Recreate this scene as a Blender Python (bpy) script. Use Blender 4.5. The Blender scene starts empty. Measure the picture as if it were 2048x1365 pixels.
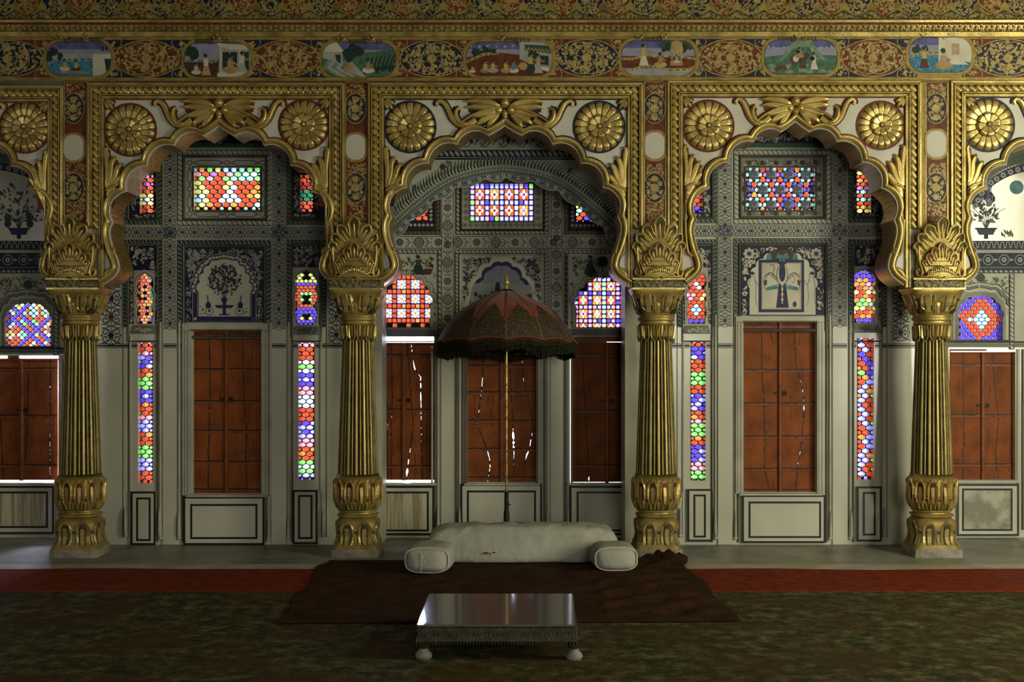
import bpy, math, random
from math import sin, cos, pi, sqrt, atan2, hypot
random.seed(7)
scene = bpy.context.scene
COL = scene.collection
F = 2600.0          # focal length in pixels of the 2048x1365 frame
CAMY = -9.74        # the camera stands 9.74 m in front of the column plinths
EYE = 1.6
HY = 690.0          # horizon row, CX centre column
CX = 1024.0

def W(px, py, y):
    """point on the vertical plane y (metres) that the photograph measured at px, py"""
    D = y - CAMY
    return ((px-CX)*D/F, y, EYE-(py-HY)*D/F)
def S(y): return (y-CAMY)/F     # metres per pixel on plane y

# ------------------------------------------------------------ materials
M = {}
def mat(name, col, rough=.6, metal=0.0, var=.12, vs=9.0, bump=0.0, bs=60.0, spec=.28, col2=None, stain=0.0, sheen=0.0):
    m = bpy.data.materials.new(name); m.use_nodes = True
    nt = m.node_tree; N = nt.nodes; L = nt.links
    b = N['Principled BSDF']
    b.inputs['Roughness'].default_value = rough
    b.inputs['Metallic'].default_value = metal
    b.inputs['Specular IOR Level'].default_value = spec
    if sheen: b.inputs['Sheen Weight'].default_value = sheen
    tc = N.new('ShaderNodeTexCoord')
    nz = N.new('ShaderNodeTexNoise'); nz.inputs['Scale'].default_value = vs; nz.inputs['Detail'].default_value = 6
    L.new(tc.outputs['Object'], nz.inputs['Vector'])
    mix = N.new('ShaderNodeMix'); mix.data_type = 'RGBA'
    c = list(col)+[1]
    d = [x*(1-var*2.2) for x in col]+[1]
    if col2: d = list(col2)+[1]
    mix.inputs['A'].default_value = d; mix.inputs['B'].default_value = c
    mr = N.new('ShaderNodeMapRange'); mr.inputs['From Min'].default_value = .35; mr.inputs['From Max'].default_value = .62
    L.new(nz.outputs['Fac'], mr.inputs['Value']); L.new(mr.outputs['Result'], mix.inputs['Factor'])
    L.new(mix.outputs['Result'], b.inputs['Base Color'])
    if bump:
        n2 = N.new('ShaderNodeTexNoise'); n2.inputs['Scale'].default_value = bs; n2.inputs['Detail'].default_value = 5
        L.new(tc.outputs['Object'], n2.inputs['Vector'])
        bp = N.new('ShaderNodeBump'); bp.inputs['Strength'].default_value = bump; bp.inputs['Distance'].default_value = .03 if name.startswith('cloth') else .01
        L.new(n2.outputs['Fac'], bp.inputs['Height']); L.new(bp.outputs['Normal'], b.inputs['Normal'])
    M[name] = m
    return m

mat('gold', (.42,.315,.095), .36, .42, vs=7, col2=(.20,.145,.042), bump=.2, bs=90)
mat('gold_bright', (.56,.42,.14), .29, .50, vs=6, col2=(.33,.235,.07), bump=.12, bs=70)
mat('gold_flat', (.29,.205,.052), .45, .2, vs=18, col2=(.19,.13,.035), bump=.2, bs=140)
mat('gold_paint', (.38,.285,.10), .5, .15, vs=30, var=.2)
mat('gold_soffit', (.55,.36,.10), .32, .75, vs=40, col2=(.26,.16,.05), bump=.5, bs=120)
mat('gold_dark', (.055,.042,.016), .7, .1, vs=30, var=.2)
mat('patina', (.085,.080,.035), .7, .2, vs=20, var=.3)
mat('gesso', (.52,.50,.42), .38, 0, vs=3, var=.10, bump=.12, bs=25)
mat('plaster_old', (.43,.43,.34), .45, 0, vs=2.2, var=.14, bump=.1, bs=20)
mat('plaster', (.54,.53,.44), .17, 0, vs=1.6, var=.07, bump=.05, bs=7, spec=.55)
mat('plaster_grey', (.20,.21,.17), .5, 0, vs=5, var=.2)
mat('moulding_white', (.44,.43,.35), .34, 0, vs=4, var=.12)
mat('moulding_brown', (.13,.115,.085), .45, 0, vs=4, var=.2)
mat('blue', (.014,.016,.085), .5, 0, vs=30, var=.2)
mat('navy', (.010,.014,.035), .55, 0, vs=30, var=.2)
mat('navyline', (.011,.012,.042), .55, 0, vs=30, var=.2)
mat('greenline', (.06,.13,.09), .5, 0, vs=20, var=.2)
mat('leafgreen', (.025,.062,.036), .5, 0, vs=30, var=.2)
mat('teal', (.07,.20,.23), .5, 0, vs=20, var=.2)
mat('palegreen', (.17,.25,.17), .5, 0, vs=20, var=.2)
mat('brownred', (.075,.028,.016), .5, 0, vs=30, var=.2)
mat('red', (.135,.030,.009), .55, 0, vs=20, var=.25)
mat('redline', (.13,.022,.012), .5, 0, vs=20, var=.2)
mat('black', (.014,.017,.015), .35, 0, vs=20, var=.1)
mat('cream', (.50,.47,.37), .5, 0, vs=8, var=.08)
mat('sky_paint', (.10,.10,.27), .5, 0, vs=14, var=.2)
mat('haze_paint', (.24,.24,.34), .5, 0, vs=14, var=.1)
mat('water_paint', (.05,.21,.34), .5, 0, vs=60, col2=(.02,.09,.16))
mat('green_paint', (.06,.14,.09), .5, 0, vs=40, var=.2)
mat('tree_paint', (.014,.035,.026), .5, 0, vs=60, var=.2)
mat('skin_paint', (.34,.22,.12), .5, 0)
mat('yellow_paint', (.42,.33,.10), .5, 0)
mat('grey_paint', (.30,.31,.30), .5, 0)
mat('ochre', (.38,.25,.10), .6, 0, vs=5, var=.2)
mat('shutter_wood', (.25,.068,.016), .6, 0, vs=5, col2=(.145,.040,.010), bump=.4, bs=30, spec=.15)
mat('shutter_bar', (.22,.062,.016), .5, 0, vs=9, var=.2, bump=.3, bs=40)
mat('iron', (.014,.010,.008), .5, .3, vs=30)
mat('floor_stone', (.23,.225,.17), .42, 0, vs=2.5, col2=(.12,.12,.095), bump=.3, bs=12)
mat('kerb_stone', (.40,.37,.26), .45, 0, vs=5, var=.15, bump=.2, bs=20)
mat('marble', (.13,.115,.12), .09, 0, vs=5, var=.08)
mat('marble_carved', (.055,.055,.027), .5, 0, vs=30, col2=(.025,.027,.014), bump=.5, bs=90)
mat('stone_old', (.30,.27,.22), .55, 0, vs=14, col2=(.16,.15,.12), bump=.5, bs=40)
mat('cloth_white', (.39,.39,.33), .8, 0, vs=4, var=.08, bump=.5, bs=11, spec=.2)
mat('cloth_piping', (.46,.45,.38), .8, 0, vs=4, var=.04, spec=.2)  # even pale cloth of the cushion piping and seam
mat('cloth_brown', (.046,.020,.006), .95, 0, vs=6, col2=(.024,.011,.004), bump=.4, bs=30, spec=.1)
mat('carpet_red', (.19,.030,.010), .95, 0, vs=12, var=.18, bump=.4, bs=200, spec=.1)
mat('velvet', (.20,.032,.009), .75, 0, vs=8, col2=(.09,.015,.005), bump=.2, bs=40, spec=.2, sheen=.2)
mat('valance', (.15,.20,.19), .5, 0, vs=12, var=.15)
mat('velvet_seam', (.16,.075,.03), .7, 0, vs=20)
mat('fringe', (.018,.020,.010), .9, 0, vs=60, var=.3, spec=.1)
mat('fringe_red', (.11,.020,.010), .9, 0, vs=60, var=.3, spec=.1)
mat('brass', (.55,.40,.14), .3, .9, vs=30, col2=(.2,.14,.05))
mat('tracery', (.035,.026,.018), .7, 0, vs=30)
mat('wall_dark', (.16,.15,.11), .8, 0, vs=3)
mat('ceiling_paint', (.22,.17,.07), .7, .1, vs=5)

def special(name, build):
    m = bpy.data.materials.new(name); m.use_nodes = True
    build(m.node_tree, m.node_tree.nodes, m.node_tree.links, m.node_tree.nodes['Principled BSDF'])
    M[name] = m
# carpet: mottled olive/brown pile with small repeating motifs
def _carpet(nt, N, L, b):
    b.inputs['Roughness'].default_value = .95; b.inputs['Specular IOR Level'].default_value = .08
    tc = N.new('ShaderNodeTexCoord')
    n1 = N.new('ShaderNodeTexNoise'); n1.inputs['Scale'].default_value = 9; n1.inputs['Detail'].default_value = 8; n1.inputs['Roughness'].default_value = .75
    n2 = N.new('ShaderNodeTexNoise'); n2.inputs['Scale'].default_value = 2.2; n2.inputs['Detail'].default_value = 5
    n3 = N.new('ShaderNodeTexVoronoi'); n3.inputs['Scale'].default_value = 13
    for n in (n1,n2,n3): L.new(tc.outputs['Object'], n.inputs['Vector'])
    r = N.new('ShaderNodeValToRGB'); e = r.color_ramp.elements
    e[0].position=.36; e[0].color=(.018,.020,.008,1); e[1].position=.64; e[1].color=(.15,.135,.07,1)
    x = e.new(.5); x.color=(.052,.050,.021,1)
    L.new(n1.outputs['Fac'], r.inputs['Fac'])
    mx = N.new('ShaderNodeMix'); mx.data_type='RGBA'; mx.inputs['B'].default_value=(.060,.036,.014,1)
    mr = N.new('ShaderNodeMapRange'); mr.inputs['From Min'].default_value=.45; mr.inputs['From Max'].default_value=.6; mr.inputs['To Max'].default_value=.7
    L.new(n2.outputs['Fac'], mr.inputs['Value']); L.new(mr.outputs['Result'], mx.inputs['Factor'])
    L.new(r.outputs['Color'], mx.inputs['A'])
    m2 = N.new('ShaderNodeMix'); m2.data_type='RGBA'; m2.blend_type='MULTIPLY'; m2.inputs['Factor'].default_value=.6
    L.new(mx.outputs['Result'], m2.inputs['A']); L.new(n3.outputs['Color'], m2.inputs['B'])
    L.new(mx.outputs['Result'], b.inputs['Base Color'])
    bp = N.new('ShaderNodeBump'); bp.inputs['Strength'].default_value=.5; bp.inputs['Distance'].default_value=.01
    L.new(n1.outputs['Fac'], bp.inputs['Height']); L.new(bp.outputs['Normal'], b.inputs['Normal'])
special('carpet_olive', _carpet)
# embroidery on the parasol: dark green/brown cloth with specks of gold thread
def _embr(nt, N, L, b):
    b.inputs['Roughness'].default_value = .7
    tc = N.new('ShaderNodeTexCoord')
    v = N.new('ShaderNodeTexVoronoi'); v.inputs['Scale'].default_value = 75
    n = N.new('ShaderNodeTexNoise'); n.inputs['Scale'].default_value = 70; n.inputs['Detail'].default_value = 6
    L.new(tc.outputs['Object'], v.inputs['Vector']); L.new(tc.outputs['Object'], n.inputs['Vector'])
    r = N.new('ShaderNodeValToRGB'); e = r.color_ramp.elements
    e[0].position=.45; e[0].color=(.032,.014,.006,1); e[1].position=.68; e[1].color=(.11,.085,.035,1)
    x = e.new(.55); x.color=(.040,.026,.010,1)
    L.new(n.outputs['Fac'], r.inputs['Fac']); L.new(r.outputs['Color'], b.inputs['Base Color'])
    s = N.new('ShaderNodeMath'); s.operation='LESS_THAN'; s.inputs[1].default_value=.2
    L.new(v.outputs['Distance'], s.inputs[0]); L.new(s.outputs[0], b.inputs['Metallic'])
    bp = N.new('ShaderNodeBump'); bp.inputs['Strength'].default_value=.7; bp.inputs['Distance'].default_value=.004
    L.new(n.outputs['Fac'], bp.inputs['Height']); L.new(bp.outputs['Normal'], b.inputs['Normal'])
special('embroidery', _embr)
# rain-streaked dado plaster
def _streak(nt, N, L, b):
    b.inputs['Roughness'].default_value = .45
    tc = N.new('ShaderNodeTexCoord'); mp = N.new('ShaderNodeMapping'); mp.inputs['Scale'].default_value=(22,1,1.0)
    n = N.new('ShaderNodeTexNoise'); n.inputs['Scale'].default_value=1.5; n.inputs['Detail'].default_value=6
    L.new(tc.outputs['Object'], mp.inputs['Vector']); L.new(mp.outputs['Vector'], n.inputs['Vector'])
    r = N.new('ShaderNodeValToRGB'); e = r.color_ramp.elements
    e[0].position=.36; e[0].color=(.27,.21,.12,1); e[1].position=.56; e[1].color=(.50,.47,.35,1)
    L.new(n.outputs['Fac'], r.inputs['Fac']); L.new(r.outputs['Color'], b.inputs['Base Color'])
special('plaster_streaked', _streak)
# damp, flaking dado plaster
def _damp(nt, N, L, b):
    b.inputs['Roughness'].default_value = .4
    tc = N.new('ShaderNodeTexCoord')
    n = N.new('ShaderNodeTexNoise'); n.inputs['Scale'].default_value=5; n.inputs['Detail'].default_value=9; n.inputs['Roughness'].default_value=.6
    L.new(tc.outputs['Object'], n.inputs['Vector'])
    r = N.new('ShaderNodeValToRGB'); e = r.color_ramp.elements
    e[0].position=.44; e[0].color=(.17,.17,.12,1); e[1].position=.56; e[1].color=(.36,.36,.27,1)
    L.new(n.outputs['Fac'], r.inputs['Fac']); L.new(r.outputs['Color'], b.inputs['Base Color'])
special('plaster_damp', _damp)

# coloured glass, deeper in tone where the light crosses it at a slant (domed rims); the paler mid colour also paints in the glow at pane centres
def glass(name, edge, mid):
    m = bpy.data.materials.new('glass_'+name); m.use_nodes = True
    N = m.node_tree.nodes; L = m.node_tree.links; N.clear()
    out = N.new('ShaderNodeOutputMaterial')
    t = N.new('ShaderNodeBsdfTransparent'); g = N.new('ShaderNodeBsdfGlossy'); g.inputs['Roughness'].default_value=.12
    g.inputs['Color'].default_value=(.5,.5,.5,1)
    lw = N.new('ShaderNodeLayerWeight'); lw.inputs['Blend'].default_value=.5
    mr = N.new('ShaderNodeMapRange'); mr.inputs['From Min'].default_value=.03; mr.inputs['From Max'].default_value=.42
    mx = N.new('ShaderNodeMix'); mx.data_type='RGBA'
    mx.inputs['A'].default_value=list(mid)+[1]; mx.inputs['B'].default_value=list(edge)+[1]
    L.new(lw.outputs['Facing'], mr.inputs['Value']); L.new(mr.outputs['Result'], mx.inputs['Factor'])
    L.new(mx.outputs['Result'], t.inputs['Color'])
    ms = N.new('ShaderNodeMixShader'); ms.inputs[0].default_value=.03
    L.new(t.outputs[0], ms.inputs[1]); L.new(g.outputs[0], ms.inputs[2]); L.new(ms.outputs[0], out.inputs['Surface'])
    M['g'+name] = m
glass('R', (.16,.010,.003), (.26,.030,.009))
glass('r', (.06,.005,.003), (.11,.010,.005))
glass('O', (.18,.035,.004), (.32,.12,.02))
glass('Y', (.22,.15,.010), (.36,.33,.10))
glass('y', (.12,.13,.010), (.22,.24,.05))
glass('G', (.020,.16,.010), (.12,.36,.07))
glass('g', (.005,.035,.015), (.01,.07,.03))
glass('T', (.02,.13,.10), (.16,.36,.28))
glass('V', (.014,.005,.14), (.045,.025,.30))
glass('L', (.022,.010,.26), (.20,.19,.44))
glass('W', (.08,.10,.22), (.50,.52,.50))
glass('C', (.05,.15,.20), (.24,.36,.42))
glass('P', (.16,.03,.045), (.36,.15,.17))
glass('M', (.07,.008,.06), (.20,.06,.17))
glass('K', (.012,.012,.011), (.016,.016,.014))

# ------------------------------------------------------------ mesh builder
class MB:
    def __init__(s): s.v=[]; s.f=[]; s.m=[]; s.sm=[]; s.names=[]
    def mi(s, name):
        if name not in s.names: s.names.append(name)
        return s.names.index(name)
    def add(s, verts, faces, mname, smooth=False):
        o = len(s.v); s.v.extend(verts); k = s.mi(mname)
        for f in faces:
            s.f.append([o+i for i in f]); s.m.append(k); s.sm.append(smooth)
    def grid(s, rows, mname, smooth=True, closed=False, flip=False, mfun=None):
        n = len(rows[0]); o = len(s.v)
        for r in rows: s.v.extend(r)
        base = s.mi(mname)
        for i in range(len(rows)-1):
            for j in range(n if closed else n-1):
                a=o+i*n+j; b=o+i*n+(j+1)%n; c=o+(i+1)*n+(j+1)%n; d=o+(i+1)*n+j
                s.f.append([a,d,c,b] if flip else [a,b,c,d])
                s.m.append(s.mi(mfun(i,j)) if mfun else base); s.sm.append(smooth)
    def box(s, x0,y0,z0,x1,y1,z1, mname):
        v=[(x0,y0,z0),(x1,y0,z0),(x1,y1,z0),(x0,y1,z0),(x0,y0,z1),(x1,y0,z1),(x1,y1,z1),(x0,y1,z1)]
        s.add(v, [(0,3,2,1),(4,5,6,7),(0,1,5,4),(1,2,6,5),(2,3,7,6),(3,0,4,7)], mname)
    def build(s, name, parent=None, kind=None, origin=None, fix=False):
        if not s.f: return None
        xs=[p[0] for p in s.v]; ys=[p[1] for p in s.v]; zs=[p[2] for p in s.v]
        if parent is not None:
            ox,oy,oz = wpos(parent)
            if parent.type=='MESH' or True: org=(ox,oy,oz)
        else:
            org = origin or ((min(xs)+max(xs))/2, (min(ys)+max(ys))/2, min(zs))
        me = bpy.data.meshes.new(name)
        me.from_pydata([(p[0]-org[0],p[1]-org[1],p[2]-org[2]) for p in s.v], [], s.f)
        for n in s.names: me.materials.append(M[n])
        me.polygons.foreach_set('material_index', s.m)
        me.polygons.foreach_set('use_smooth', s.sm)
        me.update()
        o = bpy.data.objects.new(name, me); COL.objects.link(o)
        if parent is not None: o.parent = parent
        else: o.location = org
        if kind: o['kind']=kind
        WP[o.name] = org
        return o
WP = {}
def wpos(o): return WP[o.name]
def thing(name, label, cat, loc, group=None):
    o = bpy.data.objects.new(name, None); COL.objects.link(o); o.location = loc
    o.empty_display_size = .1
    o['label']=label; o['category']=cat
    if group: o['group']=group
    WP[o.name]=tuple(loc)
    return o
def tag(o, label, cat, group=None):
    o['label']=label; o['category']=cat
    if group: o['group']=group
    return o
def copy_tree(o, parent=None, name=None):
    c = o.copy(); COL.objects.link(c)
    if parent is not None: c.parent = parent
    WP[c.name]=WP[o.name]
    for ch in list(o.children): copy_tree(ch, c)
    return c
def struct_empty(name, loc):
    o = bpy.data.objects.new(name, None); COL.objects.link(o); o.location=loc; o['kind']='structure'; WP[o.name]=tuple(loc); return o

# ------------------------------------------------------------ 2D helpers
def crom(pts, n=6, closed=False):
    out=[]; N=len(pts)
    rng = range(N if closed else N-1)
    for i in rng:
        if closed: p0,p1,p2,p3 = pts[(i-1)%N],pts[i],pts[(i+1)%N],pts[(i+2)%N]
        else: p0,p1,p2,p3 = pts[max(i-1,0)],pts[i],pts[i+1],pts[min(i+2,N-1)]
        for k in range(n):
            t=k/n; t2=t*t; t3=t2*t
            out.append(tuple(.5*((2*p1[d])+(-p0[d]+p2[d])*t+(2*p0[d]-5*p1[d]+4*p2[d]-p3[d])*t2+(-p0[d]+3*p1[d]-3*p2[d]+p3[d])*t3) for d in range(len(p1))))
    if not closed: out.append(tuple(pts[-1]))
    return out
def arc3(a, m, b, n=8):
    ax,ay=a; bx,by=m; cx,cy=b
    d=2*(ax*(by-cy)+bx*(cy-ay)+cx*(ay-by))
    if abs(d)<1e-6: return [(ax+(cx-ax)*i/n, ay+(cy-ay)*i/n) for i in range(n+1)]
    ux=((ax*ax+ay*ay)*(by-cy)+(bx*bx+by*by)*(cy-ay)+(cx*cx+cy*cy)*(ay-by))/d
    uy=((ax*ax+ay*ay)*(cx-bx)+(bx*bx+by*by)*(ax-cx)+(cx*cx+cy*cy)*(bx-ax))/d
    r=hypot(ax-ux,ay-uy); t0=atan2(ay-uy,ax-ux); tm=atan2(by-uy,bx-ux); t1=atan2(cy-uy,cx-ux)
    def un(t,ref,s):
        while (t-ref)*s<0: t+=2*pi*s
        return t
    for s in (1,-1):
        m2=un(tm,t0,s); e2=un(t1,t0,s)
        if abs(m2-t0)<abs(e2-t0): break
    return [(ux+r*cos(t0+(e2-t0)*i/n), uy+r*sin(t0+(e2-t0)*i/n)) for i in range(n+1)]
def normals2(pts, closed=False):
    n=len(pts); out=[]
    for i in range(n):
        a=pts[i-1] if (i>0 or closed) else pts[i]; b=pts[(i+1)%n] if (i<n-1 or closed) else pts[i]
        p=pts[i]
        d1=(p[0]-a[0],p[1]-a[1]); d2=(b[0]-p[0],b[1]-p[1])
        l1=hypot(*d1) or 0; l2=hypot(*d2) or 0
        if l1: d1=(d1[0]/l1,d1[1]/l1)
        if l2: d2=(d2[0]/l2,d2[1]/l2)
        if not l1: d1=d2
        if not l2: d2=d1
        n1=(-d1[1],d1[0]); n2=(-d2[1],d2[0])
        m=(n1[0]+n2[0],n1[1]+n2[1]); l=hypot(*m)
        if l<1e-3: out.append(n1); continue
        m=(m[0]/l,m[1]/l); c=max(m[0]*n1[0]+m[1]*n1[1],.45)
        out.append((m[0]/c,m[1]/c))
    return out
def inpoly(x,y,poly):
    c=False; n=len(poly); j=n-1
    for i in range(n):
        xi,yi=poly[i]; xj,yj=poly[j]
        if (yi>y)!=(yj>y) and x<(xj-xi)*(y-yi)/(yj-yi)+xi: c=not c
        j=i
    return c
def cliprect(poly, x0,y0,x1,y1):
    def clip(ps, f, g):
        out=[]
        for i in range(len(ps)):
            a=ps[i-1]; b=ps[i]; fa=f(a); fb=f(b)
            if fa: 
                if fb: out.append(b)
                else: out.append(g(a,b))
            elif fb: out.append(g(a,b)); out.append(b)
        return out
    def gx(X): return lambda a,b:(X, a[1]+(b[1]-a[1])*(X-a[0])/(b[0]-a[0]))
    def gy(Y): return lambda a,b:(a[0]+(b[0]-a[0])*(Y-a[1])/(b[1]-a[1]), Y)
    for f,g in ((lambda p:p[0]>=x0,gx(x0)),(lambda p:p[0]<=x1,gx(x1)),(lambda p:p[1]>=y0,gy(y0)),(lambda p:p[1]<=y1,gy(y1))):
        if not poly: return []
        poly=clip(poly,f,g)
    return poly
def rrect(x0,y0,x1,y1,r,n=5):
    out=[]
    for (cx,cy,t) in ((x1-r,y0+r,-pi/2),(x1-r,y1-r,0),(x0+r,y1-r,pi/2),(x0+r,y0+r,pi)):
        for k in range(n+1):
            a=t+pi/2*k/n; out.append((cx+r*cos(a),cy+r*sin(a)))
    return out
def ell(cx,cy,rx,ry=None,n=16,rot=0):
    ry=ry or rx
    return [(cx+rx*cos(2*pi*k/n)*cos(rot)-ry*sin(2*pi*k/n)*sin(rot), cy+rx*cos(2*pi*k/n)*sin(rot)+ry*sin(2*pi*k/n)*cos(rot)) for k in range(n)]

# ------------------------------------------------------------ Pen: draws on the plane y, heights h stand out towards the room
class Pen(MB):
    def __init__(s, y, mp=None):
        MB.__init__(s); s.y=y; s.D=y-CAMY; s.mp=mp; s.k=0
    def up(s):
        s.k=(s.k+1)%83; return s.k*2.4e-6
    def P(s, p, h=0.0):
        if s.mp: return s.mp(p[0],p[1],h)
        x,_,z = W(p[0],p[1],s.y); return (x, s.y-h, z)
    def poly(s, pts, m, h=.001):
        # orient to face the room (-y): px y runs down
        A=sum(pts[i-1][0]*pts[i][1]-pts[i][0]*pts[i-1][1] for i in range(len(pts)))
        if A>0: pts=pts[::-1]
        h+=s.up()
        s.add([s.P(p,h) for p in pts], [list(range(len(pts)))], m)
    def rect(s,x0,y0,x1,y1,m,h=.001): s.poly([(x0,y0),(x1,y0),(x1,y1),(x0,y1)],m,h)
    def slab(s, pts, m, h0, h1, bev=0.0, mtop=None):
        A=sum(pts[i-1][0]*pts[i][1]-pts[i][0]*pts[i-1][1] for i in range(len(pts)))
        if A>0: pts=pts[::-1]
        n=len(pts)
        rows=[[s.P(p,h0) for p in pts]]
        if bev:
            nr=normals2(pts,True)
            inn=[(p[0]+q[0]*bev,p[1]+q[1]*bev) for p,q in zip(pts,nr)]
            # choose inward side
            A1=abs(sum(pts[i-1][0]*pts[i][1]-pts[i][0]*pts[i-1][1] for i in range(n)))
            A2=abs(sum(inn[i-1][0]*inn[i][1]-inn[i][0]*inn[i-1][1] for i in range(n)))
            if A2>A1: inn=[(p[0]-q[0]*bev,p[1]-q[1]*bev) for p,q in zip(pts,nr)]
            rows.append([s.P(p,h0+(h1-h0)*.6) for p in pts]); rows.append([s.P(p,h1) for p in inn]); top=inn
        else:
            rows.append([s.P(p,h1) for p in pts]); top=pts
        s.grid(rows, m, smooth=False, closed=True)
        s.add([s.P(p,h1) for p in top],[list(range(n))], mtop or m)
    def box2(s,x0,y0,x1,y1,m,h0,h1,bev=0,mtop=None): s.slab([(x0,y0),(x1,y0),(x1,y1),(x0,y1)],m,h0,h1,bev,mtop)
    def frame(s,x0,y0,x1,y1,w,m,h=.001):
        s.rect(x0,y0,x1,y0+w,m,h); s.rect(x0,y1-w,x1,y1,m,h); s.rect(x0,y0+w,x0+w,y1-w,m,h); s.rect(x1-w,y0+w,x1,y1-w,m,h)
    def stroke(s, pts, w, m, h=.0015, closed=False, taper=False):
        if len(pts)<2: return
        h+=s.up()
        nr=normals2(pts,closed); n=len(pts); a=[];b=[]
        for i,(p,q) in enumerate(zip(pts,nr)):
            ww=w/2
            if taper: ww*= max(.15, 1-abs(2*i/(n-1)-1)**2) if taper=='both' else max(.12,1-i/(n-1))
            a.append(s.P((p[0]+q[0]*ww,p[1]+q[1]*ww),h)); b.append(s.P((p[0]-q[0]*ww,p[1]-q[1]*ww),h))
        if closed: a.append(a[0]); b.append(b[0])
        s.grid([a,b],m,smooth=False,flip=False)
    def disc(s,cx,cy,r,m,h=.0015,n=12,ry=None,rot=0): s.poly(ell(cx,cy,r,ry,n,rot),m,h)
    def ring(s,cx,cy,r,w,m,h=.0015,n=24,ry=None): s.stroke(ell(cx,cy,r,ry,n),w,m,h,closed=True)
    def leaf(s,x,y,a,l,w,m,h=.0015):
        c,d=cos(a),sin(a)
        P=lambda u,v:(x+u*c-v*d,y+u*d+v*c)
        s.poly([P(0,0),P(l*.3,w*.5),P(l*.6,w*.42),P(l,0),P(l*.6,-w*.42),P(l*.3,-w*.5)],m,h)
    def flower(s,x,y,r,m,h=.0015,k=6,mc=None):
        pts=[]
        for i in range(k*4):
            a=2*pi*i/(k*4); rr=r*(.72+.28*abs(cos(k*a/2))**.7); pts.append((x+rr*cos(a),y+rr*sin(a)))
        s.poly(pts,m,h)
        if mc: s.disc(x,y,r*.32,mc,h+.0006,8)
    def spiral(s,x,y,a,r,turn,w,m,h=.0015,sgn=1,n=14):
        """curl that starts at x,y heading a and winds in"""
        pts=[(x,y)]; px,py,t=x,y,a
        L=r*4.2
        for i in range(n):
            st=L/n*(1-.55*i/n); t+=sgn*turn/n*(.55+1.1*i/n); px+=st*cos(t); py+=st*sin(t); pts.append((px,py))
        s.stroke(pts,w,m,h); s.disc(px,py,w*.9,m,h,6)
        return pts
    def sweep(s, path, prof, m, closed=False, smooth=True, mfun=None, nr=None):
        """prof: list of (offset px along the left normal, height m)"""
        nr=nr or normals2(path,closed)
        rows=[]
        pp=list(zip(path,nr))
        if closed: pp=pp+[pp[0]]
        for o,h in prof: rows.append([s.P((p[0]+q[0]*o,p[1]+q[1]*o),h) for p,q in pp])
        s.grid(rows,m,smooth=smooth,mfun=mfun)
    def framemould(s,x0,y0,x1,y1,w,hh,m,h0=0.0,outline=None):
        path=[(x0,y0),(x1,y0),(x1,y1),(x0,y1)]
        prof=[(w*t,h0+hh*sin(pi*t)**.6) for t in (0,.12,.3,.5,.7,.88,1)]
        # closed corners need flat segments, not smooth shading across mitres
        s.sweep(path,prof,m,closed=True,smooth=False)
        if outline:
            s.frame(x0,y0,x1,y1,1.2,outline,h0+.002); s.frame(x0+w,y0+w,x1-w,y1-w,1.2,outline,h0+.002)
    def lobe(s, pts, wmax, H, m, h0=.0, prof='leaf', nc=7, sp=6, groove=None, edge=None, cup=False):
        """bulged leaf or finger along a curved spine; widths in px, heights in m"""
        sp_=crom(pts,sp) if len(pts)>2 else [(pts[0][0]+(pts[1][0]-pts[0][0])*i/8,pts[0][1]+(pts[1][1]-pts[0][1])*i/8) for i in range(9)]
        nr=normals2(sp_); n=len(sp_); rows=[]
        for i,(p,q) in enumerate(zip(sp_,nr)):
            t=i/(n-1)
            if prof=='leaf': w=sin(pi*min(1,max(0,t))**.8)**.8 if 0<t<1 else .02
            elif prof=='finger': w=(.45+.55*sin(pi*min(t*1.0,1))**1)*min(1,((1-t)/.18)**.5 if t>.82 else 1)
            elif prof=='petal': w=(.25+.75*min(1,t/.75))*(min(1,sqrt(max(0,1-((t-.75)/.25)**2))) if t>.75 else 1)
            elif prof=='stem': w=1-.55*t
            elif prof=='taper': w=max(.03,1-t**1.5)
            elif prof=='bead': w=sqrt(max(0,1-(2*t-1)**2))
            w=max(w,.02)*wmax/2
            r=[]
            for k in range(nc):
                u=-1+2*k/(nc-1)
                bulge=sqrt(max(0,1-u*u))
                if cup: bulge=.35+.65*abs(u)**1.5 if abs(u)<.95 else 0
                if groove and abs(u)<.2: bulge*=groove
                hh=h0+H*bulge*(min(1,w/(wmax/2)+.35))
                r.append(s.P((p[0]+q[0]*w*u,p[1]+q[1]*w*u),hh))
            rows.append(r)
        mf=None
        if edge: mf=lambda i,j:(edge if (cup and 0<j<nc-2) else m)
        s.grid(rows,m,smooth=True,flip=True,mfun=mf)
    def rosette(s,cx,cy,R,k,H,m,dark,h0=.0,r0=0.0,ph=0):
        n=k*14; rows=[]; rr=[r0+(1-r0)*t for t in (0,.15,.3,.5,.7,.85,.95,1.0)]
        for ir,t in enumerate(rr):
            row=[]
            for j in range(n):
                a=2*pi*j/n+ph; u=abs(((j/14.0)%1)-.5)*2   # 1 at petal joint, 0 centre
                Rm=R*(1-.09*u**2.2) - (R*.03 if (u<.12) else 0)
                base=H*(.35+.65*t) if t<.86 else H*(.35+.65*.86)
                fall=1 if t<.86 else max(0,1-((t-.86)/.14)**2)
                hh=h0+base*fall*(1-.10*u**4 if t>.05 else .8)
                row.append(s.P((cx+Rm*t*cos(a),cy+Rm*t*sin(a)),hh))
            rows.append(row)
        def mf(i,j):
            u=abs((((j+.5)/14.0)%1)-.5)*2
            return dark if (u>.85 and i>0) else m
        s.grid(rows,m,smooth=True,closed=True,mfun=mf)
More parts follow.
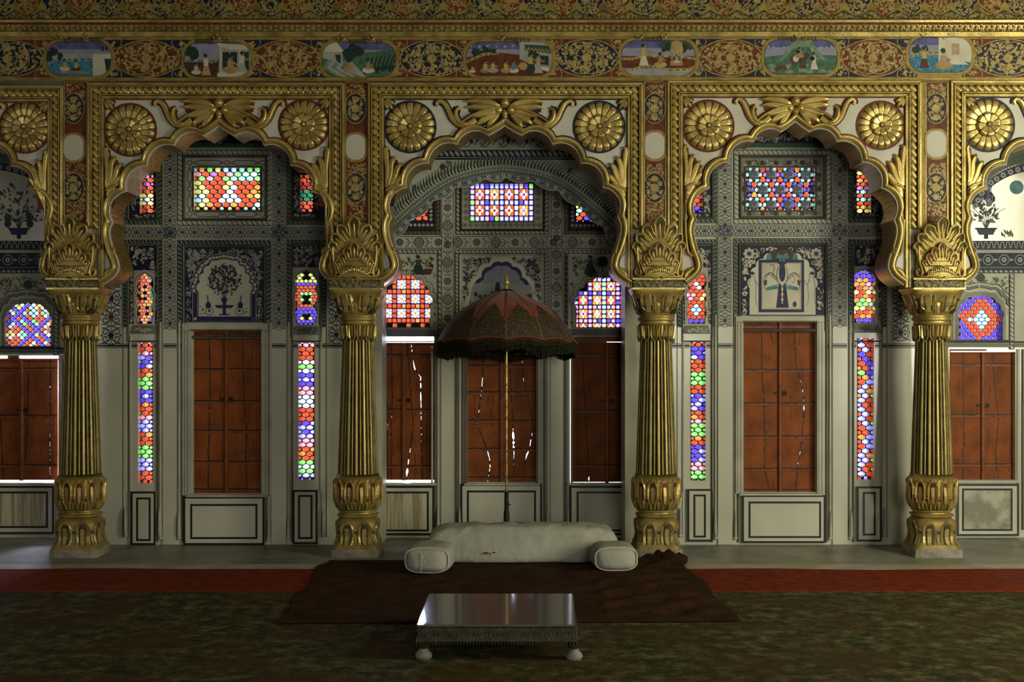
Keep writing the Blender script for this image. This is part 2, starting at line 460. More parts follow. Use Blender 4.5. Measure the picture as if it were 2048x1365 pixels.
    def dome(s,cx,cy,r,H,m,h0=0,n=14):
        rows=[]
        for t in (0,.35,.6,.8,.93,1.0):
            rows.append([s.P((cx+r*t*cos(2*pi*j/n),cy+r*t*sin(2*pi*j/n)),h0+H*sqrt(max(0,1-t*t))) for j in range(n)])
        s.grid(rows,m,smooth=True,closed=True)

def xt(f,pts): return [f(p) for p in pts]
# ============================================================ ARCADE
YF = .05            # front face of the arcade wall
YB = .40            # back face
YL = -.02           # top y of structure
PW = Pen(YF)
TMPL = [(0,253),(33,272),(95,290),(152,328),(196,376),(225,435)]
TAIL = [(225,435),(231,449),(231,466),(224,492),(215,514),(212,532),(217,546),(228,558),(247,571)]
def arch_path(cx, half, dA, dB, off=0.0, side=-1):
    """half outline of the cusped arch from apex down; off = offset out into the spandrel"""
    k=half/225.0
    def T(p):
        fy=min(1,(p[1]-253)/182.0); d=dA*(1-fy)+dB*fy
        if p[1]>435: d=dB*max(0,(571-p[1])/136.0)
        return (p[0]*k, p[1]+d)
    C=[T(p) for p in TMPL]
    # arc mid points
    mids=[]
    for i in range(len(C)-1):
        a,b=C[i],C[i+1]; mx,my=(a[0]+b[0])/2,(a[1]+b[1])/2
        L=hypot(b[0]-a[0],b[1]-a[1]); nx,ny=(b[1]-a[1])/L,-(b[0]-a[0])/L   # outward: right/up
        sg=.055*L if i==0 else (.27*L)
        if i==0: sg=-.02*L
        mids.append((mx+nx*sg,my+ny*sg,nx,ny))
    # joint offsets
    J=[]
    for i,c in enumerate(C):
        if i==0: J.append((0,c[1]-off*1.45)); continue
        a=mids[i-1]; 
        if i<len(mids): b=mids[i]; nx,ny=a[2]+b[2],a[3]+b[3]
        else: nx,ny=a[2],a[3]+.0
        l=hypot(nx,ny); nx/=l; ny/=l
        J.append((c[0]+nx*off*1.12, c[1]+ny*off*1.12))
    out=[]
    for i in range(len(mids)):
        m=mids[i]; M_=(m[0]+m[2]*off,m[1]+m[3]*off)
        seg=arc3(J[i],M_,J[i+1],8)
        out+=seg[:-1]
    tail=crom([T(p) for p in TAIL],4); nt=normals2(tail)
    to=[(p[0]-q[0]*off*1.0, p[1]-q[1]*off*1.0) for p,q in zip(tail,nt)]
    # make sure the tail offset lies outward (larger x)
    if off and sum(a[0]-b[0] for a,b in zip(to,tail))<0: to=[(p[0]+q[0]*off,p[1]+q[1]*off) for p,q in zip(tail,nt)]
    jx,jy=J[-1]; e0=to[0]
    to=[(x+(jx-e0[0])*max(0,1-i/5), y+(jy-e0[1])*max(0,1-i/5)) for i,(x,y) in enumerate(to)]
    out+=to
    return [(cx+side*x,y) for x,y in out]

def rope_h(pen,x0,x1,y0,y1,hh,lean=1,h0=0):
    n=max(1,round(abs(x1-x0)/14.5)); dx=(x1-x0)/n; h=(y1-y0)
    pen.rect(x0,y0,x1,y1,'gold_dark',h0+.001)
    for i in range(n):
        a=x0+dx*(i+.5)
        pen.lobe([(a-lean*7.5,y0+.3),(a-lean*3.5,y0+h*.3),(a+lean*3.5,y0+h*.7),(a+lean*7.5,y1-.3)],abs(dx)*.98,hh,'gold_bright',h0,'bead',5,3)
def rope_v(pen,x0,x1,y0,y1,hh,lean=1,h0=0):
    n=max(1,round(abs(y1-y0)/14.5)); dy=(y1-y0)/n; w=(x1-x0)
    pen.rect(x0,y0,x1,y1,'gold_dark',h0+.001)
    for i in range(n):
        a=y0+dy*(i+.5)
        pen.lobe([(x0+.3,a-lean*7.5),(x0+w*.3,a-lean*3.5),(x0+w*.7,a+lean*3.5),(x1-.3,a+lean*7.5)],abs(dy)*.98,hh,'gold_bright',h0,'bead',5,3)

def make_arch(label, cx, half, dA, dB, fx0, fx1, fyt, ros, outline, xmin, xmax, spx0, spx1):
    """fx0..fx1 outer edges of the gilded frame, spx0..spx1 edges of the masonry of this bay"""
    root = thing('multifoil_arch', label, 'arch', W(cx,570,YF))
    Y0=fyt-2
    # spandrel plate with soffit
    L=arch_path(cx,half,dA,dB,0,-1); R=arch_path(cx,half,dA,dB,0,1)
    op=L[::-1]+R[1:]
    p=Pen(YF)
    yb=578
    left=[(x,y) for x,y in L]; 
    # left half polygon and right half polygon, joined on the centre line
    pl=[(spx0,Y0),(cx,Y0)]+left+[(spx0,yb)] if True else None
    if left[-1][0]<spx0: pl=[(spx0,Y0),(cx,Y0)]+[q for q in left if q[0]>=spx0]
    rt=R
    pr=[(spx1,Y0),(cx,Y0)]+rt+[(spx1,yb)]
    p.poly(pl,'gesso',0); p.poly(pr,'gesso',0)
    back=-(YB-YF)
    rows=[[p.P(q,0) for q in op],[p.P(q,back*.03) for q in op]]
    def PB(q,y):      # same world x,z at depth y
        x,_,z=p.P(q,0); return (x,y,z)
    p.grid([[PB(q,YF) for q in op],[PB(q,YF+.02) for q in op]],'gesso',smooth=False)
    spn=p.build('spandrel',root)
    q_=Pen(YF)
    q_.grid([[PB(q,YF+.02+(YB-YF-.02)*t) for q in op] for t in (0,.5,1)],'gold_soffit',smooth=False)
    # painted scribble of foliage on the soffit
    rnd=random.Random(int(cx))
    for i in range(0,len(op)-1):
        a,b=PB(op[i],0),PB(op[i+1],0)
        for k in range(5):
            t=rnd.random(); y=YF+.04+rnd.random()*(YB-YF-.08); u=rnd.random()*.5
            x=a[0]+(b[0]-a[0])*u; z=a[2]+(b[2]-a[2])*u
            x2=a[0]+(b[0]-a[0])*(u+.3+.2*t); z2=a[2]+(b[2]-a[2])*(u+.3+.2*t)
            # into the opening by a hair
            ox,oz=(cxw(cx)-x),(1.9-z); l=hypot(ox,oz); ox*=.0015/l; oz*=.0015/l
            dy=.03*(rnd.random()-.5); w=.004
            q_.add([(x+ox,y,z+oz),(x+ox,y+w,z+oz),(x2+ox,y+dy+w,z2+oz),(x2+ox,y+dy,z2+oz)],[(0,1,2,3)],'gold_dark' if k<3 else 'redline')
    q_.build('soffit',root)
    # moulding that follows the cusps
    p=Pen(YF)
    prof=[(0,0),(0,.016),(1.6,.020),(2.6,.012),(3.4,.012),(4.2,.026),(7,.040),(11,.044),(13.5,.030),(14.5,.008),(15.5,.002),(17.5,.002)]
    for sd in (-1,1):
        rows=[]
        for o,h in prof: rows.append([p.P(q,h) for q in arch_path(cx,half,dA,dB,o,sd)])
        def mf(i,j): return 'cream' if i<2 else ('gold_dark' if i==3 else ('gold_bright' if i<9 else outline))
        p.grid(rows,'gold_bright',smooth=True,mfun=mf)
    p.build('arch_moulding',root)
    # square frame: bands and rope
    p=Pen(YF)
    def band(a,b,h,m,yb=576):   # raised band between insets a and b of the frame
        for (x0,y0,x1,y1) in ((fx0+a,fyt+a,fx1-a,fyt+b),):
            p.slab([(fx0+a,fyt+a),(fx1-a,fyt+a),(fx1-b,fyt+b),(fx0+b,fyt+b)],m,0,h,.6)
        p.slab([(fx0+a,fyt+a),(fx0+b,fyt+b),(fx0+b,yb),(fx0+a,yb)],m,0,h,.6)
        p.slab([(fx1-a,fyt+a),(fx1-a,yb),(fx1-b,yb),(fx1-b,fyt+b)],m,0,h,.6)
    band(-3,2.2,.035,'gold_bright',458); band(3,5.5,.045,'gold',458)
    band(19,22,.03,'gold'); band(22.6,28.5,.022,'gold')
    p.build('frame',root)
    p=Pen(YF)
    a,b=6,18.5
    rope_h(p,fx0+a,fx1-a,fyt+a,fyt+b,.022,1,.006)
    rope_v(p,fx0+a,fx0+b,fyt+b,458,.022,1,.006); rope_v(p,fx1-b,fx1-a,fyt+b,458,.022,1,.006)
    p.build('rope_moulding',root)
    ix0,ix1,iy=fx0+28.5,fx1-28.5,fyt+28.5
    # thin painted line inside the frame
    p=Pen(YF)
    p.frame(ix0+1,iy+1,ix1-1,900,1.6,outline,.0012) if False else None
    p.rect(ix0,iy,ix1,iy+2,outline,.0012)
    for x in (ix0,ix1-2): p.rect(x,iy,x+2,470,outline,.0012)
    # crest in the middle: bud, two acanthus leaves, two scrolled arms
    k=half/225.0; y0=fyt-170+ (0)
    cr=Pen(YF)
    def lf(pts,w,H,prof='leaf',h0=.0,m='gold_bright',gr=None,cup=False,both=True):
        for sd in (-1,1):
            q=[(cx+sd*x*k,y+y0) for x,y in pts]
            cr.lobe(q,w,H,m,h0,prof,7,5,gr,None,cup)
            # painted outline behind
            sp_=crom(q,5) if len(q)>2 else q
            n=len(sp_)
            cr.stroke(sp_[:max(3,int(n*.93))],w+5 if prof!='stem' else w*.8+4,outline,.0010,taper=False)
            if not both: break
    # leaf: five fingers from the root by the bud
    for pts,w in (([(8,214),(30,206),(58,203),(82,204)],13),([(10,218),(36,216),(60,214),(80,216)],13),([(12,222),(36,226),(56,230),(72,233)],14),
                  ([(12,226),(30,234),(46,242),(56,250)],14),([(10,226),(22,238),(30,248),(36,256)],13)):
        lf(pts,w*1.15,.030,'leaf',.004,gr=.7)
    lf([(10,216),(40,222),(66,232),(88,246)],9,.034,'stem',.008)
    # scrolled arm
    lf([(58,240),(74,250),(90,250),(104,238),(112,222),(120,208),(130,203),(136,207),(133,213)],15,.026,'stem',.004,gr=.75)
    lf([(72,249),(86,248),(96,238),(98,224),(92,214)],12,.028,'leaf',.006)
    lf([(104,244),(100,230),(96,220),(88,217)],9,.022,'leaf',.004)
    for dx,dy,r,hh in ((0,-6,10,.05),(-12,8,9,.04),(12,8,9,.04),(0,16,7,.045)):
        cr.disc(cx+dx*k,213+dy+y0,r+2.2,outline,.0012)
        cr.dome(cx+dx*k,213+dy+y0,r,hh,'gold_bright',.004)
    lf([(0,222),(0,232),(0,240)],12,.03,'finger',.01,both=False)
    cr.build('foliate_crest',root)
    # rosettes
    for i,(rx,ry,rr,lb) in enumerate(ros):
        if rx+rr<xmin or rx-rr>xmax: continue
        r=Pen(YF); 
        r.disc(rx,ry,rr+3.2,outline,.0014,40)
        r.rosette(rx,ry,rr,18,.030,'gold_bright','gold_dark')
        ro=r.build('rosette',root); ro['label']=lb
        r=Pen(YF); r.rosette(rx,ry,rr*.50,8,.026,'gold_bright','gold_dark',.024,ph=.2); ri=r.build('inner_flower',ro)
        r=Pen(YF); r.dome(rx,ry,rr*.09,.016,'gold_bright',.036); r.ring(rx,ry,rr*.11,1.4,'gold_dark',.040,12); r.build('boss',ro)
    # leaf sprays low on either side, corner leaves
    for sd,bx in ((-1,ix0),(1,ix1)):
        if bx<xmin-30 or bx>xmax+30: continue
        sx=lambda x: bx-sd*x
        r=Pen(YF)
        for pts,w in (([(4,376),(6,340),(4,312),(3,300),(9,294)],12),([(6,378),(12,350),(14,328),(22,312)],15),([(8,380),(20,356),(26,338),(36,326)],15),([(10,384),(24,366),(32,356),(38,350)],13)):
            q=[(sx(x),y+y0) for x,y in pts]
            r.stroke(crom(q,5)[:-2],w+5,outline,.0010); r.lobe(q,w,.034,'gold_bright',.003,'finger',7,6,.72)
        q=[(sx(16),374+y0),(sx(10),392+y0),(sx(7),412+y0)]
        r.stroke(q,24,outline,.0009); r.lobe(q,24,.036,'gold_bright',.003,'taper',7,6,.8)
        q=[(sx(2),384+y0),(sx(12),376+y0),(sx(24),372+y0),(sx(32),366+y0)]
        r.lobe(q,10,.03,'gold_bright',.012,'leaf',7,5)
        q=[(sx(6),400+y0),(sx(6),440),(sx(5),500)]
        r.lobe(q,6,.02,'gold_bright',.002,'stem',5,8)
        # lower curl beside the springing
        edge=abs((cx+sd*half*.945)-bx); cs=max(.45,(edge-3)/36)
        sx=lambda x,cs=cs: bx-sd*x*cs
        q=[(sx(4),440),(sx(6),480),(sx(10),505),(sx(20),512),(sx(28),506),(sx(27),498),(sx(21),496)]
        r.lobe(q,9,.03,'gold',.004,'stem',7,5)
        r.dome(sx(21),504,7*cs,.03,'gold_bright',.006)
        q=[(sx(2),560),(sx(7),548),(sx(16),540),(sx(26),535)]
        r.lobe(q,14,.03,'gold_bright',.003,'leaf',7,5)
        r.build('leaf_spray',root)
        sx=lambda x: bx-sd*x
        r=Pen(YF)
        for a,l in ((pi*.28,24),(pi*.12,20),(pi*.42,20)):
            q=[(sx(2),iy+2),(sx(2+l*.5*cos(a)),iy+2+l*.5*sin(a)),(sx(2+l*cos(a)),iy+2+l*sin(a))]
            r.stroke(q,12,outline,.0009); r.lobe(q,11,.026,'gold',.003,'leaf',7,5,.7)
        r.build('corner_leaf',root)
    p.build('painted_line',root)
    return root
def cxw(px): return (px-CX)*(YF-CAMY)/F

spbR=lambda a,b:(a,b)
make_arch('gilded cusped arch at the left edge, cut off by the frame of the photo', -118,209,4,8,-372,125,176,[(50,255,50,'gold rosette left of the first column')],'redline',-60,2100,-400,128.5)
make_arch('gilded cusped arch over the flower vase niche, between the first and second columns', 438.5,212,0,11,181,687,170,[(260,260,51,'gold rosette with worn centre at the left of the arch'),(608,250,49,'gold rosette at the right of the arch')],'redline',-60,2100,177.5,690.5)
make_arch('gilded cusped arch above the umbrella, over the middle bay', 1009.5,225,0,0,740,1283,170,[(820,254,50,'gold rosette at the left of the arch'),(1198,254,50,'gold rosette at the right of the arch')],'navyline',-60,2100,736.5,1286.5)
make_arch('gilded cusped arch over the bay with the painted figure niche', 1590,196,-8,6,1337,1838,166,[(1416,252,50,'gold rosette at the left of the arch'),(1761,251,47,'gold rosette at the right of the arch')],'redline',-60,2100,1333.5,1841.5)
make_arch('gilded cusped arch at the right edge, cut off by the frame of the photo', 2150,204,2,4,1902,2400,166,[(1975,250,52,'gold rosette right of the last column')],'navyline',-60,2100,1898.5,2430)

# ---------------------------------------------------------------- arabesques
def arabesque(pen, cx, cy, rx, ry, fg, h=.0018, rnd=None, big=True):
    rnd=rnd or random
    pen.ring(cx-rx*.18,cy,ry*.93,1.7,fg,h,32); pen.ring(cx+rx*.18,cy,ry*.93,1.7,fg,h,32)
    pen.flower(cx,cy,ry*.30,fg,h,12)
    spots=[]
    for k in range(6):
        a=pi/6+k*pi/3; spots.append((cx+rx*.53*cos(a),cy+ry*.60*sin(a)))
    for (x,y) in spots:
        pen.flower(x,y,ry*.17,fg,h,7)
        pen.stroke([(cx,cy),((cx+x)/2+rnd.uniform(-3,3),(cy+y)/2+rnd.uniform(-3,3)),(x,y)],1.2,fg,h)
        for j in range(5):
            a=rnd.uniform(0,2*pi); pen.leaf(x+ry*.17*cos(a),y+ry*.17*sin(a),a,ry*.17,ry*.13,fg,h)
    n=int(70*rx/ry)
    for k in range(n):
        a=2*pi*k/n+rnd.uniform(-.1,.1); t=rnd.choice((.86,.78,.36,.92,.66,.45,.55,.70))
        x,y=cx+rx*t*cos(a),cy+ry*t*sin(a)
        b=rnd.uniform(0,2*pi)
        for d in (-.9,0,.9): pen.leaf(x,y,b+d,ry*.145,ry*.10,fg,h)
def leafscatter(pen, x0,y0,x1,y1,fg,sz,dens,rnd,h=.0018,inside=None,curl=True):
    n=int((x1-x0)*(y1-y0)/(sz*sz)*dens)
    for k in range(n):
        x,y=rnd.uniform(x0+sz*.4,x1-sz*.4),rnd.uniform(y0+sz*.4,y1-sz*.4)
        if inside and not inside(x,y): continue
        a=rnd.uniform(0,2*pi)
        if curl and rnd.random()<.35:
            r=sz*.32; pts=[(x+r*(1-.09*i)*cos(a+i*.75),y+r*(1-.09*i)*sin(a+i*.75)) for i in range(8)]
            if inside and not all(inside(*q) for q in pts): continue
            pen.stroke(pts,max(1.0,sz*.1),fg,h)
        else:
            for d in (-.8,0,.8): pen.leaf(x,y,a+d,sz*.42,sz*.24,fg,h)

PIL=[]
# ---------------------------------------------------------------- pilasters over the columns
for (x0,x1,oc,yo,lb,n) in ((127,176,147,(270,321),'painted pilaster over the first column, darkest of the four',0),(690,738,711,(269,320),'painted pilaster over the second column, left of the umbrella arch',1),
                      (1287,1333,1309,(265,318),'painted pilaster over the third column, right of the umbrella arch',2),(1850,1897,1872,(262,315),'painted pilaster over the last column, brightest of the four',3)):
    root=thing('pilaster',lb,'pilaster',W(oc,560,YF)); PIL.append(root)
    rnd=random.Random(n*7+1)
    p=Pen(YF); yt=164
    e0,e1=((128.5,177.5),(690.5,736.5),(1286.5,1333.5),(1841.5,1898.5))[n]
    p.box2(e0,yt,e1,559,'gold_flat',-.34,.012)
    p.build('panel',root)
    p=Pen(YF-.012)
    p.rect(x0+2,yt+1,x1-2,445,'red',.0008)
    leafscatter(p,x0+3,yt+2,x1-3,214,'gold_paint',7.5,3.2,rnd)
    leafscatter(p,x0+3,325,x1-3,445,'gold_paint',7.5,3.2,rnd)
    for yc in ((187+243)/2+2, 376):
        p.poly(ell(oc,yc,21,30,28),'navy',.0022)
        p.ring(oc,yc,21.5,1.6,'gold_paint',.003,28,30)
        for (dx,dy,r) in ((0,0,9),(0,-18,7),(0,18,7),(-12,-9,4),(12,-9,4),(-12,9,4),(12,9,4)): p.flower(oc+dx,yc+dy,r,'gold_paint',.003,8)
        leafscatter(p,oc-18,yc-26,oc+18,yc+26,'gold_paint',6.5,2.2,rnd,.003,lambda x,y:((x-oc)/18)**2+((y-yc)/26)**2<1)
    for x in (x0+1,x1-2.5): p.rect(x,yt,x+1.5,445,'gold_bright',.003)
    p.build('painted_foliage',root)
    p=Pen(YF-.012)
    ov=rrect(oc-19.5,yo[0],oc+19.5,yo[1],17,6)
    p.slab(rrect(oc-24,yo[0]-5,oc+24,yo[1]+5,20,6),'gold_flat',.001,.005,.8)
    p.slab(ov,'gesso',.003,.0065,.4)
    p.build('cartouche',root)

# ---------------------------------------------------------------- frieze
fr=thing('frieze','gilded frieze of painted scenes and floral roundels running above the arches','frieze',W(1024,165,YF))
p=Pen(YF); p.rect(-300,62,2350,162.8,'gold_flat',-.002)
p.box2(-300,156.5,2350,161,'gold',0,.014,.8); p.box2(-300,161.0,2350,162.8,'gold_flat',0,.01,.3)
p.build('board',fr)
YR=YF-.004
segs=[(-60,90,'navy',14),(225,362,'red',166),(503,640,'red',14),(797,930,'navy',166),(1106,1240,'navy',166),(1394,1528,'red',166),(1680,1812,'red',166),(1946,2085,'navy',166)]
for i,(x0,x1,bg,_) in enumerate(segs):
    rnd=random.Random(40+i); yT,yB=80,155
    if i>=4: yT,yB=78,154
    p=Pen(YF)
    other='red' if bg=='navy' else 'navy'
    p.rect(x0-22,yT,x1+22,yB,other,.001)
    leafscatter(p,x0-20,yT,x0+14,yB,'gold_paint',8,1.5,rnd,.0030); leafscatter(p,x1-14,yT,x1+20,yB,'gold_paint',8,1.5,rnd,.0030)
    cx,cy=(x0+x1)/2,(yT+yB)/2; rx=(x1-x0)/2+1; ry=(yB-yT)/2
    p.poly(ell(cx,cy,rx*.93,ry*.98,36),bg,.0016)
    for sd in (-1,1): p.poly(ell(cx+sd*rx*.8,cy,rx*.25,ry*.5,16),bg,.0015)
    p.ring(cx,cy,rx*.94,2.0,'gold_paint',.0024,40,ry*.97)
    for sx in (-1,1):
        for sy in (-1,1):
            p.ring(cx+sx*rx*.98,cy+sy*ry*.86,rx*.26,1.5,'gold_paint',.0024,20,ry*.36)
            for k in range(4):
                a=rnd.uniform(0,6.28); p.leaf(cx+sx*rx*.98,cy+sy*ry*.8,a,7,4.5,'gold_paint',.003)
            for k in range(3): p.leaf(cx+sx*rx*(.93+.1*rnd.random()),cy+sy*ry*(.2+.5*rnd.random()),rnd.uniform(0,6.28),7,5,'gold_paint',.003)
    arabesque(p,cx,cy,rx*.92,ry*.9,'gold_paint',.003,rnd)
    o=p.build('floral_roundel',fr); o['label']= 'gold flowers on a dark blue roundel' if bg=='navy' else 'gold flowers on a red roundel'
# painted scenes
def person(p,x,y,h,dress,skin='skin_paint',top='yellow_paint',hh=.0060,lean=0):
    p.poly([(x-h*.22,y),(x-h*.09,y-h*.5),(x+h*.09,y-h*.5),(x+h*.24,y)],dress,hh)
    p.poly([(x-h*.11,y-h*.45),(x-h*.13+lean,y-h*.8),(x+h*.11+lean,y-h*.8),(x+h*.11,y-h*.45)],top,hh+.0002)
    p.stroke([(x+h*.08,y-h*.74),(x+h*.25,y-h*.6),(x+h*.34,y-h*.66)],h*.07,skin,hh+.0004)
    p.disc(x+lean,y-h*.9,h*.10,skin,hh+.0004,10); p.disc(x-h*.03+lean,y-h*.95,h*.09,'tree_paint',hh+.0005,10)
def seated(p,x,y,h,dress,top='yellow_paint',hh=.0060):
    p.poly(ell(x,y-h*.15,h*.42,h*.2,12),dress,hh)
    p.poly([(x-h*.16,y-h*.2),(x-h*.16,y-h*.65),(x+h*.14,y-h*.65),(x+h*.16,y-h*.2)],top,hh+.0002)
    p.stroke([(x+h*.1,y-h*.55),(x+h*.35,y-h*.4)],h*.09,'skin_paint',hh+.0004)
    p.disc(x,y-h*.80,h*.13,'skin_paint',hh+.0004,10); p.disc(x-h*.03,y-h*.87,h*.12,'tree_paint',hh+.0005,10)
def clipped(p, pts, x0,y0,x1,y1, m, h):
    q=cliprect(pts,x0,y0,x1,y1)
    if len(q)>2: p.poly(q,m,h)
def rclip(poly, shape):
    """clip polygon against the convex outline shape"""
    out=poly[:]; n=len(shape)
    A=sum(shape[i-1][0]*shape[i][1]-shape[i][0]*shape[i-1][1] for i in range(n)); sg=1 if A>0 else -1
    for i in range(n):
        a=shape[i]; b=shape[(i+1)%n]
        if hypot(b[0]-a[0],b[1]-a[1])<1e-6: continue
        f=lambda q:sg*((b[0]-a[0])*(q[1]-a[1])-(b[1]-a[1])*(q[0]-a[0]))
        new=[]
        for j in range(len(out)):
            c=out[j-1]; d=out[j]; fc,fd=f(c),f(d)
            if (fc>=0)!=(fd>=0):
                t=fc/(fc-fd); new.append((c[0]+(d[0]-c[0])*t,c[1]+(d[1]-c[1])*t))
            if fd>=0: new.append(d)
        out=new
        if len(out)<3: return []
    return out
scn=[(94,84,222,152),(369,85,501,154),(645,85,791,154),(933,84,1104,152),(1243,81,1390,151),(1529,80,1674,149),(1818,75,1943,145)]
lbs=['painted scene of bathers in a pool beside a white tower','painted scene of a terrace with figures under a pale pavilion','painted scene of a hut, a dark tree and a seated woman in green fields','painted scene of a couple and musicians on a red terrace','painted scene of two women by a gold canopy shrine above water','painted scene of riders fighting below a green hill','painted scene of women on a blue floor in front of a white wall']
def painting(i):
    x0,y0,x1,y1=scn[i]; w,h=x1-x0,y1-y0
    p=Pen(YF); sh=rrect(x0,y0,x1,y1,h*.42,7)
    p.slab(rrect(x0-7,y0-6,x1+7,y1+6,h*.47,7),'gold_flat',.001,.0045,.8)
    X=lambda u:x0+w*u; Yy=lambda v:y0+h*v
    def A(pts,m,hh):
        q=rclip([(X(u),Yy(v)) for u,v in pts],sh)
        if len(q)>2: p.poly(q,m,hh)
    rnd=random.Random(i)
    A([(0,0),(1,0),(1,1),(0,1)],'haze_paint',.0048)
    A([(0,0),(1,0),(1,.22),(0,.22)],'sky_paint',.0050)
    def blobtree(u,v,r,m='tree_paint',n=10,hh=.0056):
        for k in range(n):
            a=rnd.uniform(0,6.28);t=rnd.uniform(0,.8)*r
            A([((uu-x0)/w,(vv-y0)/h) for uu,vv in ell(X(u)+t*cos(a),Yy(v)+t*sin(a)*.9,r*.4,None,9)],m,hh+k*.00003)
    def bal(pts,m='yellow_paint',hh=.0058,wd=5):
        for a,b in zip(pts,pts[1:]):
            A([a,b,(b[0],b[1]+wd/h),(a[0],a[1]+wd/h)],m,hh)
            for k in range(3):
                t=(k+.2)/3; s_=(k+.8)/3
                ax,ay=a[0]+(b[0]-a[0])*t,a[1]+(b[1]-a[1])*t; bx,by=a[0]+(b[0]-a[0])*s_,a[1]+(b[1]-a[1])*s_
                A([(ax,ay+1.6/h),(bx,by+1.6/h),(bx,by+3.6/h),(ax,ay+3.6/h)],'tree_paint',hh+.0002)
    if i==0:
        A([(0,.5),(1,.5),(1,1),(0,1)],'water_paint',.0052); A([(0,.34),(1,.34),(1,.52),(0,.52)],'grey_paint',.0051)
        blobtree(.06,.38,15,n=16); blobtree(.2,.42,9)
        bal([(0,.66),(.14,.48),(.4,.48),(.72,.48)],'grey_paint')
        A([(.72,.32),(1,.32),(1,1),(.72,1)],'cream',.0060); A([(.70,.28),(1,.28),(1,.36),(.70,.36)],'haze_paint',.0062)
        for u in (.86,.92): A([(u,.12),(u+.03,.12),(u+.03,.27),(u,.27)],'tree_paint',.0063)
        A([(.9,.5),(1,.5),(1,.9),(.93,.86)],'tree_paint',.0064)
        A([(.2,.86),(.62,.86),(.66,.93),(.22,.93)],'ochre',.0056)
        seated(p,X(.28),Yy(.84),24,'cream'); seated(p,X(.46),Yy(.84),22,'brownred')
    elif i==1:
        A([(0,.5),(1,.5),(1,1),(0,1)],'brownred',.0052); A([(.1,.05),(1,.05),(1,.5),(.1,.5)],'haze_paint',.0051)
        blobtree(.12,.28,16,n=18); bal([(0,.5),(.5,.5)],'grey_paint')
        A([(.52,.06),(1,.06),(1,1),(.52,1)],'grey_paint',.0060); A([(.50,.02),(1,.10),(1,.22),(.66,.20),(.50,.10)],'cream',.0066)
        for u in (.58,.70,.88): A([(u,.28),(u+.10,.28),(u+.10,.8),(u,.8)],'tree_paint',.0062)
        for u in (.54,.83): A([(u,.14),(u+.025,.14),(u+.025,.85),(u,.85)],'cream',.0064)
        A([(.5,.9),(.7,.78),(1,.86),(1,1),(.5,1)],'cream',.0068)
        seated(p,X(.18),Yy(.92),24,'cream','cream'); person(p,X(.33),Yy(.96),42,'ochre',top='cream'); seated(p,X(.70),Yy(.88),38,'ochre','ochre',.0070); person(p,X(.88),Yy(.86),40,'grey_paint','skin_paint','cream',.0070)
    elif i==2:
        A([(0,.4),(.3,.36),(1,.2),(1,1),(0,1)],'green_paint',.0052)
        for k in range(9): A([(.55+k*.06,.95-.05*k),(.62+k*.06,.45-.02*k),(.64+k*.06,.45-.02*k),(.585+k*.06,.95-.05*k)],'tree_paint',.0054)
        for k in range(6): A([(0+.06*k,.75),(.08+.06*k,.5),(.3+.06*k,1),(.22+.06*k,1)],'grey_paint' if k%2 else 'palegreen',.0054)
        A([(0,.3),(.02,.02),(.2,.0),(.3,.28)],'cream',.0057); A([(0,.28),(.28,.28),(.28,.7),(.2,.6),(0,.45)],'grey_paint',.0058); A([(.17,.36),(.25,.36),(.25,.62),(.20,.55)],'tree_paint',.0060)
        blobtree(.43,.32,19,n=26,hh=.0062); 
        for k in range(5): blobtree(.78+.045*k,.80-.02*k,8,'tree_paint',5,.0061)
        seated(p,X(.63),Yy(.88),30,'cream','skin_paint',.0072); seated(p,X(.36),Yy(.86),24,'ochre','ochre',.0072)
    elif i==3:
        A([(0,.45),(.4,.32),(.75,.42),(1,.9),(1,1),(0,1)],'red',.0052)
        blobtree(.12,.32,11,n=10); blobtree(.22,.28,11,n=10); blobtree(.3,.33,9)
        for k in range(6): blobtree(.05+.1*k,.13,4,'grey_paint',4,.0054)
        bal([(0,.55),(.2,.33),(.38,.3)],'yellow_paint')
        A([(.62,0),(1,0),(1,.75),(.70,.6),(.62,.5)],'grey_paint',.0056); A([(.68,.08),(1,.12),(1,.35),(.68,.26)],'leafgreen',.0058)
        for k in range(8): A([(.69+.04*k,.14+.01*k),(.71+.04*k,.24+.01*k),(.73+.04*k,.14+.01*k),(.73+.04*k,.19+.01*k),(.71+.04*k,.29+.01*k),(.69+.04*k,.19+.01*k)],'ochre',.0060)
        A([(.72,.36),(.96,.42),(.96,.7),(.72,.6)],'tree_paint',.0059); A([(.8,.66),(1,.8),(1,.92),(.8,.76)],'cream',.0062)
        blobtree(.77,.35,11,'tree_paint',8,.0061)
        for u,d,t in ((.07,'cream','grey_paint'),(.22,'ochre','yellow_paint'),(.31,'grey_paint','yellow_paint'),(.55,'cream','teal'),(.46,'ochre','yellow_paint')): seated(p,X(u),Yy(.9),26 if u>.1 else 15,d,t,.0066)
        p.poly(ell(X(.66),Yy(.72),9,8,12),'ochre',.0068)
        person(p,X(.75),Yy(.92),40,'tree_paint',top='yellow_paint',hh=.0070); person(p,X(.84),Yy(.92),38,'grey_paint',top='yellow_paint',hh=.0070)
    elif i==4:
        A([(0,.45),(1,.45),(1,.8),(0,.8)],'red',.0052); A([(0,.8),(1,.8),(1,1),(0,1)],'grey_paint',.0053)
        for k in range(4): A([(.15,.80+.05*k),(1,.80+.05*k),(1,.815+.05*k),(.15,.815+.05*k)],'haze_paint',.0055)
        for k in range(5): blobtree(.56+.09*k,.16+.02*(k%2),12,'leafgreen',9,.0054); 
        blobtree(.62,.2,11,'tree_paint',8,.0055); blobtree(.85,.2,10,'tree_paint',8,.0055)
